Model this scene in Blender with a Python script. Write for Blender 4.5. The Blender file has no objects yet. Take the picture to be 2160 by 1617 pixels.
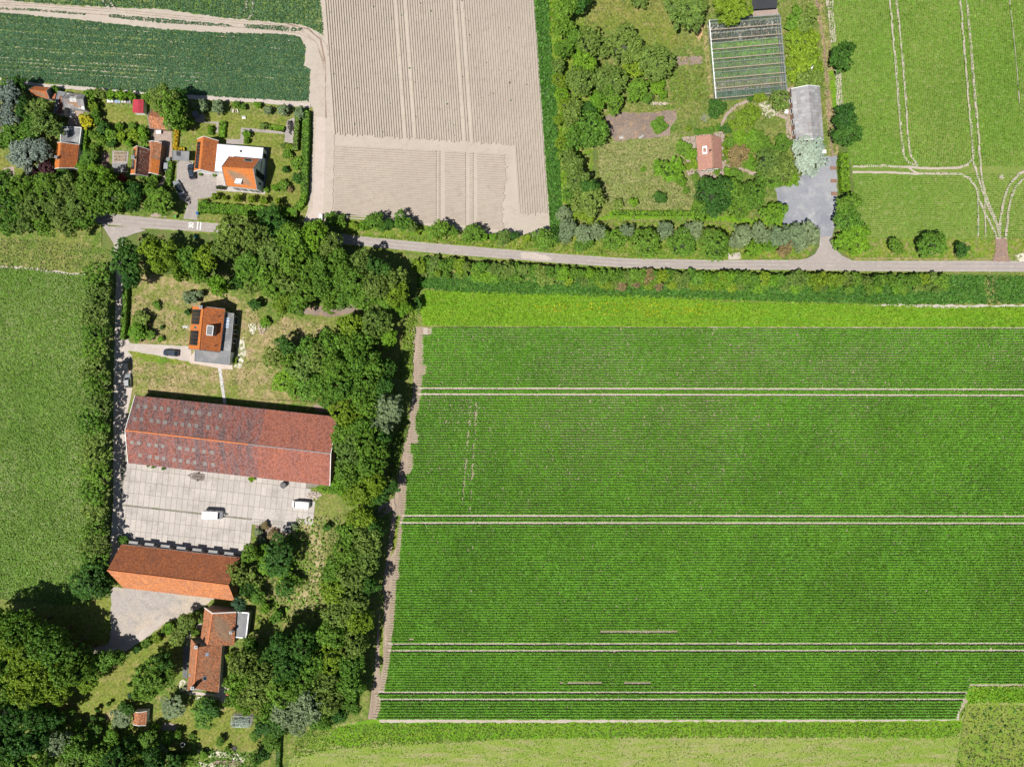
import bpy, bmesh, math, random
import numpy as np
from mathutils import Vector, Matrix
from mathutils.bvhtree import BVHTree

# ------------------------------------------------------------------ camera, light, exposure
scene = bpy.context.scene
COL = scene.collection
H = 192.0      # flying height of the camera in metres
S = 7.5        # photo pixels per metre on the ground
CX, CY = 1080.0, 808.5

cam_d = bpy.data.cameras.new('camera')
cam_d.sensor_width = 36.0
cam_d.lens = 24.0
cam_d.clip_start = 1.0
cam_d.clip_end = 3000.0
cam = bpy.data.objects.new('camera', cam_d)
cam.location = (0, 0, H)
cam.rotation_euler = (0, 0, 0)
COL.objects.link(cam)
scene.camera = cam

SUN_DIR = Vector((0.33, 0.37, -1.0)).normalized()      # the way the light travels
SUN_EL = math.asin(-SUN_DIR.z)
SUN_AZ = math.atan2(-SUN_DIR.x, -SUN_DIR.y)
world = bpy.data.worlds.new('World')
scene.world = world
world.use_nodes = True
wn = world.node_tree
wn.nodes.clear()
w_out = wn.nodes.new('ShaderNodeOutputWorld')
w_bg = wn.nodes.new('ShaderNodeBackground')
w_sky = wn.nodes.new('ShaderNodeTexSky')
w_sky.sky_type = 'NISHITA'
w_sky.sun_disc = False
w_sky.sun_elevation = SUN_EL
w_sky.sun_rotation = SUN_AZ
w_bg.inputs['Strength'].default_value = 0.052
wn.links.new(w_sky.outputs[0], w_bg.inputs[0])
wn.links.new(w_bg.outputs[0], w_out.inputs[0])

sun_d = bpy.data.lights.new('sun', 'SUN')
sun_d.energy = 5.0
sun_d.angle = math.radians(0.5)
sun_d.color = (1.0, 0.96, 0.90)
sun = bpy.data.objects.new('sun', sun_d)
sun.rotation_euler = SUN_DIR.to_track_quat('-Z', 'Y').to_euler()
sun.location = (-60, -70, 180)
COL.objects.link(sun)

scene.view_settings.view_transform = 'Standard'
scene.view_settings.look = 'None'
scene.view_settings.exposure = 0.24
scene.view_settings.gamma = 1.0
scene.view_settings.use_curve_mapping = False
scene.render.engine = 'CYCLES'

rnd = random.Random(7)
nr = np.random.default_rng(11)

# ------------------------------------------------------------------ helpers
def P(px, py, h=0.0):
    """survey: photo pixel and height above ground -> point in metres"""
    k = (H - h) / H
    return Vector(((px - CX) / S * k, (CY - py) / S * k, h))

ROOT = {}
def tag(o, label=None, cat=None, group=None, kind=None):
    if label: o['label'] = label
    if cat: o['category'] = cat
    if group: o['group'] = group
    if kind: o['kind'] = kind
    return o

def thing(name, loc, label, cat, group=None):
    o = bpy.data.objects.new(name, None)
    o.empty_display_size = 0.5
    o.location = loc
    COL.objects.link(o)
    ROOT[o] = Vector(loc)
    return tag(o, label, cat, group)

def root_of(o):
    while o.parent is not None:
        o = o.parent
    return ROOT.get(o, Vector((0, 0, 0)))

def mk(name, verts, faces, mat, parent=None, smooth=False):
    """mesh object from points in metres; parts are stored relative to their thing"""
    off = root_of(parent) if parent is not None else Vector((0, 0, 0))
    me = bpy.data.meshes.new(name)
    me.from_pydata([tuple(Vector(v) - off) for v in verts], [], faces)
    me.materials.append(mat)
    if smooth:
        me.polygons.foreach_set('use_smooth', [True] * len(me.polygons))
    o = bpy.data.objects.new(name, me)
    COL.objects.link(o)
    if parent is not None:
        o.parent = parent
    return o

def quads_mesh(name, V, mat, Fq=4):
    """V: array (n,4,3) of separate quads"""
    n = V.shape[0]
    me = bpy.data.meshes.new(name)
    me.vertices.add(n * 4)
    me.vertices.foreach_set('co', V.reshape(-1).astype(np.float32))
    me.loops.add(n * 4)
    me.loops.foreach_set('vertex_index', np.arange(n * 4, dtype=np.int32))
    me.polygons.add(n)
    me.polygons.foreach_set('loop_start', np.arange(0, n * 4, 4, dtype=np.int32))
    try:
        me.polygons.foreach_set('loop_total', np.full(n, 4, dtype=np.int32))
    except Exception:
        pass
    me.materials.append(mat)
    me.update(calc_edges=True)
    me.validate()
    return me

def link(name, me, parent=None, kind=None):
    o = bpy.data.objects.new(name, me)
    COL.objects.link(o)
    if parent is not None:
        o.parent = parent
    if kind: o['kind'] = kind
    return o

class MB:
    """collects shapes into one mesh"""
    def __init__(s):
        s.v, s.f = [], []
    def add(s, vs, fs):
        b = len(s.v)
        s.v += [Vector(v) for v in vs]
        s.f += [tuple(b + i for i in f) for f in fs]
        return s
    def box(s, c, d, rz=0.0):
        c = Vector(c); R = Matrix.Rotation(rz, 3, 'Z')
        vs = []
        for dz in (-.5, .5):
            for dx, dy in ((-.5, -.5), (.5, -.5), (.5, .5), (-.5, .5)):
                vs.append(c + R @ Vector((dx * d[0], dy * d[1], dz * d[2])))
        return s.add(vs, [(3, 2, 1, 0), (4, 5, 6, 7), (0, 1, 5, 4), (1, 2, 6, 5), (2, 3, 7, 6), (3, 0, 4, 7)])
    def bar(s, a, b, w, h=None):
        a, b = Vector(a), Vector(b)
        h = h or w
        d = (b - a).normalized()
        up = Vector((0, 0, 1)) if abs(d.z) < .9 else Vector((1, 0, 0))
        x = d.cross(up).normalized() * w / 2
        y = x.cross(d).normalized() * h / 2
        vs = [a - x - y, a + x - y, a + x + y, a - x + y, b - x - y, b + x - y, b + x + y, b - x + y]
        return s.add(vs, [(3, 2, 1, 0), (4, 5, 6, 7), (0, 1, 5, 4), (1, 2, 6, 5), (2, 3, 7, 6), (3, 0, 4, 7)])
    def cyl(s, a, b, r0, r1=None, n=10):
        a, b = Vector(a), Vector(b)
        r1 = r0 if r1 is None else r1
        d = (b - a).normalized()
        up = Vector((0, 0, 1)) if abs(d.z) < .9 else Vector((1, 0, 0))
        x = d.cross(up).normalized(); y = x.cross(d).normalized()
        vs = []
        for c, r in ((a, r0), (b, r1)):
            for i in range(n):
                t = 2 * math.pi * i / n
                vs.append(c + x * r * math.cos(t) + y * r * math.sin(t))
        fs = [(i, (i + 1) % n, n + (i + 1) % n, n + i) for i in range(n)]
        fs += [tuple(range(n))[::-1], tuple(range(n, 2 * n))]
        return s.add(vs, fs)
    def prism(s, pts, thick, n=None):
        """pts: polygon in 3D, extruded down along -n by thick"""
        pts = [Vector(p) for p in pts]
        if n is None:
            n = (pts[1] - pts[0]).cross(pts[2] - pts[0]).normalized()
        if n.z < 0: n = -n
        m = len(pts)
        low = [p - n * thick for p in pts]
        fs = [tuple(range(m)), tuple(range(2 * m - 1, m - 1, -1))]
        fs += [(i, m + i, m + (i + 1) % m, (i + 1) % m) for i in range(m)]
        return s.add(pts + low, fs)
    def build(s, name, mat, parent=None, smooth=False):
        return mk(name, s.v, s.f, mat, parent, smooth)

# ------------------------------------------------------------------ materials
def nodes_of(name):
    m = bpy.data.materials.new(name)
    m.use_nodes = True
    t = m.node_tree
    t.nodes.clear()
    out = t.nodes.new('ShaderNodeOutputMaterial')
    return m, t, out

def nz(t, vec, scale, detail=3, rough=.55, dist=0.0):
    n = t.nodes.new('ShaderNodeTexNoise')
    n.inputs['Scale'].default_value = scale
    n.inputs['Detail'].default_value = detail
    n.inputs['Roughness'].default_value = rough
    n.inputs['Distortion'].default_value = dist
    t.links.new(vec, n.inputs['Vector'])
    return n.outputs['Fac']

def ramp(t, fac, lo, hi, a=0.0, b=1.0):
    n = t.nodes.new('ShaderNodeMapRange')
    n.inputs['From Min'].default_value = lo
    n.inputs['From Max'].default_value = hi
    n.inputs['To Min'].default_value = a
    n.inputs['To Max'].default_value = b
    t.links.new(fac, n.inputs['Value'])
    return n.outputs['Result']

def mixc(t, fac, a, b, mode='MIX'):
    n = t.nodes.new('ShaderNodeMix')
    n.data_type = 'RGBA'
    n.blend_type = mode
    if isinstance(fac, float): n.inputs[0].default_value = fac
    else: t.links.new(fac, n.inputs[0])
    for i, c in ((6, a), (7, b)):
        if isinstance(c, (tuple, list)): n.inputs[i].default_value = (c[0], c[1], c[2], 1)
        else: t.links.new(c, n.inputs[i])
    return n.outputs[2]

def scalec(t, col, f):
    n = t.nodes.new('ShaderNodeVectorMath')
    n.operation = 'SCALE'
    t.links.new(col, n.inputs[0])
    if isinstance(f, float): n.inputs['Scale'].default_value = f
    else: t.links.new(f, n.inputs['Scale'])
    return n.outputs[0]

def bsdf(t, out, col, rough=.9, spec=.25, bump=None, bump_d=.05, metal=0.0):
    b = t.nodes.new('ShaderNodeBsdfPrincipled')
    if isinstance(col, (tuple, list)): b.inputs['Base Color'].default_value = (*col[:3], 1)
    else: t.links.new(col, b.inputs['Base Color'])
    b.inputs['Roughness'].default_value = rough
    b.inputs['Specular IOR Level'].default_value = spec
    b.inputs['Metallic'].default_value = metal
    if bump is not None:
        bm = t.nodes.new('ShaderNodeBump')
        bm.inputs['Strength'].default_value = 1.0
        bm.inputs['Distance'].default_value = bump_d
        t.links.new(bump, bm.inputs['Height'])
        t.links.new(bm.outputs[0], b.inputs['Normal'])
    t.links.new(b.outputs[0], out.inputs[0])
    return b

def pos(t):
    return t.nodes.new('ShaderNodeNewGeometry').outputs['Position']

def ground_mat(name, a, b, c, big=.045, mid=.35, fine=2.6, cmix=(.5, .68), contrast=.45, bump_d=.12, stretch=None):
    """three soil or grass colours in patches, with fine grain and fine relief"""
    m, t, out = nodes_of(name)
    v = pos(t)
    if stretch:
        mp = t.nodes.new('ShaderNodeMapping')
        mp.inputs['Rotation'].default_value[2] = stretch[2]
        mp.inputs['Scale'].default_value = (stretch[0], stretch[1], 1)
        t.links.new(v, mp.inputs['Vector'])
        vs = mp.outputs[0]
    else:
        vs = v
    n1 = nz(t, vs, big, 4, .6)
    n2 = nz(t, vs, mid, 5, .65)
    n3 = nz(t, v, fine, 4, .7)
    c1 = mixc(t, ramp(t, n1, .38, .62), a, b)
    c2 = mixc(t, ramp(t, n2, cmix[0], cmix[1]), c1, c)
    c3 = scalec(t, c2, ramp(t, n3, .3, .7, 1 - contrast, 1 + contrast))
    bsdf(t, out, c3, .95, .1, n3, bump_d)
    return m

def leaf_mat(name, col, var=.45, hue=.5, trans=.22, warm=None):
    """foliage: every leaf clump and every plant has its own shade"""
    m, t, out = nodes_of(name)
    g = t.nodes.new('ShaderNodeNewGeometry')
    oi = t.nodes.new('ShaderNodeObjectInfo')
    c0 = tuple(col)
    cw = warm or (col[0] * 1.75 + .01, col[1] * 1.28, col[2] * .8)
    cd = (col[0] * .62, col[1] * .8, col[2] * 1.05 + .004)
    c1 = mixc(t, ramp(t, oi.outputs['Random'], 0, 1), cd, cw)
    c1 = mixc(t, .5, c0, c1)
    c2 = mixc(t, ramp(t, g.outputs['Random Per Island'], 0, 1, 0, hue), c1, cw)
    nn = t.nodes.new('ShaderNodeMath'); nn.operation = 'FRACT'
    n2 = t.nodes.new('ShaderNodeMath'); n2.operation = 'MULTIPLY'
    n2.inputs[1].default_value = 17.31
    t.links.new(g.outputs['Random Per Island'], n2.inputs[0])
    t.links.new(n2.outputs[0], nn.inputs[0])
    c3 = scalec(t, c2, ramp(t, nn.outputs[0], 0, 1, 1 - var, 1 + var))
    c3 = scalec(t, c3, ramp(t, nz(t, g.outputs['Position'], .7, 4, .7), .32, .68, .76, 1.26))
    c3 = mixc(t, ramp(t, nz(t, g.outputs['Position'], .028, 4, .6), .4, .65, 0, .38), c3, scalec(t, mixc(t, .5, c3, cw), .98))
    c3 = scalec(t, c3, ramp(t, nz(t, g.outputs['Position'], .045, 3, .6), .35, .65, .88, 1.12))
    d = t.nodes.new('ShaderNodeBsdfPrincipled')
    d.inputs['Roughness'].default_value = .55
    d.inputs['Specular IOR Level'].default_value = .22
    t.links.new(c3, d.inputs['Base Color'])
    tr = t.nodes.new('ShaderNodeBsdfTranslucent')
    t.links.new(c3, tr.inputs['Color'])
    mx = t.nodes.new('ShaderNodeMixShader')
    mx.inputs[0].default_value = trans
    t.links.new(d.outputs[0], mx.inputs[1])
    t.links.new(tr.outputs[0], mx.inputs[2])
    t.links.new(mx.outputs[0], out.inputs[0])
    return m

def plain(name, col, rough=.7, spec=.3, grain=.12, scale=3.0, metal=0.0, dirt=None, dscale=.6, bump_d=.01):
    m, t, out = nodes_of(name)
    v = pos(t)
    n1 = nz(t, v, scale, 5, .7)
    n2 = nz(t, v, dscale, 5, .65)
    base = mixc(t, ramp(t, n2, .45, .72), col, dirt or tuple(c * .78 for c in col))
    c = scalec(t, base, ramp(t, n1, .3, .7, 1 - grain, 1 + grain))
    bsdf(t, out, c, rough, spec, n1, bump_d, metal)
    return m

def tile_mat(name, a, b, c, var=.3, dirt=(.10, .075, .06), dlo=.52, dhi=.75, ds=.25, streak=False):
    """clay tiles: each tile its own tone, weathered patches over the roof"""
    m, t, out = nodes_of(name)
    g = t.nodes.new('ShaderNodeNewGeometry')
    v = g.outputs['Position']
    r = g.outputs['Random Per Island']
    f2 = t.nodes.new('ShaderNodeMath'); f2.operation = 'MULTIPLY'; f2.inputs[1].default_value = 13.7
    fr = t.nodes.new('ShaderNodeMath'); fr.operation = 'FRACT'
    t.links.new(r, f2.inputs[0]); t.links.new(f2.outputs[0], fr.inputs[0])
    c1 = mixc(t, r, a, b)
    c2 = mixc(t, ramp(t, fr.outputs[0], .7, .95), c1, c)
    if streak:
        mp = t.nodes.new('ShaderNodeMapping'); mp.inputs['Scale'].default_value = (4.5, .55, .55)
        mp.inputs['Rotation'].default_value[2] = math.radians(6)
        t.links.new(v, mp.inputs['Vector']); vd = mp.outputs[0]
    else: vd = v
    c3 = mixc(t, ramp(t, nz(t, vd, ds, 6, .7), dlo, dhi), c2, dirt)
    c4 = scalec(t, c3, ramp(t, fr.outputs[0], 0, 1, 1 - var, 1 + var))
    c5 = scalec(t, c4, ramp(t, nz(t, v, 3.0, 3), .3, .7, .88, 1.12))
    bsdf(t, out, c5, .8, .2)
    return m

# ground
M = {}
M['base'] = ground_mat('meadow grass', (.085, .135, .03), (.13, .17, .045), (.16, .15, .06))
M['lawn'] = ground_mat('garden lawn', (.135, .18, .028), (.18, .19, .045), (.26, .22, .09), big=.12, mid=.5, cmix=(.52, .72), contrast=.5, fine=1.7)
M['dry_lawn'] = ground_mat('dry farm lawn', (.155, .185, .04), (.25, .215, .09), (.33, .25, .14), big=.10, mid=.4, cmix=(.45, .66), contrast=.5, fine=1.7)
M['meadow'] = ground_mat('unmown meadow', (.16, .20, .05), (.21, .22, .08), (.26, .235, .11), big=.12, mid=.5, cmix=(.45, .7), contrast=.5, fine=1.7)
M['rough_grass'] = ground_mat('rough grass', (.10, .165, .028), (.165, .19, .045), (.25, .215, .09), big=.1, mid=.55, cmix=(.5, .7), contrast=.5, fine=1.7)
M['bank'] = ground_mat('dark bank grass', (.045, .125, .02), (.065, .155, .022), (.11, .17, .035), big=.1, mid=.6, contrast=.5)
M['bright_grass'] = ground_mat('bright field margin', (.10, .235, .014), (.14, .265, .016), (.19, .26, .03), big=.09, mid=.6, contrast=.35, stretch=(.35, 1.6, 0))
M['verge'] = ground_mat('road verge', (.10, .19, .02), (.17, .21, .03), (.25, .2, .1), big=.2, mid=.7, contrast=.5, fine=1.7)
M['mown'] = ground_mat('mown hay field', (.17, .25, .035), (.225, .27, .065), (.29, .265, .13), big=.05, mid=.45, cmix=(.45, .68), contrast=.38, stretch=(.3, 1.5, 0))
M['hill_grass'] = ground_mat('uneven meadow', (.14, .225, .028), (.185, .24, .04), (.22, .235, .06), big=.07, mid=.3, contrast=.5)
M['soil'] = ground_mat('dry tilled soil', (.43, .375, .315), (.40, .345, .29), (.375, .32, .265), big=.06, mid=.5, contrast=.10, bump_d=.05)
M['soil_dark'] = ground_mat('bare wheel track soil', (.32, .25, .195), (.26, .20, .155), (.38, .31, .23), big=.2, mid=.7, contrast=.25, bump_d=.06, stretch=(2.2, .25, 0))
M['crop_soil'] = ground_mat('soil under the crop', (.36, .31, .235), (.30, .255, .18), (.22, .22, .11), big=.08, mid=.8, contrast=.22, bump_d=.05)
M['bed_soil'] = ground_mat('reddish garden soil', (.27, .19, .155), (.22, .155, .125), (.33, .22, .15), big=.2, mid=.9, contrast=.3)
M['green_soil'] = ground_mat('green crop cover', (.10, .17, .035), (.17, .21, .075), (.30, .28, .17), big=.04, mid=.8, cmix=(.55, .75), contrast=.35)
M['lime_soil'] = ground_mat('light crop cover', (.13, .205, .035), (.18, .23, .055), (.30, .28, .15), big=.04, mid=.7, cmix=(.55, .75), contrast=.3)
M['asphalt'] = ground_mat('pale worn asphalt', (.345, .305, .28), (.31, .275, .255), (.375, .335, .305), big=.07, mid=.5, contrast=.12, bump_d=.01)
M['lane'] = ground_mat('pale gravel lane', (.46, .40, .355), (.40, .35, .31), (.48, .43, .38), big=.2, mid=.8, contrast=.12, bump_d=.02)
M['concrete_lane'] = ground_mat('pale concrete track', (.50, .42, .37), (.46, .39, .345), (.44, .37, .31), big=.15, mid=.5, contrast=.07, bump_d=.01)
M['gravel'] = ground_mat('grey gravel', (.36, .325, .295), (.44, .37, .29), (.30, .275, .255), big=.06, mid=.5, contrast=.22, bump_d=.03)
M['blue_gravel'] = ground_mat('blue grey gravel', (.215, .225, .26), (.29, .295, .31), (.37, .37, .37), big=.10, mid=.28, cmix=(.5, .72), contrast=.1, bump_d=.02)
M['paving'] = ground_mat('garden paving', (.32, .285, .26), (.28, .25, .235), (.36, .32, .28), big=.4, mid=1.2, contrast=.14, bump_d=.01)
M['pink_paving'] = ground_mat('pinkish paving', (.36, .28, .24), (.32, .25, .22), (.30, .25, .2), big=.4, mid=1.2, contrast=.2, bump_d=.01)
M['dark_paving'] = ground_mat('dark paving', (.13, .13, .14), (.16, .16, .165), (.2, .19, .18), big=.4, mid=1.2, contrast=.15, bump_d=.01)
M['shells'] = ground_mat('white shell grit', (.62, .57, .48), (.48, .44, .34), (.20, .22, .09), big=.5, mid=1.0, cmix=(.44, .56), contrast=.3, bump_d=.04)
M['dug'] = ground_mat('dug over plot', (.26, .205, .165), (.20, .155, .13), (.34, .23, .14), big=.1, mid=.5, contrast=.3)
M['sandy'] = ground_mat('orange sand', (.50, .32, .16), (.42, .29, .16), (.3, .25, .1), big=.4, mid=.8, contrast=.2)
M['hay'] = ground_mat('flattened hay', (.27, .23, .10), (.18, .20, .06), (.13, .18, .04), big=.2, mid=.8, cmix=(.48, .65), contrast=.4, stretch=(2.2, .5, .5))
M['swath'] = ground_mat('pale hay swath', (.40, .33, .19), (.33, .28, .14), (.2, .21, .07), big=.5, mid=1.1, contrast=.3)
M['tyre_path'] = ground_mat('tyre worn asphalt', (.30, .265, .245), (.33, .29, .265), (.27, .24, .22), big=.1, mid=.7, contrast=.14, bump_d=.01)
M['joint'] = ground_mat('slab joints', (.24, .22, .185), (.19, .18, .14), (.13, .15, .07), big=.2, mid=.9, contrast=.2)

def slab_material():
    m, t, out = nodes_of('concrete slab')
    oi = t.nodes.new('ShaderNodeObjectInfo')
    v = pos(t)
    c = mixc(t, oi.outputs['Random'], (.475, .43, .39), (.405, .37, .34))
    c = mixc(t, ramp(t, nz(t, v, .16, 6, .75), .48, .70), c, (.315, .285, .255))
    c = scalec(t, c, ramp(t, nz(t, v, 2.5, 5, .7), .3, .7, .9, 1.1))
    bsdf(t, out, c, .9, .15)
    return m
M['slab'] = slab_material()
M['stepping'] = plain('pale paving slab', (.50, .49, .47), .8, .2, .12, 3)
# foliage
L = {
 'potato': leaf_mat('potato leaves', (.072, .225, .014), .22, .35, .15, warm=(.145, .305, .02)),
 'dark': leaf_mat('dark green leaves', (0.039, 0.130, 0.018), .55, .5, .3, warm=(0.091, 0.202, 0.026)),
 'mid': leaf_mat('green leaves', (0.088, 0.219, 0.021), .55, .6, .3, warm=(0.181, 0.306, 0.031)),
 'bright': leaf_mat('bright green leaves', (0.115, 0.270, 0.016), .5, .5, .3, warm=(0.207, 0.356, 0.023)),
 'lime': leaf_mat('yellowish green leaves', (0.160, 0.264, 0.018), .5, .5, .3, warm=(0.242, 0.341, 0.022)),
 'olive': leaf_mat('olive green leaves', (0.119, 0.219, 0.033), .55, .55, .3, warm=(0.231, 0.306, 0.056)),
 'silver': leaf_mat('silvery leaves', (.165, .235, .100), .4, .4, warm=(.25, .31, .15)),
 'pale': leaf_mat('pale silver blue leaves', (.36, .45, .34), .35, .4, warm=(.48, .56, .42)),
 'blue': leaf_mat('blue grey needles', (.12, .165, .125), .5, .5, warm=(.26, .32, .25)),
 'yellow': leaf_mat('yellow leaves', (.42, .39, .012), .35, .5, warm=(.55, .5, .02)),
 'purple': leaf_mat('dark purple leaves', (.06, .024, .034), .5, .5, warm=(.12, .05, .06)),
 'red': leaf_mat('red leaves', (.24, .03, .035), .4, .5, warm=(.38, .06, .06)),
 'brown': leaf_mat('brownish leaves', (.17, .14, .055), .45, .6, warm=(.3, .22, .09)),
 'orange': leaf_mat('orange yellow leaves', (.42, .28, .012), .35, .5, warm=(.55, .38, .02)),
 'core': leaf_mat('dark leaves and inner shade', (.018, .035, .010), .3, .3, .0),  # near black: shade inside crowns and hedges is put into the colour
 'teal': leaf_mat('bluish crop leaves', (.052, .118, .048), .35, .4, .1, warm=(.085, .17, .065)),
 'grass': leaf_mat('grass blades', (.095, .205, .018), .4, .7, warm=(.19, .26, .035)),
 'drygrass': leaf_mat('dry grass blades', (.125, .185, .035), .3, .6, warm=(.24, .25, .08)),
 'bankgrass': leaf_mat('dark grass blades', (.048, .140, .020), .5, .5, warm=(.09, .21, .025)),
 'yellowgrass': leaf_mat('yellow green blades', (.115, .265, .014), .35, .5, warm=(.20, .33, .018)),
 'crop': leaf_mat('light crop leaves', (.105, .245, .018), .3, .5, warm=(.18, .31, .035)),
 'field': leaf_mat('field crop leaves', (.10, .235, .022), .4, .5, warm=(.19, .30, .045)),
}
M['bark'] = plain('bark', (.11, .085, .06), .95, .1, .3, 6)
M['white'] = plain('white plaster', (.80, .80, .79), .7, .3, .03, 3, dirt=(.72, .72, .70))
M['white_roof'] = plain('white roof membrane', (.80, .81, .83), .6, .3, .02, 2, dirt=(.74, .75, .77), dscale=.25)
M['white_trim'] = plain('white painted wood', (.78, .78, .76), .5, .4, .04, 4)
M['cream'] = plain('cream wall', (.62, .56, .47), .8, .2, .08, 3)
M['brick'] = plain('brown brick', (.28, .17, .12), .9, .15, .25, 5)
M['grey_wall'] = plain('grey render', (.33, .32, .31), .85, .2, .08, 3)
M['dark_wood'] = plain('dark wood', (.045, .04, .035), .7, .3, .2, 4)
M['bitumen'] = plain('grey bitumen', (.175, .18, .19), .8, .3, .1, 3, dirt=(.26, .255, .25), dscale=.35)
M['bitumen_stained'] = plain('stained grey roofing', (.14, .145, .15), .7, .3, .12, 3, dirt=(.36, .37, .36), dscale=.3)
M['black'] = plain('black roofing', (.03, .032, .037), .6, .4, .15, 3)
M['zinc'] = plain('zinc', (.24, .25, .26), .6, .4, .08, 3)
M['lead'] = plain('lead flashing', (.24, .25, .26), .6, .4, .1, 3, metal=.3)
M['dark_glass'] = plain('dark window glass', (.02, .028, .035), .08, .6, .05, 2)
M['sky_tint_glass'] = plain('glass with painted sky reflection', (.30, .40, .52), .08, .6, .05, 2)  # pale blue base colour stands in for the reflected sky
M['solar'] = plain('solar cells', (.012, .016, .032), .18, .6, .1, 2)
M['alu'] = plain('aluminium frame', (.27, .29, .28), .5, .5, .05, 2)
M['ridge_orange'] = plain('orange ridge tiles', (.55, .19, .075), .8, .2, .15, 2.5)
M['ridge_brown'] = plain('weathered ridge tiles', (.30, .19, .12), .8, .2, .2, 2.5)
M['t_orange'] = tile_mat('bright orange tiles', (.50, .155, .035), (.56, .19, .045), (.44, .13, .035), .08, dlo=.6, dhi=.95)
M['t_house'] = tile_mat('red orange tiles', (.43, .125, .04), (.52, .17, .05), (.28, .10, .05), .2, dlo=.55, dhi=.9)
M['t_old'] = tile_mat('old orange tiles', (.38, .14, .065), (.50, .22, .11), (.15, .09, .06), .4, dlo=.58, dhi=.82)
M['t_barn'] = tile_mat('weathered barn tiles', (.245, .088, .066), (.30, .12, .09), (.15, .10, .10), .38, dirt=(.145, .095, .092), dlo=.44, dhi=.60, ds=.16, streak=True)
M['t_barn2'] = tile_mat('reddish barn tiles', (.30, .102, .064), (.345, .13, .084), (.21, .09, .07), .32, dirt=(.24, .10, .08), dlo=.46, dhi=.7, ds=.16, streak=True)
M['t_shed_shaded'] = tile_mat('orange barn tiles', (.40, .13, .055), (.46, .165, .07), (.22, .09, .055), .3, dirt=(.27, .11, .065), dlo=.5, dhi=.75)  # darker copy: shade on the north slope is put into the colour
M['t_shed_sunlit'] = tile_mat('orange barn tiles painted sunlit', (.50, .18, .07), (.58, .24, .10), (.28, .12, .07), .3, dirt=(.32, .15, .09), dlo=.52, dhi=.78)  # brighter copy: sunlight on the south slope is put into the colour
M['t_brown'] = tile_mat('mossy brown tiles', (.24, .10, .07), (.19, .08, .06), (.30, .20, .15), .3, dlo=.5, dhi=.8)
M['t_pink'] = tile_mat('pinkish tiles', (.40, .20, .15), (.45, .24, .18), (.32, .17, .14), .12, dirt=(.26, .16, .12), dlo=.55, dhi=.95)
M['t_grey'] = tile_mat('grey fibre cement', (.30, .30, .31), (.36, .36, .36), (.22, .21, .21), .15, dirt=(.19, .18, .18), dlo=.5, dhi=.8)
M['t_greyold'] = tile_mat('old grey sheets', (.22, .21, .215), (.27, .26, .26), (.5, .5, .48), .2, dirt=(.14, .12, .11), dlo=.5, dhi=.8)
M['red_metal'] = plain('red metal sheet', (.42, .045, .065), .5, .4, .06, 2)
M['panel_grey'] = plain('grey translucent roof sheet', (.225, .205, .185), .7, .3, .16, 4)
M['car_navy'] = plain('dark blue car paint', (.035, .05, .075), .22, .6, .02, 2)
M['car_black'] = plain('black car paint', (.022, .025, .03), .2, .6, .02, 2)
M['car_silver'] = plain('silver car paint', (.50, .52, .53), .25, .6, .02, 2, metal=.5)
M['car_white'] = plain('white vehicle paint', (.80, .80, .80), .3, .5, .02, 2, dirt=(.76, .76, .76))
M['rubber'] = plain('tyre rubber', (.03, .03, .03), .8, .2, .1, 5)
M['lamp_red'] = plain('red lamp glass', (.4, .02, .02), .2, .5, .02, 2)
M['lamp_clear'] = plain('clear lamp glass', (.7, .72, .75), .15, .5, .02, 2)
M['blue_plastic'] = plain('blue plastic', (.03, .12, .32), .4, .4, .05, 2)
M['teal_plastic'] = plain('turquoise plastic', (.03, .38, .42), .4, .4, .05, 2)
M['green_plastic'] = plain('green plastic', (.10, .30, .07), .4, .4, .05, 2)
M['grey_plastic'] = plain('grey plastic', (.10, .11, .12), .4, .4, .05, 2)
M['rust'] = plain('rusty iron', (.13, .085, .065), .8, .3, .3, 6)
M['rubble'] = plain('broken stone', (.48, .40, .34), .9, .2, .2, 5)
M['paint_white'] = plain('road paint', (.74, .73, .71), .7, .3, .06, 3)
M['hay_bar'] = plain('faded wood', (.34, .27, .2), .85, .2, .2, 5)

def glass_material():
    m, t, out = nodes_of('greenhouse glass')
    tr = t.nodes.new('ShaderNodeBsdfTransparent')
    tr.inputs[0].default_value = (.93, .96, .94, 1)
    gl = t.nodes.new('ShaderNodeBsdfPrincipled')
    gl.inputs['Base Color'].default_value = (.36, .42, .41, 1)
    gl.inputs['Roughness'].default_value = .12
    mx = t.nodes.new('ShaderNodeMixShader')
    dirt = nz(t, pos(t), .5, 5, .7)
    t.links.new(ramp(t, dirt, .35, .7, .05, .2), mx.inputs[0])
    t.links.new(tr.outputs[0], mx.inputs[1])
    t.links.new(gl.outputs[0], mx.inputs[2])
    t.links.new(mx.outputs[0], out.inputs[0])
    return m
M['glass'] = glass_material()

# ------------------------------------------------------------------ ground sheets
LAYER = [0]
SHEETS = []
def gz(px, py):
    """height of the ground under a photo pixel"""
    z = 0.0
    for poly, h in SHEETS:
        if h > z:
            c = False
            n = len(poly)
            j = n - 1
            for i in range(n):
                xi, yi = poly[i]; xj, yj = poly[j]
                if (yi > py) != (yj > py) and px < (xj - xi) * (py - yi) / (yj - yi) + xi:
                    c = not c
                j = i
            if c: z = h
    return z
def outline(pts, jag, step=7.0, seed=1):
    r = random.Random(seed)
    res = []
    n = len(pts)
    for i in range(n):
        a, b = pts[i], pts[(i + 1) % n]
        d = math.hypot(b[0] - a[0], b[1] - a[1])
        k = max(1, int(d / step)) if jag else 1
        k = min(k, 260)
        for j in range(k):
            t = j / k
            x, y = a[0] + (b[0] - a[0]) * t, a[1] + (b[1] - a[1]) * t
            if jag and j:
                x += r.uniform(-jag, jag); y += r.uniform(-jag, jag)
            res.append((x, y))
    return res

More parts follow.
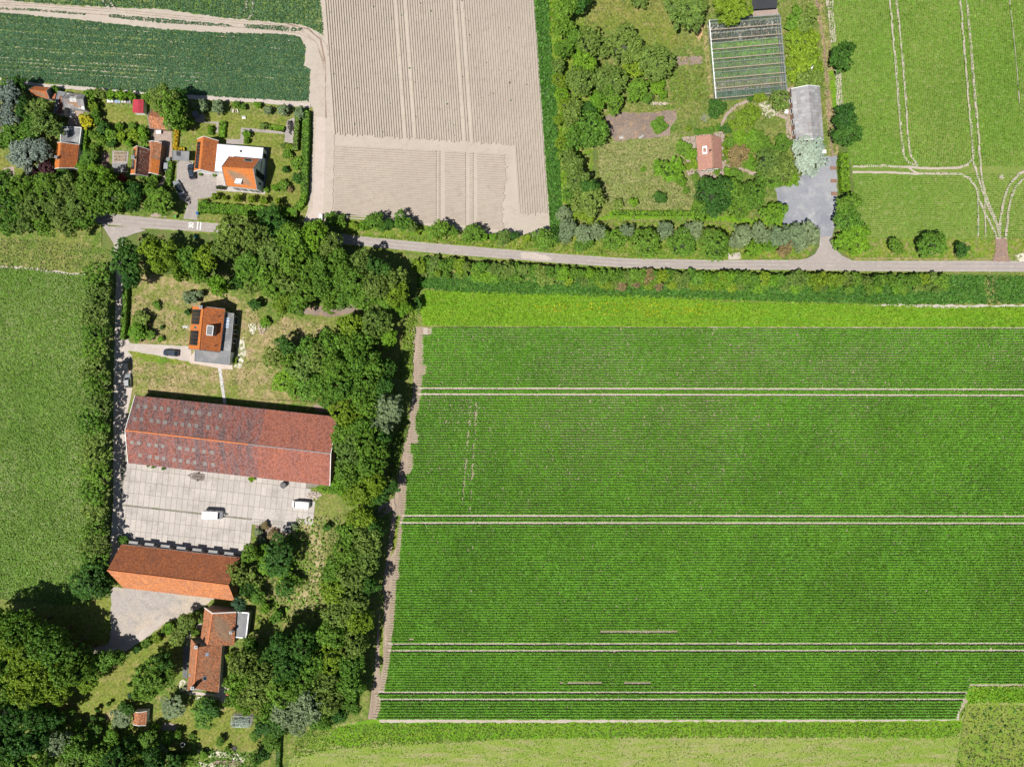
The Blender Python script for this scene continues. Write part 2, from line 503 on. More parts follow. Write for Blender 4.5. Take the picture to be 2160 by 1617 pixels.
def sheet(name, pts, mat, jag=1.2, kind='structure', step=7.0, lift=0.0):
    LAYER[0] += 1
    z = 0.002 * LAYER[0] + lift
    ol = outline(pts, jag, step, LAYER[0])
    SHEETS.append((ol, z))
    o = mk(name, [P(x, y).xy.to_3d() + Vector((0, 0, z)) for x, y in ol], [tuple(range(len(ol)))], M[mat])
    # polygons wound downwards would face the wrong way
    if o.data.polygons and o.data.polygons[0].normal.z < 0:
        o.data.flip_normals()
    o['kind'] = kind
    o['z'] = z
    return o

def ribbon(name, line, width, mat, jag=.8, kind='structure', lift=0.0, step=8.0, same=False):
    """a strip along a line of photo pixels; width in pixels, one value or one per point"""
    ws = width if isinstance(width, (list, tuple)) else [width] * len(line)
    if not same: LAYER[0] += 1
    z = 0.002 * LAYER[0] + lift
    r = random.Random(LAYER[0] + int(line[0][0] * 7 + line[0][1]))
    pts, w = [], []
    for i in range(len(line) - 1):
        a, b = line[i], line[i + 1]
        d = math.hypot(b[0] - a[0], b[1] - a[1])
        k = max(1, int(d / step))
        for j in range(k):
            t = j / k
            pts.append((a[0] + (b[0] - a[0]) * t, a[1] + (b[1] - a[1]) * t))
            w.append(ws[i] + (ws[i + 1] - ws[i]) * t)
    pts.append(line[-1]); w.append(ws[-1])
    vs, fs = [], []
    for i, p in enumerate(pts):
        q0, q1 = pts[max(0, i - 1)], pts[min(len(pts) - 1, i + 1)]
        dx, dy = q1[0] - q0[0], q1[1] - q0[1]
        L_ = math.hypot(dx, dy) or 1
        nx, ny = -dy / L_, dx / L_
        for sgn in (-1, 1):
            ww = w[i] / 2 + r.uniform(-jag, jag)
            q = P(p[0] + nx * ww * sgn, p[1] + ny * ww * sgn)
            vs.append((q.x, q.y, z))
        if i:
            b0 = 2 * i
            fs.append((b0 - 2, b0 - 1, b0 + 1, b0))
    for i in range(1, len(pts)):
        a_, b_ = pts[i - 1], pts[i]
        L_ = math.hypot(b_[0] - a_[0], b_[1] - a_[1]) or 1
        ox, oy = -(b_[1] - a_[1]) / L_ * w[i] / 2, (b_[0] - a_[0]) / L_ * w[i] / 2
        SHEETS.append(([(a_[0] - ox, a_[1] - oy), (a_[0] + ox, a_[1] + oy), (b_[0] + ox, b_[1] + oy), (b_[0] - ox, b_[1] - oy)], z))
    o = mk(name, vs, fs, M[mat])
    if o.data.polygons[0].normal.z < 0:
        o.data.flip_normals()
    o['kind'] = kind
    return o

def in_poly(x, y, poly):
    res = np.zeros(x.shape, bool)
    n = len(poly)
    for i in range(n):
        x0, y0 = poly[i]; x1, y1 = poly[(i + 1) % n]
        if y0 == y1: continue
        c = ((y0 > y) != (y1 > y)) & (x < (x1 - x0) * (y - y0) / (y1 - y0) + x0)
        res ^= c
    return res

GRID = []
def ground_grid():
    """heights of the ground sheets on a coarse grid, for standing plants on them"""
    gs = 4.0
    nx, ny = int(2800 / gs), int(2260 / gs)
    X, Y = np.meshgrid(-320 + (np.arange(nx) + .5) * gs, -320 + (np.arange(ny) + .5) * gs)
    Z = np.zeros(X.shape)
    for poly, h in sorted(SHEETS, key=lambda t: t[1]):
        xs = [p[0] for p in poly]; ys = [p[1] for p in poly]
        i0, i1 = max(0, int((min(xs) + 320) / gs)), min(nx, int((max(xs) + 320) / gs) + 1)
        j0, j1 = max(0, int((min(ys) + 320) / gs)), min(ny, int((max(ys) + 320) / gs) + 1)
        if i1 <= i0 or j1 <= j0: continue
        pl = poly[::max(1, len(poly) // 60)] if len(poly) > 120 else poly
        m = in_poly(X[j0:j1, i0:i1], Y[j0:j1, i0:i1], pl)
        Z[j0:j1, i0:i1][m] = h
    GRID.append(Z)
def gzs(x, y):
    if not GRID: ground_grid()
    Z = GRID[0]
    i = np.clip(((x + 320) / 4.0).astype(int), 0, Z.shape[1] - 1)
    j = np.clip(((y + 320) / 4.0).astype(int), 0, Z.shape[0] - 1)
    return Z[j, i]

def wave(x, y, s=1.0, seed=0):
    """smooth patchiness between 0 and 1, x and y in photo pixels"""
    r = np.random.default_rng(seed)
    a = np.zeros_like(x, dtype=float)
    for i in range(7):
        k = (0.004 * 1.7 ** i) * s
        th = r.uniform(0, 2 * math.pi); ph = r.uniform(0, 6.28)
        a += np.sin((x * math.cos(th) + y * math.sin(th)) * k * 6.28 + ph + 1.3 * np.sin(y * k * 4 + ph)) / (1.25 ** i)
    return .5 + a / 6.5

def blades(xs, ys, size, z0, z1, tilt=.75, yaw=None):
    """leaf quads at pixel positions; size in metres (array or float)"""
    n = len(xs)
    size = np.broadcast_to(size, (n,)).astype(float)
    cx = (xs - CX) / S; cy = (CY - ys) / S
    cz = nr.uniform(z0, z1, n)
    nrm = nr.normal(0, 1, (n, 3)) * tilt
    nrm[:, 2] = np.abs(nrm[:, 2]) * .4 + 1.0
    nrm /= np.linalg.norm(nrm, axis=1)[:, None]
    a = nr.normal(0, 1, (n, 3))
    u = np.cross(nrm, a); u /= np.linalg.norm(u, axis=1)[:, None]
    v = np.cross(nrm, u)
    u *= size[:, None] * .5 * nr.uniform(.7, 1.3, n)[:, None]
    v *= size[:, None] * .5 * nr.uniform(.7, 1.3, n)[:, None]
    c = np.stack([cx, cy, cz], 1)
    return np.stack([c - u - v, c + u - v, c + u + v, c - u + v], 1)

def scatter(name, poly, per_m2, size, z0, z1, mat, label=None, mask=None, tilt=.75, rows=None):
    """ground cover as one object; rows=(pitch px, angle, spread px) draws it into lines"""
    xs = [p[0] for p in poly]; ys = [p[1] for p in poly]
    area = (max(xs) - min(xs)) * (max(ys) - min(ys)) / S / S
    n = int(area * per_m2)
    x = nr.uniform(min(xs), max(xs), n); y = nr.uniform(min(ys), max(ys), n)
    if rows:
        pitch, ang, spread = rows
        c, s_ = math.cos(ang), math.sin(ang)
        a = x * c + y * s_; b = -x * s_ + y * c
        b = np.round(b / pitch) * pitch + nr.normal(0, spread, n)
        x = a * c - b * s_; y = a * s_ + b * c
    ok = in_poly(x, y, poly)
    if mask is not None:
        ok &= mask(x, y)
    x, y = x[ok], y[ok]
    sz = size * nr.uniform(.6, 1.4, len(x))
    V = blades(x, y, sz, z0, z1, tilt)
    V[:, :, 2] += gzs(x, y)[:, None]
    o = link(name, quads_mesh(name, V, L[mat]))
    o['kind'] = 'stuff'
    if label: o['label'] = label
    return o

# ================================================================== the ground
g = mk('ground', [(-900, -900, 0), (900, -900, 0), (900, 900, 0), (-900, 900, 0)], [(0, 1, 2, 3)], M['base'])
g['kind'] = 'structure'
W0, W1, N0, S1 = -260, 2420, -260, 1880       # the survey goes on past the picture edge by this much

# fields
sheet('bare_soil', [(W0, N0), (712, N0), (690, 0), (705, 280), (660, 300), (650, 222), (W0, 172)], 'soil', 0)
top_crop = [(W0, -6), (W0, N0), (676, N0), (676, 0), (683, 76), (668, 66), (635, 52), (540, 44), (470, 38), (345, 20), (235, 16), (120, 10), (0, 0)]
low_crop = [(W0, 15), (0, 27), (180, 44), (340, 62), (470, 70), (600, 72), (632, 78), (645, 100), (640, 138), (655, 147), (652, 214), (560, 211), (300, 195), (60, 172), (W0, 150)]
sheet('crop_field', low_crop, 'green_soil', 2.0)
sheet('crop_field', top_crop, 'green_soil', 2.0)
for c, w in ((48, 1.2), (66, 2.4), (78, 1.0), (97, 1.4), (104, 1.5), (121, 2.2), (129, 1.4), (137, 2.4), (146, 1.4), (86, .8), (112, .9), (158, 1.0)):
    xe = 640 if c in (48, 66, 104) else rnd.uniform(330, 520)
    x = -150.0
    while x < xe:
        L_ = rnd.uniform(30, 130)
        if rnd.random() < .82:
            ribbon('bare_row', [(x, c + x * .062), (x + L_ * .5, c + (x + L_ * .5) * .062), (x + L_, c + (x + L_) * .062)], [.3, w, .3], 'soil', .45, step=5, same=True)
        x += L_ + rnd.uniform(0, 22)
ridge_field = [(672, N0), (683, 0), (703, 280), (700, 448), (760, 455), (860, 470), (960, 488), (1060, 496), (1162, 498), (1161, 485), (1127, 0), (1106, N0)]
sheet('tilled_field', ridge_field, 'soil', .6)
light_field = [(1722, N0), (1745, 0), (1763, 200), (1795, 345), (1815, 503), (W1, 503), (W1, N0)]
sheet('light_crop_field', light_field, 'lime_soil', 1.2)
left_field = [(W0, 562), (0, 564), (60, 566), (120, 574), (178, 580), (200, 600), (200, 1200), (190, 1275), (150, 1275), (60, 1262), (W0, 1255)]
sheet('left_crop_field', left_field, 'green_soil', 1.2)
sheet('meadow', [(W0, 500), (0, 500), (90, 505), (215, 520), (238, 530), (215, 575), (178, 582), (120, 573), (60, 565), (W0, 560)], 'rough_grass', 2)
ribbon('field_edge', [(W0, 556), (0, 562), (60, 566), (110, 573), (150, 578), (180, 578)], [5, 5, 5, 5, 6, 4], 'lane', 1.4)

# strips south of the road
sheet('verge_south', [(730, 520), (905, 534), (1180, 556), (1320, 566), (1500, 570), (1840, 573), (W1, 574), (W1, 692), (893, 692), (868, 700), (868, 640), (880, 600)], 'rough_grass', 1)
sheet('ditch_bank', [(880, 585), (1000, 588), (1200, 600), (1500, 610), (1800, 600), (1900, 582), (2075, 580), (2080, 640), (1900, 640), (1650, 636), (1400, 626), (1000, 616), (880, 606)], 'bank', 2)
sheet('ditch_bank', [(2105, 590), (2140, 582), (W1, 582), (W1, 636), (2140, 638), (2105, 632)], 'bank', 2)
sheet('field_margin', [(893, 612), (1360, 622), (1500, 636), (1800, 643), (2000, 647), (W1, 647), (W1, 691), (1400, 690), (893, 686), (885, 650)], 'bright_grass', 1.6)
ribbon('dry_strip', [(1830, 643), (1900, 644), (2000, 646), (2070, 645), (W1, 646)], [1, 5, 6, 4, 6], 'lane', 1.8)
ribbon('dry_strip', [(2091, 578), (2090, 610), (2088, 645)], [16, 14, 12], 'dry_lawn', 2)

# the potato field
def lerp_tab(tab, y):
    if y <= tab[0][0]: return tab[0][1]
    for (a, b), (c, d) in zip(tab, tab[1:]):
        if y <= c:
            return b + (d - b) * (y - a) / (c - a)
    return tab[-1][1]
LEFT = [(690, 893), (692, 911), (708, 911), (709, 893), (769, 893), (770, 899), (792, 898), (793, 891), (830, 888), (860, 884), (880, 877), (905, 877),
        (918, 883), (937, 882), (938, 867), (957, 867), (958, 872), (985, 871), (1000, 866), (1001, 858), (1060, 857), (1085, 855), (1105, 848),
        (1130, 848), (1160, 845), (1200, 842), (1221, 844), (1222, 837), (1260, 835), (1300, 833), (1330, 830), (1352, 826), (1380, 824), (1410, 820),
        (1440, 815), (1456, 812), (1462, 797), (1472, 806), (1495, 803), (1512, 795)]
potato_poly = [(868, 690), (W1, 690), (W1, 1446), (2046, 1446), (2042, 1478), (2012, 1518), (795, 1518), (776, 1515), (800, 1370), (812, 1250), (826, 1130), (842, 1010), (850, 930), (862, 850)]
sheet('potato_field', potato_poly, 'crop_soil', 1)
sheet('field_track', [(872, 690), (893, 690), (893, 830), (885, 862), (878, 900), (868, 960), (860, 1020), (856, 1090), (846, 1140), (842, 1210), (834, 1300), (828, 1360), (812, 1440), (797, 1516), (776, 1516), (788, 1430), (794, 1340), (806, 1230), (818, 1150), (830, 1060), (848, 960), (862, 870), (870, 800)], 'soil_dark', 1)
for q in ([(838, 1085), (846, 1090), (836, 1150), (822, 1180)], [(800, 1330), (806, 1250), (810, 1250), (808, 1400), (802, 1430)]):
    sheet('grass_strip', q, 'verge', 1.2)
TRAM = [(819.5, 2), (831.5, 2.5), (1087.5, 1), (1102.5, 1.5), (1357, -.5), (1371.5, -1.5), (1459, 0), (1473.5, 0)]
def slope_at(y):
    return lerp_tab([(690, 3), (830, 2.5), (1100, 1), (1365, -1), (1510, 0)], y)
def row_y(y0, x): return y0 + slope_at(y0) * (x - 880) / 1300.0
for y0, _ in TRAM:
    xr = 2260 if y0 < 1440 else 2035
    line = [(lerp_tab(LEFT, y0) - 6 + i * (W1 - 850 if y0 < 1440 else xr - 812) / 24.0, 0) for i in range(25)]
    line = [(x, row_y(y0, x)) for x, _ in line]
    ribbon('wheel_track', line, 4.4, 'soil', .6)
for x0, x1, y in ((1264, 1430, 1332), (861, 873, 1346), (1180, 1189, 1440), (1196, 1268, 1440), (1316, 1372, 1440), (893, 910, 698), (2120, 2160, 1385), (1195, 1203, 1083)):
    ribbon('bare_row', [(x0, y), (x1, y)], 4.4, 'soil', .6)
sheet('bare_patch', [(893, 691), (911, 691), (910, 708), (893, 709)], 'soil', .3)
sheet('bare_patch', [(2004, 1518), (2002, 1505), (2010, 1494), (2022, 1488), (2022, 1518)], 'soil', 1.5)
sheet('bare_patch', [(2028, 1450), (2034, 1436), (2048, 1418), (2058, 1422), (2050, 1440), (2040, 1455)], 'crop_soil', 2)

# bottom
sheet('mown_field', [(612, 1530), (700, 1520), (776, 1516), (2022, 1518), (2030, 1500), (2044, 1480), (2046, 1446), (W1, 1446), (W1, S1), (600, S1)], 'mown', 1)
sheet('green_margin', [(776, 1517), (1000, 1519), (2022, 1519), (2036, 1492), (2044, 1450), (W1, 1448), (W1, 1476), (2046, 1480), (2030, 1500), (2026, 1545), (1980, 1556), (1500, 1552), (1100, 1556), (900, 1562), (800, 1560), (740, 1575), (680, 1560), (720, 1530)], 'bright_grass', 4)
ribbon('soil_edge', [(800, 1519), (1100, 1520), (1500, 1519), (1800, 1518), (2012, 1516)], [8, 6, 4, 5, 5], 'soil', 1.8)
sheet('uneven_meadow', [(2040, 1484), (W1, 1484), (W1, S1), (2000, S1), (2016, 1617), (2024, 1560)], 'hill_grass', 3)
ribbon('meadow_edge', [(2042, 1482), (2032, 1520), (2024, 1570), (2014, 1640), (2008, 1700)], 4, 'rough_grass', 1.6)
ribbon('dry_strip', [(2014, 1560), (2000, 1620), (1985, 1720)], [14, 26, 30], 'mown', 3)

# ground east of the ridged field, beyond the hedge: the large garden plot
sheet('ditch_grass', [(1106, N0), (1127, 0), (1161, 485), (1162, 500), (1190, 500), (1186, 420), (1176, 240), (1160, 60), (1150, N0)], 'bank', 1.5)
sheet('verge_grass', [(1146, N0), (1160, 60), (1176, 240), (1186, 430), (1200, 480), (1250, 470), (1250, N0)], 'verge', 3)
plot = [(1235, N0), (1748, N0), (1758, 150), (1764, 320), (1766, 480), (1720, 500), (1200, 500), (1250, 420), (1262, 330), (1245, 200), (1232, 60)]
sheet('garden_plot', plot, 'rough_grass', 2)
sheet('mown_grass', [(1236, 40), (1240, 4), (1290, -40), (1400, -30), (1405, 20), (1420, 60), (1440, 78), (1440, 100), (1380, 112), (1350, 90), (1340, 60), (1290, 66), (1240, 62)], 'lawn', 3)
sheet('hay_meadow', [(1262, 310), (1300, 298), (1380, 292), (1425, 285), (1440, 300), (1445, 350), (1470, 400), (1455, 440), (1290, 444), (1275, 400), (1264, 350)], 'meadow', 3)
sheet('green_strip', [(1290, 444), (1455, 446), (1700, 470), (1690, 482), (1450, 462), (1260, 464)], 'bright_grass', 1.6)
sheet('dug_plot', [(1277, 246), (1300, 238), (1360, 238), (1400, 234), (1424, 232), (1428, 250), (1414, 268), (1414, 286), (1380, 290), (1295, 298), (1288, 280)], 'dug', 2)
sheet('dug_plot', [(1428, 120), (1480, 118), (1484, 130), (1478, 136), (1430, 138)], 'dug', 2)
sheet('sandy_patch', [(1455, 66), (1478, 50), (1488, 56), (1478, 82), (1474, 88), (1468, 72)], 'sandy', 2)
ribbon('dirt_path', [(1486, 60), (1492, 120), (1500, 180), (1500, 208)], [12, 10, 10, 8], 'dry_lawn', 2)
ribbon('dirt_path', [(1408, 160), (1412, 190), (1414, 215)], 7, 'dry_lawn', 1.6)
ribbon('garden_path', [(1580, 212), (1552, 224), (1534, 240), (1522, 262), (1518, 276)], 6, 'pink_paving', .8)
sheet('terrace', [(1438, 290), (1470, 284), (1526, 278), (1532, 340), (1530, 360), (1520, 374), (1470, 378), (1450, 370), (1444, 310)], 'pink_paving', 2)
ribbon('garden_path', [(1526, 352), (1560, 356), (1600, 370), (1624, 384)], 7, 'pink_paving', 1.2)
sheet('terrace', [(1656, 190), (1672, 182), (1680, 300), (1672, 302), (1660, 290), (1656, 252), (1640, 246), (1620, 240), (1598, 222), (1606, 216), (1640, 236), (1652, 232)], 'pink_paving', 1.2)
sheet('stone_bed', [(1598, 218), (1620, 216), (1632, 228), (1640, 240), (1622, 250), (1612, 236)], 'shells', 1.6)
sheet('terrace', [(1582, 22), (1640, 18), (1644, 32), (1570, 38)], 'pink_paving', 1.4)
ribbon('farm_track', [(1716, N0), (1726, 0), (1742, 90), (1748, 180), (1752, 260), (1758, 330)], [26, 20, 18, 18, 20, 22], 'dry_lawn', 1.6)
ribbon('wheel_rut', [(1722, 0), (1738, 90), (1744, 180), (1749, 260), (1756, 330)], [3, 3, 3, 3, 3], 'bed_soil', 1.0)
ribbon('grass_strip', [(1752, 150), (1757, 190), (1762, 232)], [10, 12, 10], 'bright_grass', 1)
ribbon('grass_strip', [(1783, 330), (1785, 405)], 12, 'bank', 1)
ribbon('bare_strip', [(1736, -60), (1749, 0), (1758, 90)], [14, 14, 12], 'soil', 2)
ribbon('bare_strip', [(1766, 148), (1772, 224)], [14, 12], 'soil', 1.6)
gy = [(1634, 397), (1665, 390), (1694, 368), (1718, 345), (1735, 332), (1764, 328), (1766, 400), (1764, 466), (1755, 499), (1730, 501), (1724, 482), (1690, 470), (1650, 474), (1652, 444), (1640, 424)]
sheet('gravel_yard', gy, 'blue_gravel', 2.2)

# verge north of the road
sheet('verge_north', [(740, 496), (700, 448), (860, 468), (960, 486), (1060, 496), (1162, 500), (1190, 476), (1300, 466), (1690, 478), (1726, 486), (1728, 505), (1700, 545), (1500, 548), (1320, 545), (1180, 535), (905, 513)], 'verge', 2)
sheet('verge_north', [(1790, 545), (1768, 515), (1764, 470), (1800, 480), (1815, 503), (W1, 503), (W1, 551), (1840, 551)], 'verge', 1.4)
ribbon('dry_strip', [(1800, 546), (2000, 548), (W1, 549)], 6, 'dry_lawn', 1.5)

# village gardens
sheet('garden_ground', [(W0, 172), (0, 160), (180, 186), (400, 208), (660, 226), (662, 300), (656, 440), (640, 470), (460, 468), (290, 456), (215, 468), (215, 520), (0, 500), (W0, 500)], 'rough_grass', 1)
sheet('lawn', [(216, 226), (280, 228), (300, 240), (318, 262), (250, 262), (216, 252)], 'lawn', 2)
sheet('lawn', [(428, 236), (600, 246), (606, 275), (636, 300), (640, 400), (560, 404), (560, 320), (480, 300), (428, 296), (392, 312), (388, 286), (410, 262)], 'lawn', 2)
sheet('lawn', [(455, 404), (560, 408), (640, 400), (646, 430), (600, 440), (455, 432)], 'lawn', 2)
sheet('lawn', [(0, 325), (32, 352), (34, 380), (-60, 380), (-60, 320)], 'lawn', 2)
sheet('lawn', [(36, 350), (64, 372), (50, 384), (34, 380)], 'lawn', 2)
ribbon('field_path', [(W0, 160), (0, 166), (80, 180), (250, 192), (400, 205), (560, 214), (655, 224)], [6, 6, 7, 7, 8, 9, 9], 'lane', 1)
sheet('dirt_lane', [(640, 60), (672, 74), (690, 96), (700, 180), (706, 280), (702, 440), (686, 470), (650, 474), (640, 470), (650, 440), (660, 300), (660, 228), (652, 214), (655, 147), (660, 110), (640, 82)], 'soil', 1.2)
sheet('concrete_track', [(668, 249), (678, 246), (686, 250), (686, 330), (682, 440), (680, 474), (640, 478), (648, 458), (660, 440), (664, 330)], 'concrete_lane', .4)
for dy, w in ((-8, 1.2), (-3, 1.0), (5, 1.4)):
    ribbon('wheel_rut', [(-80, 12 + dy), (60, 16 + dy), (235, 28 + dy), (400, 44 + dy), (560, 58 + dy), (630, 66 + dy), (668, 90), (684, 140 + dy)], w, 'soil_dark', .5)
ribbon('curved_rut', [(600, 50), (650, 62), (676, 84), (686, 130), (688, 250)], [2, 3, 3, 2, 2], 'bed_soil', .8)
for ln in (((205, -40), (216, 0), (232, 20)), ((222, -40), (228, 0), (246, 22)), ((522, -40), (519, 20), (500, 38)), ((536, -40), (533, 30), (520, 42))):
    ribbon('wheel_rut', ln, 4, 'soil', 1)
# paths of the white house's garden
sheet('garden_path', [(412, 244), (432, 240), (432, 258), (462, 257), (461, 281), (456, 281), (457, 262), (412, 258)], 'paving', .3)
sheet('garden_path', [(509, 270), (514, 270), (602, 278), (606, 255), (626, 246), (626, 304), (600, 300), (602, 284), (516, 277), (514, 305), (478, 305), (478, 294), (507, 294)], 'paving', .3)
sheet('driveway', [(374, 340), (408, 340), (410, 364), (458, 366), (457, 408), (455, 414), (418, 420), (417, 465), (387, 462), (396, 430), (380, 420), (372, 400)], 'paving', .4)
sheet('front_terrace', [(457, 364), (476, 370), (478, 394), (560, 402), (560, 410), (457, 402)], 'slab', .2)
sheet('side_paving', [(549, 310), (566, 313), (560, 404), (548, 402)], 'dark_paving', .2)
sheet('brick_patio', [(318, 270), (362, 270), (364, 330), (346, 345), (340, 300), (318, 296)], 'pink_paving', .6)
sheet('brick_patio', [(150, 226), (178, 226), (172, 268), (142, 266)], 'pink_paving', .6)
ribbon('garden_path', [(350, 372), (342, 385), (338, 398)], 9, 'pink_paving', .8)
sheet('kerb_paving', [(320, 450), (348, 448), (352, 459), (318, 458)], 'pink_paving', 1)
sheet('terrace', [(8, 355), (30, 351), (32, 374), (8, 376)], 'pink_paving', .5)
sheet('garden_beds', [(238, 318), (272, 320), (268, 366), (236, 364)], 'paving', .4)
sheet('kitchen_garden', [(216, 322), (232, 324), (230, 362), (214, 350)], 'bed_soil', 1)

# farm ground
sheet('farm_grass', [(262, 560), (340, 575), (500, 600), (720, 650), (790, 660), (870, 640), (872, 830), (850, 950), (830, 1060), (800, 1300), (776, 1517), (700, 1530), (560, 1640), (300, 1680), (W0, 1680), (W0, 1280), (0, 1262), (150, 1276), (228, 1268), (245, 1100), (250, 800)], 'rough_grass', 1.4)
sheet('dry_lawn', [(276, 580), (330, 578), (480, 616), (535, 650), (560, 700), (600, 668), (700, 690), (690, 730), (600, 760), (580, 820), (690, 850), (560, 850), (420, 832), (272, 828), (280, 757), (400, 763), (402, 728), (280, 724)], 'dry_lawn', 3)
sheet('dug_strip', [(622, 650), (760, 640), (764, 654), (700, 668), (626, 660)], 'dug', 2)
sheet('lawn', [(130, 1480), (170, 1455), (250, 1395), (300, 1370), (350, 1335), (392, 1320), (388, 1370), (300, 1420), (285, 1470), (240, 1500), (210, 1530), (130, 1505)], 'lawn', 3)
sheet('dry_strip', [(120, 1500), (210, 1515), (245, 1490), (232, 1530), (180, 1524), (118, 1516)], 'dry_lawn', 2)
sheet('lawn', [(330, 1500), (400, 1480), (480, 1482), (560, 1480), (590, 1540), (540, 1580), (430, 1575), (370, 1550), (270, 1546), (262, 1530), (330, 1530)], 'lawn', 3)
sheet('lawn', [(200, 1262), (236, 1258), (236, 1390), (60, 1390), (60, 1290)], 'lawn', 2)
sheet('lawn', [(540, 1292), (572, 1288), (570, 1320), (536, 1330)], 'lawn', 1)
sheet('hay_patch', [(590, 1105), (640, 1085), (700, 1090), (690, 1160), (680, 1230), (676, 1290), (620, 1300), (575, 1260), (560, 1230), (600, 1225), (640, 1200), (650, 1170), (630, 1130)], 'hay', 5)
for k in range(5):
    ribbon('hay_swath', [(622 + k * 6, 1090 + k * 3), (648 + k * 5, 1120), (664 + k * 5, 1160), (668 + k * 3, 1200), (650 + k * 4, 1235), (634 + k * 3, 1262), (628 + k * 5, 1290)], [2, 3, 3.4, 3, 3, 3, 2], 'swath', 1.6)
for k in range(3):
    ribbon('hay_swath', [(652 - k * 6, 1238 + k * 3), (640 - k * 5, 1262), (650 - k * 2, 1284), (668, 1280 - k * 4)], 2.4, 'swath', 1.4)
sheet('hay_patch', [(556, 1228), (600, 1212), (606, 1224), (575, 1250), (566, 1262)], 'hay', 3)
sheet('weedy_ground', [(660, 1040), (716, 1030), (830, 1050), (800, 1085), (700, 1070), (662, 1085)], 'rough_grass', 3)
sheet('bare_corner', [(800, 1066), (832, 1050), (834, 1075), (800, 1090)], 'soil_dark', 2)
sheet('bare_patch', [(660, 855), (700, 845), (706, 872), (668, 868)], 'dug', 1)
sheet('scrap_patch', [(540, 1104), (574, 1106), (612, 1122), (600, 1140), (560, 1142), (538, 1128)], 'dug', 2)
# lane, farmyards, drives
sheet('lane', [(240, 500), (262, 510), (268, 560), (266, 640), (264, 700), (276, 724), (400, 730), (404, 736), (404, 765), (340, 752), (280, 750), (280, 820), (270, 870), (266, 960), (262, 1060), (258, 1150), (232, 1200), (234, 1150), (240, 1060), (240, 960), (241, 820), (243, 700), (246, 580)], 'lane', .5)
sheet('grass_strip', [(270, 740), (400, 762), (404, 770), (300, 762), (282, 756)], 'verge', 1.6)
sheet('white_grit', [(503, 718), (515, 710), (520, 740), (512, 775), (492, 790), (478, 786), (498, 768)], 'shells', 1.8)
sheet('white_grit', [(524, 684), (540, 682), (541, 700), (534, 706), (528, 702)], 'shells', 1.2)
sheet('pale_weeds', [(430, 772), (500, 776), (520, 790), (500, 800), (470, 798), (440, 790)], 'dry_lawn', 3)
sheet('house_terrace', [(400, 755), (412, 740), (430, 760), (484, 770), (490, 770), (492, 779), (470, 778), (400, 765)], 'concrete_lane', .4)
ribbon('stepping_path', [(464, 776), (469, 808), (475, 852)], 6.5, 'stepping', .2)
yard = [(256, 968), (270, 960), (700, 1012), (694, 1020), (648, 1030), (660, 1044), (660, 1088), (534, 1075), (528, 1165), (500, 1170), (262, 1138), (256, 1060)]
sheet('slab_yard', yard, 'joint', .4)
sheet('small_slab_yard', [(534, 1074), (624, 1086), (622, 1104), (612, 1124), (578, 1110), (533, 1103)], 'joint', .6)
sheet('gravel_yard', [(236, 1236), (498, 1262), (447, 1264), (433, 1276), (390, 1296), (350, 1313), (300, 1350), (262, 1376), (187, 1390), (196, 1366), (228, 1358), (235, 1340)], 'gravel', 1.4)
ribbon('pale_edge', [(206, 1384), (262, 1364), (300, 1338), (346, 1304)], [10, 16, 16, 8], 'lane', 2)
sheet('white_terrace', [(460, 1452), (478, 1440), (484, 1450), (474, 1482), (462, 1474), (430, 1466), (396, 1462), (398, 1456), (456, 1462)], 'concrete_lane', .8)
sheet('white_grit', [(388, 1430), (396, 1440), (400, 1462), (380, 1456), (380, 1436)], 'shells', 1.6)
sheet('white_grit', [(392, 1330), (404, 1322), (404, 1350), (394, 1362)], 'shells', 1.6)
sheet('white_grit', [(414, 1318), (426, 1312), (426, 1328), (416, 1330)], 'concrete_lane', .8)
sheet('shaded_patio', [(388, 1362), (400, 1362), (396, 1430), (386, 1426)], 'dark_paving', .4)  # dark paving tone takes in the shade lying on this patio
sheet('narrow_patio', [(466, 1362), (478, 1360), (472, 1450), (462, 1452)], 'dark_paving', .4)
sheet('round_bed', [(356.7 + 17 * math.cos(a / 14 * 6.283), 1532 + 9.5 * math.sin(a / 14 * 6.283)) for a in range(14)], 'pink_paving', .5)
ribbon('garden_path', [(560, 1640), (566, 1600), (578, 1560), (590, 1545)], [14, 12, 10, 8], 'dry_lawn', 2)
ribbon('stone_edge', [(583, 1640), (585, 1590), (588, 1552)], 4, 'rubble', 1.2)
for q in ([(414, 1578), (470, 1584), (520, 1590), (518, 1600), (440, 1596)], [(420, 1604), (500, 1612), (498, 1622), (420, 1616)], [(490, 1590), (520, 1594), (514, 1606), (490, 1602)]):
    sheet('flower_bed', q, 'shells', 3)

# the road
rl = [(-120, 410), (0, 425), (110, 444), (225, 462), (290, 469), (467, 482), (600, 492), (745, 507), (905, 523), (1180, 545.5), (1320, 555), (1507, 559), (1640, 559), (1840, 561.5), (2160, 562), (W1, 562)]
ribbon('road_shoulder', rl, 26, 'verge', 1.3)
ribbon('road', rl, [21, 21, 21, 23, 24, 19, 19, 19.5, 20, 19.5, 19.5, 20, 21, 22, 23, 23], 'asphalt', .25)
ribbon('tyre_path', [(x, y - 4.2) for x, y in rl[3:]], 3.6, 'tyre_path', .6)
ribbon('tyre_path', [(x, y + 4.2) for x, y in rl[3:]], 3.6, 'tyre_path', .6)
sheet('road_junction', [(214, 470), (232, 478), (290, 480), (310, 486), (282, 494), (262, 502), (262, 512), (241, 514), (232, 500)], 'asphalt', .3)
sheet('drive_junction', [(1729, 500), (1752, 498), (1756, 512), (1764, 528), (1776, 540), (1796, 549), (1796, 553), (1680, 553), (1680, 549), (1702, 545), (1718, 536), (1727, 520)], 'asphalt', .2)
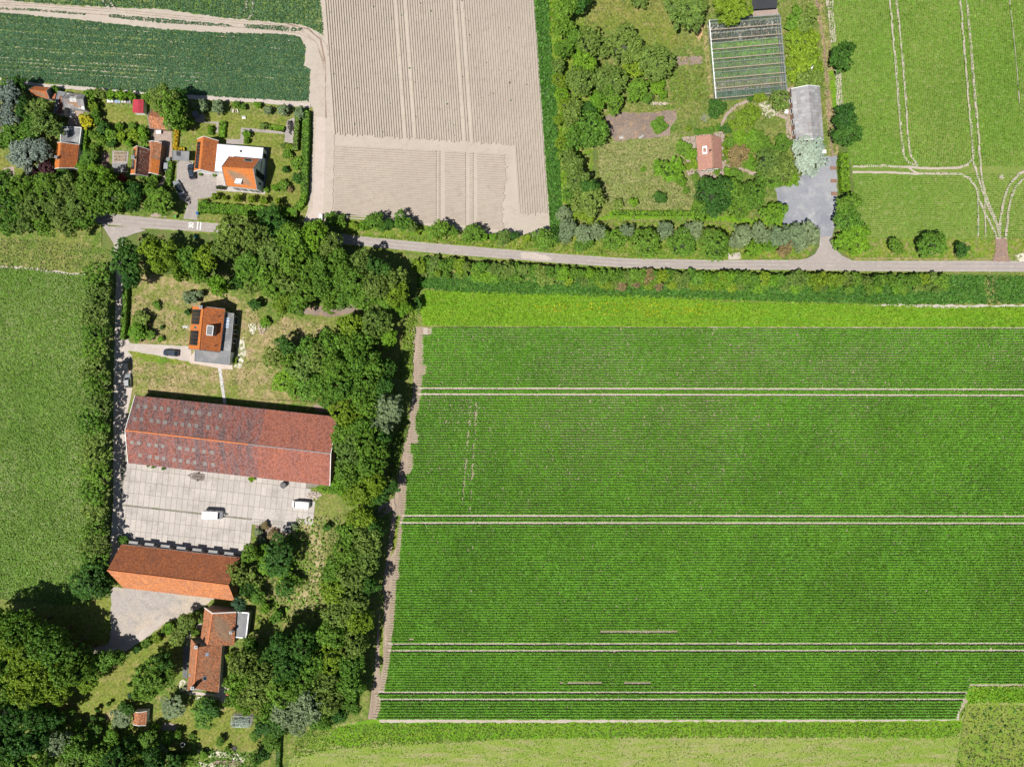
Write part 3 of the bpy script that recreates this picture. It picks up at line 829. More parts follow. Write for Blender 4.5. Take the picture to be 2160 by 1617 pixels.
sheet('field_entrance', [(2098, 500), (2122, 500), (2124, 530), (2130, 552), (2092, 552), (2098, 530)], 'bed_soil', 1.6)
sheet('grit_patch', [(2140, 538), (2165, 530), (2200, 534), (2200, 551), (2140, 551)], 'shells', 1.5)
sheet('grit_patch', [(1098, 534), (1120, 532), (1150, 538), (1166, 548), (1130, 548), (1100, 544)], 'lane', 2)
sheet('grit_patch', [(1535, 535), (1560, 532), (1562, 546), (1536, 548)], 'lane', 1.5)
# wheel tracks in the light field
for ln, w in (([(1866, -120), (1876, 0), (1890, 154), (1896, 235), (1902, 303), (1906, 330), (1916, 344), (1935, 350)], 4.2),
              ([(1880, -120), (1890, 0), (1902, 111), (1910, 213), (1915, 299), (1920, 328), (1932, 345)], 4.2),
              ([(2014, -120), (2024, 0), (2033, 102), (2041, 203), (2050, 299), (2052, 340), (2061, 373), (2071, 403), (2081, 433), (2101, 474), (2108, 503)], 4.4),
              ([(2028, -120), (2038, 0), (2047, 102), (2055, 203), (2063, 288), (2066, 340), (2070, 380), (2082, 425), (2098, 460), (2110, 500)], 4.4),
              ([(1797, 352), (1860, 350), (1914, 353), (1960, 356), (2020, 355), (2040, 348), (2050, 335)], 4.5),
              ([(1797, 364), (1860, 364), (1930, 367), (2000, 367), (2024, 368), (2044, 377), (2058, 397), (2063, 420), (2075, 447), (2095, 487), (2103, 504)], 4.5),
              ([(1914, 353), (1926, 362), (1940, 368)], 4),
              ([(2062, 400), (2062, 440), (2062, 498)], 3.2),
              ([(2076, 410), (2076, 450), (2078, 498)], 2.6),
              ([(2220, 358), (2160, 362), (2148, 367), (2128, 390), (2118, 413), (2110, 453), (2106, 504)], 4.6),
              ([(2220, 372), (2156, 378), (2143, 392), (2133, 412), (2126, 442), (2120, 504)], 4.6)):
    ribbon('wheel_track', ln, w, 'soil', .7)
sheet('bare_patch', [(2106, 370), (2114, 368), (2117, 376), (2112, 379), (2106, 377)], 'soil', .6)
ribbon('sprayed_line', [(2128, 0), (2140, 110), (2150, 230)], 1.4, 'soil', .5)

# ------------------------------------------------------------------ road markings
def paint(name, pts):
    LAYER[0] += 1
    z = max(gz(*p) for p in pts) + .004
    return mk(name, [(P(*p).x, P(*p).y, z) for p in pts], [tuple(range(len(pts)))], M['paint_white'])
rm = thing('road_marking', (P(405, 476).x, P(405, 476).y, gz(405, 476)), "white number 30 painted on the road beside two white stop bars", 'road marking')
cu = bpy.data.curves.new('speed_number', 'FONT')
cu.body = '30'
cu.size = 1.6
cu.align_x = 'CENTER'; cu.align_y = 'CENTER'
cu.offset = .045
to = bpy.data.objects.new('tmp', cu)
COL.objects.link(to)
bpy.context.view_layer.update()
me = bpy.data.meshes.new_from_object(to.evaluated_get(bpy.context.evaluated_depsgraph_get()))
bpy.data.objects.remove(to)
me.materials.clear(); me.materials.append(M['paint_white'])
num = link('number', me, rm)
num.rotation_euler[2] = math.radians(90 - 4)
num.scale = (1.0, 1.2, 1)
num.location = (-.05, 0, .006)
for k, (x0, x1, y0, y1) in enumerate(((416.2, 418.6, 468, 484.5), (422.4, 424.8, 469, 485.5))):
    b = thing('road_marking', (P((x0 + x1) / 2, 476).x, P(0, 476).y, gz(417, 476)), 'white bar painted across the road, the one nearer the number 30' if k == 0 else 'white bar painted across the road, the one farther from the number 30', 'road marking', 'white bars across the road')
    z = gz(417, 476) + .006
    mk('bar', [(P(x, y).x, P(x, y).y, z) for x, y in ((x0 + 1, y0), (x1 + 1, y0), (x1 - .4, y1), (x0 - .4, y1))], [(3, 2, 1, 0)], M['paint_white'], b)

# ------------------------------------------------------------------ ridges and crops
def strip_ridge(mb, a, b, top, foot, h, z, seg=10.0, jit=.25):
    d = math.hypot(b[0] - a[0], b[1] - a[1])
    k = max(1, int(d / seg))
    nx, ny = -(b[1] - a[1]) / d, (b[0] - a[0]) / d
    base = len(mb.v)
    for i in range(k + 1):
        t = i / k
        x, y = a[0] + (b[0] - a[0]) * t, a[1] + (b[1] - a[1]) * t
        j = rnd.uniform(-jit, jit)
        hh = h * rnd.uniform(.95, 1.05)
        for off, zz in ((-foot, 0), (-top, hh), (top, hh), (foot, 0)):
            q = P(x + nx * (off + j), y + ny * (off + j))
            mb.v.append(Vector((q.x, q.y, z + zz)))
        if i:
            q0 = base + 4 * (i - 1)
            for c in range(3):
                mb.f.append((q0 + c, q0 + c + 1, q0 + c + 5, q0 + c + 4))

mb = MB()
zf = gz(900, 200) + .002
nR = 84
for i in range(nR + 1):
    f = (i + .5) / (nR + 1)
    def edge(y): return (683.5 + .072 * y) + ((1126.5 + .0665 * y) - (683.5 + .072 * y)) * f
    x0 = edge(0)
    tr = min(abs(x0 - t) for t in (834, 853, 955.5, 973))
    if tr < 2.6: continue
    yend = 283 + (edge(285) - 703) * .062 + rnd.uniform(-3, 3)
    xb = edge(yend)
    if xb > 1086: yend = 452 + rnd.uniform(-4, 4)
    strip_ridge(mb, (edge(-150), -150), (edge(yend), yend), 1.0, 1.8, .40, zf, 14, .06)
for j in range(34):
    y0 = 309 + j * 5.0
    xl, xr = 705 + rnd.uniform(-1, 1), 1064 + 14 * math.sin(j / 5.0) * .3 + rnd.uniform(-3, 3)
    cuts = [xl, 919, 922, 927, 930, 937, 984, 991, 997, 1004, xr]
    for a, b in ((xl, 920), (924, 928), (938, 982), (990, 998), (1006, xr)):
        ya, yb = y0 + (a - 705) * .052, y0 + (b - 705) * .052
        if yb > 452 + (b - 705) * .09: continue
        strip_ridge(mb, (a, ya), (b, yb), 1.0, 1.6, .38, zf, 12, .06)
for j in range(7):     # curved headland
    for k in range(10):
        a0, a1 = k / 10 * math.pi * .5, (k + 1) / 10 * math.pi * .5
        r = 22 + j * 4.4
        strip_ridge(mb, (1074 + (r + 12) * math.sin(a0) * .62, 436 + r * .75 * math.cos(a0) * .8), (1074 + (r + 12) * math.sin(a1) * .62, 436 + r * .75 * math.cos(a1) * .8), 1.2, 1.9, .08, zf, 9)
o = mb.build('soil_ridges', M['soil'])
tag(o, 'pale dry soil ridges of the tilled field', kind='stuff')
for f in list(o.data.polygons)[:1]:
    pass
bm = bmesh.new(); bm.from_mesh(o.data); bmesh.ops.recalc_face_normals(bm, faces=bm.faces)
for f in bm.faces:
    if f.normal.z < 0: f.normal_flip()
bm.to_mesh(o.data); bm.free()
scatter('weed_seedlings', [(690, 0), (1120, 0), (1120, 290), (710, 290)], .055, .3, .3, .4, 'dark', 'tiny dark weeds on the soil ridges', lambda x, y: wave(x, y, 3, 5) > .42)

# potato rows
mb = MB()
PX, PY, PSZ = [], [], []
zf = gz(1500, 900) + .002
ROWS = []
edges = [690.5] + [t[0] for t in TRAM] + [1515.5]
for a, b in zip(edges, edges[1:]):
    a_, b_ = (a + 2.0 if a != 690.5 else a), (b - 2.0 if b != 1515.5 else b)
    n = max(2, round((b_ - a_) / 5.35))
    ROWS += [a_ + (i + .5) * (b_ - a_) / n for i in range(n)]
for y in ROWS:
    xl = lerp_tab(LEFT, y)
    xr = W1 - 60 if y < 1440 else 2046 - (y - 1440) * .42
    strip_ridge(mb, (xl - 9, row_y(y, xl - 9)), (xr, row_y(y, xr)), .9, 2.0, .20, zf, 26, .15)
    n = int((xr - xl) / 2.2)
    xs = xl + (np.arange(n) + nr.uniform(.1, .9, n)) * 2.2
    keep = nr.random(n) > .012
    for (a, b, yy) in ((1264, 1430, 1332), (861, 873, 1346), (1180, 1189, 1440), (1196, 1268, 1440), (1316, 1372, 1440)):
        if abs(y - yy) < 2.7: keep &= ~((xs > a) & (xs < b))
    if 845 < y < 1080:     # faint old wheel marks near the west end
        for c in (992 - (y - 860) * .085, 1004 - (y - 860) * .06):
            keep &= ~((np.abs(xs - c) < 2.0) & (nr.random(n) < .75))
    xs = xs[keep]
    PX.append(xs); PY.append(y + slope_at(y) * (xs - 880) / 1300.0)
o = mb.build('potato_ridges', M['crop_soil'])
tag(o, 'dry soil ridges under the potato plants', kind='stuff')
PX = np.concatenate(PX); PY = np.concatenate(PY)
den = wave(PX, PY, 1.0, 3)
thin = np.exp(-(((PX - 1300) / 420) ** 2 + ((PY - 900) / 170) ** 2)) * .9 + np.exp(-(((PX - 1800) / 420) ** 2 + ((PY - 760) / 60) ** 2)) * .6
wid = .55 - .135 * np.clip(thin * .8 + (den - .5) * .9 + (nr.random(len(PX)) - .5) * .5, -.2, 1)
V = []
for k in range(6):
    sp = wid * S * .40
    xs = PX + nr.uniform(-1.3, 1.3, len(PX)); ys = PY + nr.normal(0, 1, len(PX)) * sp * .50
    off = np.abs(ys - PY)
    zc = zf + .60 - off / (S * .5) * .6
    q = blades(xs, ys, .31 * (wid / .5), .0, .001, .55)
    q[:, :, 2] += (zc + nr.uniform(-.05, .05, len(PX)))[:, None]
    V.append(q)
V = np.concatenate(V)
o = link('potato_plants', quads_mesh('potato_plants', V, L['potato']))
tag(o, 'rows of leafy green potato plants across the large field', kind='stuff')

# other crops and grass
bands = lambda x, y: nr.random(len(x)) < np.clip(.93 - .95 * (wave(x * .12, y * 1.5, 3.0, 9) > .66) - .9 * (wave(x, y, 5, 4) > .86), .04, 1)
def onion_mask(x, y):
    ln = (y - x * .062)
    d = np.full(x.shape, 99.)
    for c, w_ in ((48, .8), (64, 1.4), (78, .6), (98, .8), (103, .9), (123, 1.3), (130, .9), (138, 1.3), (147, .9), (36, .8)):
        d = np.minimum(d, np.abs(ln - c) / w_)
    p = np.where(d < 1.3, .25 + .5 * (x > 330), 1.0)
    p = np.where(wave(x * .3, y, 5, 12) > .85, p * .6, p)
    return nr.random(len(x)) < p
scatter('onion_crop', low_crop, 30, .25, .05, .2, 'teal', 'bluish green crop in thin rows in the north west field', onion_mask, rows=(2.9, math.radians(3.5), .62), tilt=.5)
for q in ([(-60, 14), (60, 19), (180, 29), (180, 32), (60, 23), (-60, 18)], [(230, 31), (340, 40), (480, 52), (500, 58), (340, 49), (230, 37)], [(515, 52), (600, 56), (640, 62), (632, 67), (600, 66), (520, 60)]):
    scatter('onion_crop', q, 24, .25, .05, .2, 'teal', 'green crop left between the wheel tracks')
scatter('onion_crop', top_crop, 19, .27, .05, .28, 'teal', 'bluish green crop at the very top of the north west field', lambda x, y: nr.random(len(x)) < np.where(np.abs((x + 8) % 29 - 14) < 1.5, .25, .9) * np.where(wave(x, y * .4, 6, 2) > .7, .45, 1))
scatter('light_crop', light_field, 17, .235, .03, .22, 'crop', 'light green young crop in fine rows with pale wheel tracks',
        lambda x, y: (y < 352) & (y > -100) & (x < 2300) & (nr.random(len(x)) < .95) & (wave(x, y, 7, 8) < .93), rows=(3.9, math.radians(85.5), .4))
scatter('light_crop', light_field, 12, .22, .03, .22, 'crop', 'light green young crop in level rows near the road',
        lambda x, y: (y > 366) & (x < 2300) & (nr.random(len(x)) < .92) & (wave(x, y, 7, 18) < .85), rows=(4.4, math.radians(.8), .42))
scatter('field_crop', left_field, 15, .26, .03, .25, 'field', 'dense green crop of the field west of the tree row',
        lambda x, y: (x > -100) & (nr.random(len(x)) < np.where(wave(x * .5, y * 1.5, 3, 6) > .62, .72, .98)))
scatter('margin_grass', [(893, 612), (1360, 622), (2000, 647), (2300, 647), (2300, 690), (893, 687)], 11, .28, .02, .22, 'yellowgrass', 'bright yellow green grass strip along the potato field')
scatter('bank_grass', [(880, 575), (1000, 580), (1900, 580), (2300, 580), (2300, 640), (1900, 642), (1500, 632), (1000, 618), (880, 608)], 9, .36, .05, .4, 'bankgrass', 'dark lush grass on the roadside ditch bank')
scatter('bank_grass', [(1118, -100), (1127, 0), (1162, 500), (1186, 500), (1176, 240), (1160, 60), (1150, -100)], 9, .45, .1, .6, 'bankgrass', 'dark lush grass beside the tilled field')
scatter('rough_grass', plot, 3.0, .34, .03, .3, 'drygrass', 'patchy rough grass of the garden plot', lambda x, y: (y > -80) & ~((x > 1496) & (x < 1660) & (y < 210)) & ~in_poly(x, y, gy) & (wave(x, y, 6, 7) > .38) & ~((x > 1277) & (x < 1425) & (y > 236) & (y < 296)))
scatter('rough_grass', [(W0, 500), (90, 505), (215, 520), (236, 530), (215, 575), (120, 573), (W0, 560)], 5, .32, .02, .2, 'drygrass', 'yellowish rough meadow west of the lane', lambda x, y: x > -80)
scatter('rough_grass', [(270, 600), (480, 640), (700, 680), (600, 760), (580, 820), (400, 820), (272, 820)], 2.2, .3, .02, .2, 'drygrass', 'dry tufted grass around the farmhouse', lambda x, y: (wave(x, y, 6, 21) > .45) & ~((y > 722) & (y < 768) & (x < 520)) & ~((x > 395) & (x < 515) & (y > 630) & (y < 785)))
scatter('rough_grass', [(540, 1090), (660, 1090), (800, 1080), (830, 1060), (700, 1200), (690, 1300), (540, 1320)], 3.5, .38, .02, .4, 'drygrass', 'weedy grass beside the farmyard', lambda x, y: (wave(x, y, 6, 25) > .4) & ~((y < 1126) & (x < 626)))
scatter('bank_grass', [(868, 640), (893, 640), (876, 690), (868, 800), (845, 800), (850, 700)], 8, .45, .05, .5, 'grass', 'tall green grass between the grove and the field track')
scatter('bank_grass', [(852, 880), (866, 890), (850, 950), (835, 1000), (815, 1020), (825, 950)], 8, .45, .05, .5, 'grass', 'tall green grass beside the field track')
scatter('mown_grass', [(600, 1530), (2020, 1520), (2030, 1640), (590, 1640)], 4.5, .24, .01, .06, 'yellowgrass', 'pale mown grass along the bottom field', lambda x, y: wave(x * .4, y * 1.4, 5, 31) > .45)
scatter('yellow_flowers', [(1120, 645), (1200, 640), (1365, 634), (1480, 640), (1560, 650), (1480, 664), (1365, 668), (1240, 662), (1140, 656)], 4.5, .22, .2, .3, 'yellow', 'sprinkle of yellow flowers in the bright grass strip', lambda x, y: wave(x * .5, y * 2, 8, 61) > .45)
scatter('meadow_grass', [(1262, 310), (1425, 288), (1470, 400), (1455, 440), (1290, 444)], 5, .26, .02, .16, 'drygrass', 'pale uncut grass of the hay meadow', lambda x, y: wave(x, y, 8, 71) > .3)
scatter('margin_grass', [(790, 1524), (2030, 1522), (2020, 1554), (1100, 1556), (700, 1580), (620, 1600), (630, 1540)], 8, .30, .02, .16, 'grass', 'green grass strip below the potato field')
scatter('meadow_grass', [(2044, 1486), (2300, 1486), (2300, 1760), (2010, 1760), (2024, 1570)], 7, .34, .05, .4, 'bankgrass', 'darker clumps of tall grass in the bottom right meadow', lambda x, y: wave(x, y, 9, 53) > .74)
scatter('lush_grass', [(1408, 150), (1480, 140), (1492, 200), (1470, 216), (1412, 214)], 7, .34, .03, .3, 'grass', 'lush green grass west of the greenhouse')
scatter('flower_border', [(412, 1574), (524, 1586), (520, 1640), (410, 1640)], 7, .34, .1, .6, 'mid', 'mixed low plants in the bottom flower beds', lambda x, y: wave(x, y, 14, 57) > .42)
scatter('garden_weeds', [(1340, 150), (1430, 130), (1440, 230), (1340, 230)], 4, .34, .03, .4, 'mid', 'low green growth between the garden trees', lambda x, y: wave(x, y, 9, 59) > .5)
scatter('garden_weeds', [(190, 190), (345, 205), (320, 310), (200, 320)], 3, .34, .03, .5, 'bright', 'low green plants in the cottage gardens', lambda x, y: (wave(x, y, 12, 63) > .5) & ~((x > 215) & (x < 316) & (y > 225) & (y < 265)))
scatter('garden_weeds', [(540, 1100), (690, 1095), (680, 1300), (540, 1320)], 4, .4, .05, .7, 'bright', 'tall weeds on the rough ground beside the orange barn', lambda x, y: (wave(x, y, 10, 67) > .55) & ~((y < 1126) & (x < 626)))
scatter('garden_weeds', [(120, 1500), (420, 1545), (420, 1620), (100, 1620)], 3, .4, .05, .8, 'mid', 'undergrowth along the bottom of the farm garden', lambda x, y: wave(x, y, 10, 69) > .5)
scatter('margin_grass', [(2046, 1446), (2300, 1446), (2300, 1480), (2044, 1482)], 8, .34, .02, .3, 'yellowgrass', 'yellow green grass at the corner of the potato field')
scatter('meadow_grass', [(2044, 1486), (2300, 1486), (2300, 1760), (2010, 1760), (2024, 1570)], 4, .34, .02, .22, 'drygrass', 'tall uneven grass in the bottom right meadow', lambda x, y: wave(x, y, 5, 51) > .35)
scatter('verge_grass', [(745, 497), (1162, 500), (1700, 486), (1725, 520), (1500, 546), (1180, 534), (905, 512)], 5, .36, .03, .3, 'grass', 'green verge between the roadside trees')
scatter('verge_grass', [(1160, 60), (1176, 240), (1186, 430), (1215, 430), (1205, 240), (1190, 60), (1180, -60), (1150, -60)], 6, .4, .03, .4, 'yellowgrass', 'yellowish tall grass below the tree belt')

# ------------------------------------------------------------------ yard slabs: every slab its own piece
def slabs(name, parent, origin, u, v, nu, nv, cell, poly, gap=.07, missing=0.0):
    """cell=(w,d) px along unit pixel vectors u and v"""
    w, d = cell
    z = parent['z']
    me = None
    for j in range(nv):
        for i in range(nu):
            cx = origin[0] + u[0] * w * (i + .5) + v[0] * d * (j + .5)
            cy = origin[1] + u[1] * w * (i + .5) + v[1] * d * (j + .5)
            if not in_poly(np.array([cx]), np.array([cy]), poly)[0] or rnd.random() < missing: continue
            if me is None:
                b = MB().box((0, 0, 0), (w / S - gap, d / S - gap, .06))
                me = bpy.data.meshes.new(name)
                me.from_pydata([tuple(q) for q in b.v], [], b.f); me.materials.append(M['slab'])
            o = bpy.data.objects.new(name, me)
            q = P(cx, cy)
            o.location = (q.x, q.y, z + .025 + rnd.uniform(-.006, .006))
            o.rotation_euler = (rnd.uniform(-.004, .004), rnd.uniform(-.004, .004), -math.atan2(u[1], u[0]))
            COL.objects.link(o)
            o.parent = parent
yd = bpy.data.objects['slab_yard']
au = math.radians(6.3); uu = (math.cos(au), math.sin(au)); vv = (-math.sin(au), math.cos(au))
slabs('concrete_slab', yd, (268, 962), uu, vv, 40, 4, (11.6, 25.2), [(264, 955), (640, 1000), (650, 1040), (661, 1044), (661, 1100), (264, 1060)])
slabs('concrete_slab', yd, (257, 1065.5), uu, vv, 24, 4, (11.6, 25.2), [(250, 1050), (534, 1080), (528, 1172), (250, 1140)])
sy = bpy.data.objects['small_slab_yard']
slabs('paving_slab', sy, (534.5, 1075), uu, vv, 16, 8, (5.7, 6.0), [(534, 1076), (623, 1086), (620, 1104), (612, 1122), (578, 1108), (533, 1103)], .08, .05)

# ================================================================== buildings
def plane_of(a, b, c):
    a, b, c = Vector(a), Vector(b), Vector(c)
    n = (b - a).cross(c - a).normalized()
    if n.z < 0: n = -n
    return a, n

def on_plane(px, py, pl, lift=0.0):
    """where the line of sight through a photo pixel meets a surveyed roof or wall plane"""
    p0, n = pl
    C = Vector((0, 0, H)); d = P(px, py, 0) - C
    t = ((p0 + n * lift) - C).dot(n) / d.dot(n)
    return C + d * t

def attach(name, pl, pts, thick, mat, parent, lift=0.0):
    q = [on_plane(x, y, pl, 0) + pl[1] * (lift + thick) for x, y in pts]
    return MB().prism(q, thick + lift + .01, pl[1]).build(name, mat, parent)

def tile_patch(e0, e1, r1, r0, tw, tl, mat, parent, name='roof_tiles', lift=.02):
    """overlapping tiles on one roof slope, eave e0-e1, ridge r0-r1"""
    e0, e1, r1, r0 = map(Vector, (e0, e1, r1, r0))
    n = (e1 - e0).cross(r0 - e0).normalized()
    if n.z < 0: n = -n
    nu = max(2, round(max((e1 - e0).length, (r1 - r0).length) / tw))
    nv = max(2, round(((r0 - e0).length + (r1 - e1).length) / 2 / tl))
    u = np.arange(nu); v = np.arange(nv)
    U, Vv = np.meshgrid(u, v)
    U = U.ravel(); Vv = Vv.ravel()
    def pt(a, b, off):
        a = a[:, None]; b = b[:, None]
        E = np.array(e0) * (1 - a) + np.array(e1) * a
        R = np.array(r0) * (1 - a) + np.array(r1) * a
        return E * (1 - b) + R * b + np.array(n) * off[:, None]
    N = len(U)
    j = nr.uniform(-.008, .008, N)
    g = .06
    u0, u1 = (U + g * .5) / nu, (U + 1 - g * .5) / nu
    v0, v1 = (Vv - .02) / nv, (Vv + 1.05) / nv
    v0 = np.clip(v0, 0, 1); v1 = np.clip(v1, 0, 1)
    lo = np.full(N, lift + .045) + j
    hi = np.full(N, lift) + j
    side = nr.uniform(-.012, .012, N)
    Q = np.stack([pt(u0, v0, lo - side), pt(u1, v0, lo + side), pt(u1, v1, hi + side), pt(u0, v1, hi - side)], 1)
    Q = Q - np.array(root_of(parent))
    me = quads_mesh(name, Q, mat)
    o = link(name, me, parent)
    if me.polygons[0].normal.z < 0: me.flip_normals()
    o['kind'] = 'stuff'
    return o

def gable_roof(root, E, R, th, tmat, base, tw=.32, tl=.36, ridge_mat=None, verge_mat=None, sides=(0, 1), name='roof'):
    """E: four eave corners (a,b on one side; c,d on the other, c next to b), R: ridge ends (above a-d, above b-c)"""
    a, b, c, d = E; r0, r1 = R
    dn = Vector((0, 0, -th))
    vs = [a, b, c, d, r0, r1] + [p + dn for p in (a, b, c, d, r0, r1)]
    fs = [(0, 1, 5, 4), (2, 3, 4, 5), (7, 6, 10, 11), (9, 8, 11, 10), (0, 4, 10, 6), (4, 3, 9, 10), (1, 7, 11, 5), (5, 11, 8, 2), (0, 6, 7, 1), (2, 8, 9, 3)]
    o = mk(name, vs, fs, base, root)
    for side in sides:
        q = (a, b, r1, r0) if side == 0 else (c, d, r0, r1)
        tile_patch(*q, tw, tl, (tmat[side] if isinstance(tmat, (tuple, list)) else tmat), o)
    if ridge_mat:
        L_ = (r1 - r0).length; k = max(2, int(L_ / .45)); m = MB()
        for i in range(k):
            p, q = r0.lerp(r1, i / k), r0.lerp(r1, (i + .94) / k)
            up = Vector((0, 0, .03 + .01 * (i % 2)))
            m.bar(p + up, q + up, .28, .12)
        m.build('ridge_tiles', ridge_mat, o)['kind'] = 'stuff'
    if verge_mat:
        for p, q in ((a, r0), (d, r0), (b, r1), (c, r1)):
            MB().bar(p + Vector((0, 0, .02)), q + Vector((0, 0, .02)), .16, .22).build('verge_board', verge_mat, o)
        for p, q in ((a, b), (c, d)):
            MB().bar(p + Vector((0, 0, -.08)), q + Vector((0, 0, -.08)), .12, .12).build('gutter', M['zinc'], o)
    return o

def gable_walls(root, E, R, th, mat, inset=.3, drop=None):
    a, b, c, d = [Vector(v) for v in E]; r0, r1 = map(Vector, R)
    ctr = (a + b + c + d) / 4
    def ins(p):
        v = Vector((ctr.x - p.x, ctr.y - p.y, 0))
        L_ = v.length
        return p + v * (inset * 1.4 / L_)
    A, B, C_, D = map(ins, (a, b, c, d))
    ax = (r1 - r0).normalized()
    q0, q1 = r0 + ax * inset, r1 - ax * inset
    def roofz(p, e, r):   # keep the wall just below the roof
        return -th - .02
    def topv(p): return Vector((p.x, p.y, p.z + inset * .5 - th - .02))
    T = [topv(p) for p in (A, B, C_, D)]
    Q = [Vector((q0.x, q0.y, q0.z - th - .05)), Vector((q1.x, q1.y, q1.z - th - .05))]
    G = [Vector((p.x, p.y, 0)) for p in (A, B, C_, D)]
    vs = G + T + Q
    fs = [(1, 0, 4, 5), (3, 2, 6, 7), (0, 3, 7, 8, 4), (2, 1, 5, 9, 6)]
    o = mk('wall', vs, fs, mat, root)
    bm = bmesh.new(); bm.from_mesh(o.data); bmesh.ops.recalc_face_normals(bm, faces=bm.faces); bm.to_mesh(o.data); bm.free()
    return o, dict(G=G, T=T, Q=Q)

def wall_plane(G0, G1, ctr):
    n = (G1 - G0).cross(Vector((0, 0, 1))).normalized()
    if n.dot(G0 - ctr) < 0: n = -n
    return G0, n

def wall_item(name, G0, G1, ctr, u0, u1, z0, z1, mat, parent, frame=None, thick=.05):
    """window or door on a wall from u0 to u1 (shares of the wall length), z0 to z1 in metres"""
    p0, n = wall_plane(G0, G1, ctr)
    d = (G1 - G0)
    a, b = G0 + d * u0, G0 + d * u1
    m = MB()
    vs = []
    for off in (0.0, thick):
        for q, z in ((a, z0), (b, z0), (b, z1), (a, z1)):
            vs.append(Vector((q.x, q.y, z)) + n * off)
    m.add(vs, [(0, 1, 2, 3), (7, 6, 5, 4), (0, 4, 5, 1), (1, 5, 6, 2), (2, 6, 7, 3), (3, 7, 4, 0)])
    o = m.build(name, mat, parent)
    if frame is not None:
        f = MB(); t = n * (thick + .02)
        c4 = [Vector((a.x, a.y, z0)) + t, Vector((b.x, b.y, z0)) + t, Vector((b.x, b.y, z1)) + t, Vector((a.x, a.y, z1)) + t]
        for i in range(4): f.bar(c4[i], c4[(i + 1) % 4], .09)
        f.build('window_frame', frame, o)
    return o

def PP(pts, h):
    return [P(x, y, h) for x, y in pts]

def flat_block(root, pts, h, wall_mat, top_mat, rim_mat=None, name='flat_roof', inset=.15, rim=.14):
    top = PP(pts, h)
    ctr = sum(top, Vector()) / len(top)
    base = []
    for p in top:
        v = ctr - p; v.z = 0
        q = p + v.normalized() * inset
        base.append(q)
    m = MB(); n = len(top)
    m.add([Vector((p.x, p.y, 0)) for p in base] + [Vector((p.x, p.y, h - .2)) for p in base],
          [(i, (i + 1) % n, n + (i + 1) % n, n + i) for i in range(n)])
    w = m.build('wall', wall_mat, root)
    bm = bmesh.new(); bm.from_mesh(w.data); bmesh.ops.recalc_face_normals(bm, faces=bm.faces); bm.to_mesh(w.data); bm.free()
    r = MB().prism(top, .18, Vector((0, 0, 1))).build(name, top_mat, root)
    if rim_mat:
        f = MB()
        for i in range(n):
            f.bar(top[i] + Vector((0, 0, .05)), top[(i + 1) % n] + Vector((0, 0, .05)), rim, .16)
        f.build('roof_edge', rim_mat, r)
    return r, w, base

def chimney(root, px, py, zb, zt, w, mat, cap=True):
    q = P(px, py, (zb + zt) / 2)
    o = MB().box((q.x, q.y, (zb + zt) / 2), (w, w, zt - zb)).build('chimney', mat, root)
    if cap:
        MB().box((q.x, q.y, zt + .04), (w * 1.25, w * 1.25, .08)).cyl((q.x, q.y, zt), (q.x, q.y, zt + .35), .13).build('chimney_pot', M['lead'], o)
    return o

def roof_window(root, pl, px, py, w, h, mat=None, ang=0.0):
    pts = []
    for dx, dy in ((-w / 2, -h / 2), (w / 2, -h / 2), (w / 2, h / 2), (-w / 2, h / 2)):
        pts.append((px + dx * math.cos(ang) - dy * math.sin(ang), py + dx * math.sin(ang) + dy * math.cos(ang)))
    fr = attach('roof_window', pl, pts, .10, M['zinc'], root, .03)
    pts2 = [(px + (x - px) * .66, py + (y - py) * .66) for x, y in pts]
    attach('pane', pl, pts2, .02, mat or M['dark_glass'], fr, .14)
    return fr

def solar_panels(root, pl, c, nx, ny, gap=.06):
    """c: four corners in photo pixels; nx by ny separate panels"""
    a, b, c2, d = c
    for j in range(ny):
        for i in range(nx):
            def q(u, v):
                x = (a[0] * (1 - u) + b[0] * u) * (1 - v) + (d[0] * (1 - u) + c2[0] * u) * v
                y = (a[1] * (1 - u) + b[1] * u) * (1 - v) + (d[1] * (1 - u) + c2[1] * u) * v
                return (x, y)
            u0, u1 = (i + gap / 2) / nx, (i + 1 - gap / 2) / nx
            v0, v1 = (j + gap / 2) / ny, (j + 1 - gap / 2) / ny
            o = attach('solar_panel', pl, [q(u0, v0), q(u1, v0), q(u1, v1), q(u0, v1)], .04, M['solar'], root, .10)

def house(name, label, E, he, R, hr, wall, tmat, base=None, ridge=None, verge=None, th=.16, tw=.32, tl=.36, cat='house', inset=.3, group=None):
    """E: 4 eave pixels at height he (number or 4 numbers); R: two ridge pixels at height hr"""
    hs = he if isinstance(he, (tuple, list)) else [he] * 4
    hrs = hr if isinstance(hr, (tuple, list)) else [hr] * 2
    Ev = [P(x, y, h) for (x, y), h in zip(E, hs)]
    Rv = [P(x, y, h) for (x, y), h in zip(R, hrs)]
    c = sum(Ev, Vector()) / 4
    root = thing(name, (c.x, c.y, 0), label, cat, group)
    w, info = gable_walls(root, Ev, Rv, th, wall, inset)
    rf = gable_roof(root, Ev, Rv, th, tmat, base or M['ridge_brown'], tw, tl, ridge, verge)
    return dict(root=root, roof=rf, wall=w, E=Ev, R=Rv, p0=plane_of(Ev[0], Ev[1], Rv[0]), p1=plane_of(Ev[2], Ev[3], Rv[1]), c=c, **info)

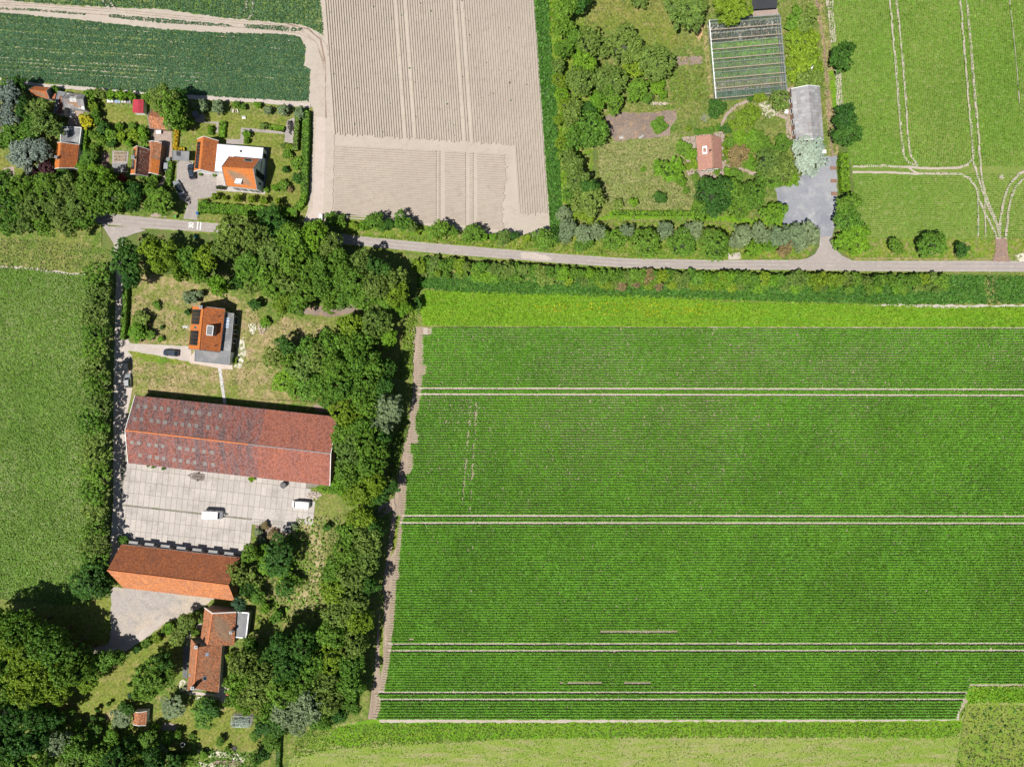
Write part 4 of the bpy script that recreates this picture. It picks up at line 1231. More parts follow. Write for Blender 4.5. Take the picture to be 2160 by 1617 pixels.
# --- the big barn with the long weathered roof
b1 = house('barn', 'huge long barn with weathered red brown roof and grey patch panels', [(285, 834), (712, 879), (696, 1024), (270, 976)], 4.4,
           [(264, 907), (698, 956.5)], 7.9, M['brick'], M['t_barn'], base=M['ridge_brown'], verge=M['white_trim'], tw=.36, tl=.42, cat='barn')
root = b1['root']; rf = b1['roof']
for ch in [c for c in rf.children if c.name.startswith('roof_tiles')]:
    bpy.data.objects.remove(ch)
E, R = b1['E'], b1['R']
f = .648
mE0, mR, mE1 = E[0].lerp(E[1], f), R[0].lerp(R[1], f), E[3].lerp(E[2], f)
tile_patch(E[0], mE0, mR, R[0], .36, .42, M['t_barn'], rf)
tile_patch(mE0, E[1], R[1], mR, .36, .42, M['t_barn2'], rf)
tile_patch(mE1, E[3], R[0], mR, .36, .42, M['t_barn'], rf)
tile_patch(E[2], mE1, mR, R[1], .36, .42, M['t_barn2'], rf)
for side, (u0, u1, mat, nm, w_) in enumerate(((0, .60, M['ridge_orange'], 'ridge_cap', .36), (.60, 1, M['zinc'], 'ridge_cap', .22))):
    m = MB(); k = int((u1 - u0) * 120)
    for i in range(k):
        p = R[0].lerp(R[1], u0 + (u1 - u0) * i / k); q = R[0].lerp(R[1], u0 + (u1 - u0) * (i + .93) / k)
        m.bar(p + Vector((0, 0, .05)), q + Vector((0, 0, .05)), w_, .14)
    m.build(nm, mat, rf)['kind'] = 'stuff'
rows = [(b1['p0'], [(292, 856), (307.5, 857), (327.7, 859.5), (341.6, 861), (356, 862.5), (377.7, 865), (391.7, 866.5), (406.3, 869), (420.9, 870), (442.4, 872), (465.4, 876)]),
        (b1['p0'], [(284.5, 883), (299, 884), (320, 886.5), (334, 888), (348.5, 890), (370.8, 893), (385.4, 894.5), (400, 896), (414.6, 897.5), (439, 900), (458.5, 902)]),
        (b1['p1'], [(279, 932), (293, 933.5), (315, 937), (330, 938.5), (344, 940), (366, 942), (380, 944), (395, 946), (409, 948), (431, 951), (448, 953)]),
        (b1['p1'], [(281, 957), (296, 959), (317, 962), (332, 964.5), (346, 966), (368, 968.5), (382, 970.5), (397, 972.5), (411, 974.5), (433, 977), (450, 979)])]
for pl, pts in rows:
    for k, (x, y) in enumerate(pts):
        if rnd.random() < .07: continue
        w = 3.6 if rnd.random() > .15 else 4.6
        hh = 4.2 if pl is b1['p0'] else 3.8
        attach('roof_panel', pl, [(x - w, y - hh), (x + w, y - hh + .8), (x + w - .5, y + hh + .8), (x - w - .5, y + hh)], .012, M['panel_grey'], rf, .075)
ctr = b1['c']
for i in range(6):
    wall_item('barn_door', b1['G'][3], b1['G'][2], ctr, .06 + i * .155, .16 + i * .155, 0, 3.6, M['dark_wood'], root)

# --- the second barn, orange
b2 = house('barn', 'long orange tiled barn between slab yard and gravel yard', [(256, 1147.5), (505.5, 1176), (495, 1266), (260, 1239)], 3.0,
           [(226, 1202.5), (482.5, 1234)], 8.8, M['brick'], (M['t_shed_shaded'], M['t_shed_sunlit']), ridge=M['ridge_orange'], tw=.32, tl=.36, cat='barn')
for i in range(7):
    wall_item('barn_door', b2['G'][0], b2['G'][1], b2['c'], .04 + i * .135, .13 + i * .135, 0, 2.4, M['cream'], b2['root'])
q = b2['E']
MB().bar(q[0] + Vector((0, 0, -.05)), q[1] + Vector((0, 0, -.05)), .2, .14).build('gutter', M['zinc'], b2['roof'])
for i in range(7):   # pale canopies over the doors
    a = q[0].lerp(q[1], .05 + i * .135) ; b = q[0].lerp(q[1], .125 + i * .135)
    n = Vector((-(q[1] - q[0]).y, (q[1] - q[0]).x, 0)).normalized()
    MB().prism([a + n * .05 + Vector((0, 0, -.5)), b + n * .05 + Vector((0, 0, -.5)), b + n * 1.0 + Vector((0, 0, -.75)), a + n * 1.0 + Vector((0, 0, -.75))], .08).build('door_canopy', M['grey_wall'], b2['root'])

# --- farmhouse with the bright orange roof
h1 = house('farmhouse', 'orange tiled farmhouse with solar panels on its west slope', [(406.8, 644.5), (397.7, 736), (463.5, 743), (474.7, 651.5)], [3.0, 3.0, 4.6, 4.6],
           [(428.4, 646), (419.6, 738)], 8.3, M['cream'], (M['t_orange'], M['t_house']), ridge=M['t_orange'], verge=M['zinc'])
root = h1['root']; rf = h1['roof']
solar_panels(rf, h1['p0'], [(406.5, 652.6), (424.4, 653), (420.6, 684.3), (404, 683.5)], 3, 4)
solar_panels(rf, h1['p0'], [(402.6, 696.8), (419.8, 697.6), (416.6, 729), (399.8, 727.6)], 3, 4)
roof_window(rf, h1['p0'], 412.8, 690.8, 4.2, 5.5)
chimney(root, 427, 648.5, 7.4, 9.3, .7, M['dark_wood'])
pe = h1['p1']
# box dormer
d0 = [on_plane(x, y, pe) for x, y in ((438.8, 686.5), (457, 688.5), (455, 708.5), (437.5, 706.5))]
zt = max(p.z for p in d0) + .25
dm = MB()
dm.add([Vector((p.x, p.y, p.z - .1)) for p in d0] + [Vector((p.x, p.y, zt)) for p in d0], [(0, 1, 5, 4), (1, 2, 6, 5), (2, 3, 7, 6), (3, 0, 4, 7), (4, 5, 6, 7)])
dor = dm.build('dormer', M['grey_wall'], root)
MB().prism([Vector((p.x, p.y, zt + .14)) for p in d0], .12).build('dormer_roof', M['bitumen'], dor)
e = MB()
for i in range(4): e.bar(Vector((d0[i].x, d0[i].y, zt + .2)), Vector((d0[(i + 1) % 4].x, d0[(i + 1) % 4].y, zt + .2)), .14)
e.build('dormer_edge', M['white_trim'], dor)
for k in range(3):
    a = d0[1].lerp(d0[2], .08 + k * .3); b = d0[1].lerp(d0[2], .32 + k * .3)
    nn = Vector((1, 0, 0)) * .04
    MB().add([Vector((a.x, a.y, zt - 1.1)) + nn, Vector((b.x, b.y, zt - 1.1)) + nn, Vector((b.x, b.y, zt - .2)) + nn, Vector((a.x, a.y, zt - .2)) + nn], [(0, 1, 2, 3)]).build('dormer_window', M['dark_glass'], dor)
for x, y in ((462, 667.5), (455.5, 729.5)):
    q = on_plane(x, y, pe)
    MB().cyl(q, q + Vector((0, 0, .7)), .1).build('roof_vent', M['dark_wood'], rf)
r1, w1, bs1 = flat_block(root, [(471, 660), (493.7, 661), (486.5, 741), (462.5, 739)], 3.3, M['dark_wood'], M['bitumen_stained'], M['zinc'])
r2, w2, bs2 = flat_block(root, [(412, 737.6), (486.5, 742), (484, 769.5), (410.7, 761.5)], 3.1, M['white'], M['bitumen'], M['zinc'])
# six pane roof light
z = 3.3
for i in range(2):
    for j in range(3):
        c0 = [(473 + i * 5.6 - j * .55, 670.2 + j * 7.3), (477.6 + i * 5.6 - j * .55, 670.4 + j * 7.3), (477.2 + i * 5.6 - j * .55, 676 + j * 7.3), (472.6 + i * 5.6 - j * .55, 675.8 + j * 7.3)]
        fr = MB().prism(PP([(c0[0][0] - .7, c0[0][1] - .7), (c0[1][0] + .7, c0[1][1] - .7), (c0[2][0] + .7, c0[2][1] + .7), (c0[3][0] - .7, c0[3][1] + .7)], z + .18), .18).build('roof_light', M['white_trim'], r1)
        MB().prism(PP(c0, z + .23), .05).build('pane', M['sky_tint_glass'], fr)
G0, G1 = bs1[1], bs1[2]
G0 = Vector((G0.x, G0.y, 0)); G1 = Vector((G1.x, G1.y, 0))
cc = Vector((h1['c'].x, h1['c'].y, 0))
for u0, u1, z0, z1 in ((.05, .28, .4, 2.6), (.42, .52, .2, 2.7), (.66, .78, .2, 2.7)):
    wall_item('window', G0, G1, cc, u0, u1, z0, z1, M['dark_glass'], root, M['white_trim'])
G0, G1 = [Vector((p.x, p.y, 0)) for p in (bs2[3], bs2[2])]
for u0, u1 in ((.1, .3), (.4, .55), (.65, .9)):
    wall_item('window', G0, G1, cc, u0, u1, .3, 2.5, M['dark_glass'], root, M['white_trim'])
MB().prism(PP([(385, 686.5), (396, 686.2), (395.6, 692), (385.4, 692)], .35), .35).build('door_step', M['stepping'], root)

# --- the white house
rootp = P(500, 350, 0)
h2 = house('house', 'white modern house with a flat white roof and two orange gables', [(483.6, 330.3), (548.7, 336.1), (542.5, 399.5), (476.9, 391.2)], 5.0,
           [(467.7, 352), (534.5, 356.1)], 8.9, M['white'], (M['t_house'], M['t_orange']), verge=M['zinc'])
root = h2['root']; rf = h2['roof']
rr, ww, bb = flat_block(root, [(457, 304), (556, 312), (549.5, 366), (451, 362)], 3.2, M['white'], M['white_roof'], M['zinc'])
wing = [P(*p, 3.0) for p in ((461, 297), (454.4, 365.3), (409.3, 362), (416.8, 293.5))]
wr = [P(429.3, 287.7, 5.9), P(422.7, 357.8, 5.9)]
gable_walls(root, wing, wr, .16, M['white'], .3)
wrf = gable_roof(root, wing, wr, .16, (M['t_house'], M['t_orange']), M['ridge_brown'], .32, .36, None, M['white_trim'])
plw = plane_of(wing[2], wing[3], wr[0])
solar_panels(wrf, plw, [(417.2, 299.6), (423.8, 299.4), (418.3, 356), (411.6, 355)], 1, 8)
roof_window(rf, h2['p0'], 524, 338.8, 19, 5.2, None, .07)
ds = h2['p1']
d0 = [on_plane(x, y, ds) for x, y in ((499.5, 377.5), (512.5, 378.5), (512, 390), (498.5, 389))]
zt = max(p.z for p in d0) + .3
dm = MB(); dm.add([Vector((p.x, p.y, p.z - .1)) for p in d0] + [Vector((p.x, p.y, zt)) for p in d0], [(0, 1, 5, 4), (1, 2, 6, 5), (2, 3, 7, 6), (3, 0, 4, 7), (4, 5, 6, 7)])
dor = dm.build('dormer', M['white'], root)
MB().prism([Vector((p.x, p.y, zt + .1)) for p in d0], .1).build('dormer_roof', M['white_roof'], dor)
q0, q1 = P(468, 302, 0), P(469, 302, 0)
vp = P(508, 319.5, 3.3)
MB().cyl((vp.x, vp.y, 3.2), (vp.x, vp.y, 3.6), .28).build('roof_vent', M['dark_wood'], rr)
G = h2['G']; cc = Vector((h2['c'].x, h2['c'].y, 0))
wall_item('window', G[1], G[2], cc, .36, .60, .3, 6.4, M['dark_glass'], root, M['zinc'])
wall_item('window', G[1], G[2], cc, .72, .80, 2.2, 3.6, M['dark_glass'], root, M['zinc'])
Gs = [Vector((p.x, p.y, 0)) for p in (bb[1], bb[2])]
wall_item('window', Gs[0], Gs[1], cc, .15, .32, .3, 2.6, M['dark_glass'], root, M['zinc'])
for u0, u1 in ((.08, .25), (.34, .5), (.62, .74), (.82, .94)):
    wall_item('window', G[3], G[2], cc, u0, u1, .4, 2.6, M['dark_glass'], root, M['zinc'])
# carport
cp = P(382, 329, 0)
cpt = thing('carport', (cp.x, cp.y, 0), 'small grey flat roofed carport beside the white house', 'carport')
pts = [(364.2, 318.6), (399.3, 319.6), (397.8, 339.5), (363.4, 337)]
MB().prism(PP(pts, 2.6), .2).build('flat_roof', M['bitumen'], cpt)
e = MB(); tp = PP(pts, 2.68)
for i in range(4): e.bar(tp[i], tp[(i + 1) % 4], .12, .16)
e.build('roof_edge', M['zinc'], cpt)
for p in tp:
    MB().bar((p.x * .999, p.y * .999, 0), (p.x * .999, p.y * .999, 2.4), .14).build('post', M['dark_wood'], cpt)
MB().prism([tp[0].lerp(tp[1], .22) + Vector((0, 0, .03)), tp[0].lerp(tp[1], .48) + Vector((0, 0, .03)), tp[3].lerp(tp[2], .48) * 1 + (tp[0] - tp[3]) * .45 + Vector((0, 0, .03)), tp[3].lerp(tp[2], .25) + (tp[0] - tp[3]) * .55 + Vector((0, 0, .03))], .03).build('roof_patch', M['black'], cpt)

# --- brown and orange roofed house
h3 = house('house', 'brown tiled cottage with a brighter orange annex roof', [(282.2, 312), (275.5, 367.9), (312, 372), (320, 317)], [3.0, 3.0, 3.4, 3.4], [(289.7, 307.8), (284.7, 367)], 6.9,
           M['brick'], (M['t_orange'], M['t_brown']), ridge=M['ridge_brown'], verge=M['white_trim'])
root = h3['root']
solar_panels(h3['roof'], h3['p0'], [(281.5, 316), (286.5, 315), (282.5, 357), (277.5, 358)], 1, 5)
an = [P(341, 301, 3.0), P(334, 368.7, 3.0), P(313, 365, 3.2), P(314.7, 299, 3.2)]
ar = [P(321, 297.5, 4.3), P(317, 364.5, 4.3)]
gable_walls(root, an, ar, .16, M['brick'], .25)
arf = gable_roof(root, an, ar, .16, M['t_old'], M['ridge_brown'], .32, .36, None, M['white_trim'])
mid0, mid1 = an[0].lerp(an[1], .55), ar[0].lerp(ar[1], .55)
tile_patch(mid0, an[1], ar[1], mid1, .34, .38, M['t_orange'], arf, lift=.08)
chimney(root, 284.5, 334, 5.6, 7.6, .7, M['cream'])
roof_window(arf, plane_of(an[0], an[1], ar[0]), 333, 351, 3, 3)

# --- orange cottage with stained flat roof
h4 = house('house', 'orange roofed cottage with a stained grey flat roof at its north end', [(120.6, 301), (114.7, 356.2), (161.1, 354.5), (167, 305.3)], [3, 3, 3, 3], [(128.6, 300.3), (124.4, 354.5)], 6.1,
           M['white'], (M['t_orange'], M['t_house']), verge=M['white_trim'])
root = h4['root']
flat_block(root, [(129.4, 266.9), (172, 269.4), (167.5, 304.5), (127.7, 300.5)], 2.8, M['white'], M['bitumen_stained'], M['white_trim'])
chimney(root, 122, 333, 5.4, 6.9, .6, M['lead'])
por = [P(120, 358, 2.3), P(134, 360, 2.3), P(133, 367, 2.0), P(120, 366, 2.0)]
MB().prism(por, .12).build('porch_roof', M['t_house'], root)

# --- grey shed group
h5 = house('shed', 'old grey gabled shed with a whitish worn roof near the field', [(141, 196), (180.3, 200), (179.5, 231.8), (136, 226)], 2.8, [(131, 206.8), (175.3, 209.3)], 4.8,
           M['grey_wall'], M['t_greyold'], verge=M['zinc'], cat='shed', tw=.9, tl=1.1)
q = P(124, 216, 0)
h5b = thing('shed', (q.x, q.y, 0), 'dark brown lean-to shed west of the grey gabled shed', 'shed')
flat_block(h5b, [(122.7, 192.6), (137.5, 195), (135, 243.5), (113.5, 238.5)], 2.6, M['grey_wall'], M['bitumen'], M['zinc'])
tile_patch(P(133, 242, 2.66), P(119, 238, 2.66), P(126, 200, 2.72), P(134, 206, 2.72), .4, .4, M['t_brown'], h5b.children[-1] if False else h5b)
h6 = house('shed', 'low shed with orange tiled roof at the north west corner', [(71.8, 182.6), (106.9, 185), (105.2, 208.4), (66.8, 200.5)], 2.6, [(61.8, 189), (98.5, 192.6)], 4.6,
           M['grey_wall'], M['t_house'], verge=M['zinc'], cat='shed')
h7 = house('shed', 'red sheet metal garden shed in the lawn corner', [(281.3, 210), (279.7, 237.7), (302.2, 238.5), (303, 210)], 2.2, [(291.8, 209.8), (290.5, 238.3)], 2.8,
           M['white'], M['red_metal'], base=M['red_metal'], cat='shed', tw=.9, tl=3, inset=.15)
h8 = house('shed', 'orange tiled outbuilding half hidden under the dark tree', [(320.6, 231), (364, 238), (359.5, 273), (316.4, 271)], 2.6, [(311.4, 244.3), (354, 250)], 4.6,
           M['brick'], M['t_old'], verge=M['zinc'], cat='shed')
h9 = house('shed', 'small orange roofed shed at the left picture edge', [(-26, 186), (4, 189), (6, 205), (-26, 203)], 2.4, [(-30, 192), (2, 196)], 3.8, M['grey_wall'], M['t_house'], cat='shed')
q = P(112, 204, 0)
h10 = thing('shed', (q.x, q.y, 0), 'tiny orange lean-to squeezed between two sheds', 'shed')
flat_block(h10, [(111, 199), (118, 197), (116, 209), (108, 208)], 2.2, M['grey_wall'], M['t_house'])

# --- pinkish cottage and grey barn in the garden plot
h11 = house('house', 'small pinkish tiled cottage surrounded by garden shrubs', [(1468.4, 286.9), (1473.4, 361), (1522.7, 356.2), (1520.2, 290.2)], 2.8, [(1501, 284.4), (1504.3, 353.6)], 5.9,
            M['cream'], M['t_pink'], ridge=M['ridge_brown'])
ln = attach('roof_light', h11['p0'], [(1482, 309), (1491.5, 307.5), (1492.5, 324.5), (1482.5, 326)], .08, M['white_trim'], h11['roof'], .08)
attach('pane', h11['p0'], [(1484, 312.5), (1490, 312.5), (1490, 321), (1484, 321)], .02, M['t_pink'], ln, .17)
chimney(h11['root'], 1498, 317.5, 5.2, 6.3, .32, M['dark_wood'], False)
G = h11['G']
for u0, u1 in ((.1, .3), (.4, .6), (.7, .9)):
    wall_item('window', G[1], G[2], h11['c'], u0, u1, .8, 2.2, M['dark_glass'], h11['root'], M['white_trim'])
h12 = house('barn', 'long grey sheet roofed barn beside the farm track', [(1668.8, 187.5), (1679.6, 296.9), (1737.3, 295.2), (1728.9, 182.5)], 2.9, [(1704.7, 180), (1714.7, 293.5)], 4.7,
            M['brick'], M['t_grey'], verge=M['white_trim'], cat='barn', tw=.9, tl=1.2)
for i in range(4):
    wall_item('window', h12['G'][0], h12['G'][1], h12['c'], .12 + i * .22, .22 + i * .22, .9, 2.1, M['dark_glass'], h12['root'], M['white_trim'])
q = P(1612, 8, 0)
h13 = thing('shed', (q.x, q.y, 0), 'black roofed open shed at the top picture edge', 'shed')
rf13 = MB().prism([P(1588.6, -10, 3.2), P(1640.4, -12, 3.2), P(1638.7, 16.7, 2.5), P(1585.3, 20.5, 2.5)], .15).build('roof', M['black'], h13)
for x, y in ((1588, -8), (1638, -8), (1590, 18), (1606, 17), (1622, 16), (1636, 15)):
    p = P(x, y, 0); MB().bar((p.x, p.y, 0), (p.x, p.y, 2.42), .12).build('post', M['dark_wood'], h13)
MB().add([P(1588, -8, 0), P(1639, -10, 0), P(1639, -10, 3.0), P(1588, -8, 3.0)], [(0, 1, 2, 3)]).build('back_wall', M['dark_wood'], h13)

# --- old farmhouse, bottom left
h14 = house('farmhouse', 'long old farmhouse with mottled orange roof and two offset wings', [(432.4, 1281), (423.6, 1344), (493.5, 1361), (498.4, 1289.8)], 3.6, [(448.5, 1292.3), (438, 1359.8)], 7.6,
            M['grey_wall'], M['t_old'], ridge=M['ridge_orange'], verge=None)
root = h14['root']; E = h14['E']; R = h14['R']
for p, q in ((E[0], R[0]), (E[3], R[0])):
    MB().bar(p + Vector((0, 0, .08)), q + Vector((0, 0, .08)), .28, .28).build('verge_board', M['white_trim'], h14['roof'])
lw = [P(403.5, 1346, 3.2), P(395.5, 1456.2, 3.2), P(461, 1460, 3.2), P(467.8, 1359, 3.2)]
lr = [P(417, 1363.8, 7.4), P(409, 1451, 7.4)]
gable_walls(root, lw, lr, .16, M['grey_wall'], .3)
lrf = gable_roof(root, lw, lr, .16, M['t_old'], M['ridge_brown'], .32, .36, M['ridge_orange'], None)
MB().bar(lw[2] + Vector((0, 0, -.05)), lw[3] + Vector((0, 0, -.05)), .16, .14).build('gutter', M['zinc'], lrf)
MB().bar(lw[0] + Vector((0, 0, -.05)), lw[1] + Vector((0, 0, -.05)), .16, .14).build('gutter', M['zinc'], lrf)
pE, pW = plane_of(lw[2], lw[3], lr[1]), plane_of(lw[0], lw[1], lr[0])
roof_window(h14['roof'], h14['p1'], 467.8, 1300, 6.5, 5.5)
roof_window(h14['roof'], h14['p1'], 463, 1334.9, 6.5, 5.5)
roof_window(lrf, pE, 436.5, 1379, 8.5, 9, M['sky_tint_glass'])
roof_window(lrf, pE, 431.6, 1429.7, 8.5, 9)
roof_window(lrf, pW, 401, 1423, 3.5, 5, M['sky_tint_glass'])
chimney(root, 488.7, 1331.6, 4.0, 5.4, .6, M['white'])
chimney(root, 409.5, 1447, 6.9, 9.0, .75, M['dark_wood'])
chimney(root, 416.5, 1361.5, 6.9, 8.7, .7, M['dark_wood'])
flat_block(root, [(499, 1290), (525, 1292), (519, 1345), (493, 1342)], 3.0, M['grey_wall'], M['bitumen'], M['white_trim'], rim=.3)
m = MB(); m.prism([P(459, 1449, 2.4), P(482, 1456, 2.4), P(517, 1470, 2.2), P(514, 1474, 2.2), P(484, 1466, 2.2)], .12)
q = P(490, 1462, 0)
wl = thing('garden_wall', (P(500, 1466).x, P(500, 1466).y, 0), 'low orange tiled garden wall running east from the old farmhouse', 'wall')
MB().bar(P(482, 1455, 0) + Vector((0, 0, .8)), P(517, 1469, 0) + Vector((0, 0, .8)), .7, 1.6).build('wall', M['brick'], wl)
MB().bar(P(482, 1455, 0) + Vector((0, 0, 1.68)), P(517, 1469, 0) + Vector((0, 0, 1.68)), 1.0, .12).build('coping', M['t_house'], wl)

# --- small garden shed, bottom left
h15 = house('shed', 'small orange tiled garden shed on the bottom lawn', [(281.5, 1499.5), (280.5, 1526.5), (308, 1528.7), (310, 1499)], 2.3, [(291.7, 1501.5), (290.5, 1529)], 3.4, M['white'], M['t_old'], cat='shed', inset=.2, verge=M['white_trim'])

# ------------------------------------------------------------------ big greenhouse
def greenhouse():
    gx = P(1578, 120, 0)
    root = thing('greenhouse', (gx.x, gx.y, 0), 'large eight bay glass greenhouse with crops growing inside', 'greenhouse')
    he, hr = 2.5, 3.4
    nb = 8
    NW, NE, SE, SW = (1496, 43), (1644, 31), (1659, 194), (1510, 208)
    def at(u, v, h):
        x = (NW[0] * (1 - u) + NE[0] * u) * (1 - v) + (SW[0] * (1 - u) + SE[0] * u) * v
        y = (NW[1] * (1 - u) + NE[1] * u) * (1 - v) + (SW[1] * (1 - u) + SE[1] * u) * v
        q = P(x, y, he)
        return Vector((q.x, q.y, h))
    bars = MB(); pol = 7
    for b in range(nb):
        v0, v1 = b / nb, (b + 1) / nb; vm = (v0 + v1) / 2
        MB().bar(at(0, vm, hr + .03), at(1, vm, hr + .03), .10).build('ridge_bar', M['alu'], root)
        for sv, ev in ((v0, vm), (vm, v1)):
            hs, hv = (he, hr) if sv == v0 else (hr, he)
            for i in range(pol):
                u0, u1 = (i + .03) / pol, (i + .97) / pol
                mk('glass_pane', [at(u0, sv, hs), at(u1, sv, hs), at(u1, ev, hv), at(u0, ev, hv)], [(0, 1, 2, 3)], M['glass'], root)
            for i in range(pol * 6 + 1):
                u = i / (pol * 6)
                w = .07 if i % 6 == 0 else .028
                bars.bar(at(u, sv, hs + .03), at(u, ev, hv + .03), w)
    bars.build('glazing_bars', M['alu'], root)['kind'] = 'stuff'
    for b in range(nb + 1):
        v = b / nb
        MB().bar(at(0, v, he + .02), at(1, v, he + .02), .26 if 0 < b < nb else .2, .12).build('gutter', M['hay_bar'] if b else M['alu'], root)
    MB().bar(at(0, 0, he + .1), at(0, 1, he + .1), .30, .2).build('side_beam', M['white_trim'], root)
    MB().bar(at(1, 0, he + .1), at(1, 1, he + .1), .22, .2).build('side_beam', M['zinc'], root)
    MB().bar(at(.96, 0, he + .3), at(.96, 1, he + .3), .12, .1).build('side_beam', M['zinc'], root)
    for b in range(nb + 1):
        for u in (0, .25, .5, .75, 1):
            p = at(u, b / nb, 0)
            MB().bar(p, p + Vector((0, 0, he)), .1).build('post', M['alu'], root)
    for u0, v0, u1, v1 in ((0, 0, 0, 1), (1, 0, 1, 1), (0, 0, 1, 0), (0, 1, 1, 1)):
        mk('glass_wall', [at(u0, v0, .1), at(u1, v1, .1), at(u1, v1, he), at(u0, v0, he)], [(0, 1, 2, 3)], M['glass'], root)
    # beds inside
    cols = ['core', 'core', 'yellowgrass', 'bright', 'grass', 'mid', 'drygrass', 'teal']
    soils = ['gravel', 'soil_dark', 'rough_grass', 'rough_grass', 'rough_grass', 'dug', 'pink_paving', 'dug']
    for b in range(nb):
        z = gz(1578, 120) + .01
        mk('greenhouse_bed', [at(0, b / nb, z), at(1, b / nb, z), at(1, (b + .96) / nb, z), at(0, (b + .96) / nb, z)][::-1], [(0, 1, 2, 3)], M[soils[b]], root)
        n = (350, 450, 2200, 2000, 1400, 1200, 600, 1400)[b]
        u = nr.uniform(.02, .97, n); v = (b + nr.uniform(.06, .9, n)) / nb
        pts = np.array([tuple(at(uu_, vv_, 0)) for uu_, vv_ in zip(u, v)])
        Q = blades(pts[:, 0] * S + CX, CY - pts[:, 1] * S, .45, .2, .9)
        Q = Q - np.array(root.location)[None, None, :]
        link('crop', quads_mesh('crop', Q, L[cols[b]]), root, 'stuff')
    for k, (u, v, c) in enumerate(((.62, .2, 'orange'), (.7, .17, 'red'), (.83, .16, 'red'), (.45, .22, 'white'))):
        p = at(u, v, 0)
        MB().box((p.x, p.y, .6), (.9, .7, .8)).build('crate', M['rust'] if c != 'white' else M['white_trim'], root)
greenhouse()

# ------------------------------------------------------------------ small glasshouse and cold frames
def small_glasshouse():
    pts = [(489, 1509), (530, 1511), (528.5, 1534), (487.5, 1532)]
    q = P(508.5, 1521, 0)
    root = thing('glasshouse', (q.x, q.y, 0), 'small garden glasshouse with pale plants on the farmhouse lawn', 'glasshouse')
    he, hr = 1.9, 2.7
    E = PP(pts, he)
    R = [E[0].lerp(E[3], .5) + Vector((0, 0, hr - he)), E[1].lerp(E[2], .5) + Vector((0, 0, hr - he))]
    fr = MB()
    for i in range(4):
        p = E[i]; fr.bar((p.x, p.y, 0), p, .08)
        fr.bar(E[i], E[(i + 1) % 4], .08)
    fr.bar(R[0], R[1], .1)
    for i in range(9):
        t = i / 8
        fr.bar(E[0].lerp(E[1], t), R[0].lerp(R[1], t), .05)
        fr.bar(E[3].lerp(E[2], t), R[0].lerp(R[1], t), .05)
    fr.build('frame', M['alu'], root)
    for i in range(4):
        a, b = i / 4, (i + 1) / 4
        for e0, e1 in ((E[0], E[1]), (E[3], E[2])):
            mk('glass_pane', [e0.lerp(e1, a), e0.lerp(e1, b), R[0].lerp(R[1], b), R[0].lerp(R[1], a)], [(0, 1, 2, 3)], M['glass'], root)
    for i in range(4):
        a, b = E[i], E[(i + 1) % 4]
        mk('glass_wall', [(a.x, a.y, .05), (b.x, b.y, .05), b, a], [(0, 1, 2, 3)], M['glass'], root)
    z = gz(508, 1521) + .01
    mk('floor', [(p.x, p.y, z) for p in E], [(3, 2, 1, 0)], M['joint'], root)
    u = nr.uniform(492, 526, 160); v = nr.uniform(1513, 1530, 160)
    Q = blades(u, v, .38, .4, 1.0) - np.array(root.location)[None, None, :]
    link('plants', quads_mesh('plants', Q, L['pale']), root, 'stuff')
small_glasshouse()

def cold_frame(px, py, w, d, label, mat, group='glass frames by the vegetable gardens'):
    q = P(px, py, 0); z = gz(px, py)
    root = thing('cold_frame', (q.x, q.y, z), label, 'cold frame', group)
    W, D = w / S, d / S
    MB().box((q.x, q.y, z + .2), (W, D, .4)).build('box', M['hay_bar'], root)
    k = max(2, int(w / 7))
    for i in range(k):
        MB().box((q.x - W / 2 + W * (i + .5) / k, q.y, z + .44), (W / k - .1, D - .12, .06)).build('lid', mat, root)
cold_frame(235, 214.5, 14, 8, 'whitish cold frame at the west end of the lawn hedge', M['white_trim'])
cold_frame(250, 216, 13, 7, 'glassy cold frame next to the whitish one', M['sky_tint_glass'])
cold_frame(263, 215, 11, 8, 'pale grey cold frame nearest the red shed but one', M['stepping'])
cold_frame(274, 216.5, 9, 7, 'dark glass cold frame right beside the red shed', M['zinc'])
cold_frame(254, 351, 28, 9, 'long blue grey cold frame across the vegetable beds', M['zinc'])
cold_frame(253, 361, 27, 7, 'southern blue grey cold frame below the vegetable beds', M['zinc'])

def raised_bed(px, py, w, d, label, crop='mid', group='vegetable beds by the brown cottage'):
    q = P(px, py, 0); z = gz(px, py)
    root = thing('raised_bed', (q.x, q.y, z), label, 'garden bed', group)
    W, D = w / S, d / S
    f = MB()
    f.box((q.x, q.y + D / 2, z + .12), (W, .1, .24)).box((q.x, q.y - D / 2, z + .12), (W, .1, .24))
    f.box((q.x - W / 2, q.y, z + .12), (.1, D - .1, .24)).box((q.x + W / 2, q.y, z + .12), (.1, D - .1, .24))
    f.build('frame', M['hay_bar'], root)
    MB().box((q.x, q.y, z + .08), (W - .1, D - .1, .16)).build('soil', M['bed_soil'], root)
    n = int(W * D * 9)
    Q = blades(px + nr.uniform(-.45, .45, n) * w, py + nr.uniform(-.42, .42, n) * d, .28, .2, .4) - np.array(root.location)[None, None, :]
    link('vegetables', quads_mesh('vegetables', Q, L[crop]), root, 'stuff')
raised_bed(255, 324, 24, 4.6, 'northmost narrow vegetable bed with small green plants')
raised_bed(254.5, 331, 24, 4.6, 'second vegetable bed from the north, green seedlings', 'bright')
raised_bed(254, 338, 24, 4.6, 'third vegetable bed from the north, just above the cold frames', 'mid')
raised_bed(374, 289, 9, 22, 'tall vegetable patch on the lawn west of the white house', 'pale')
raised_bed(480, 1606, 60, 8, 'long border of mixed plants at the bottom of the farm garden', 'bright')

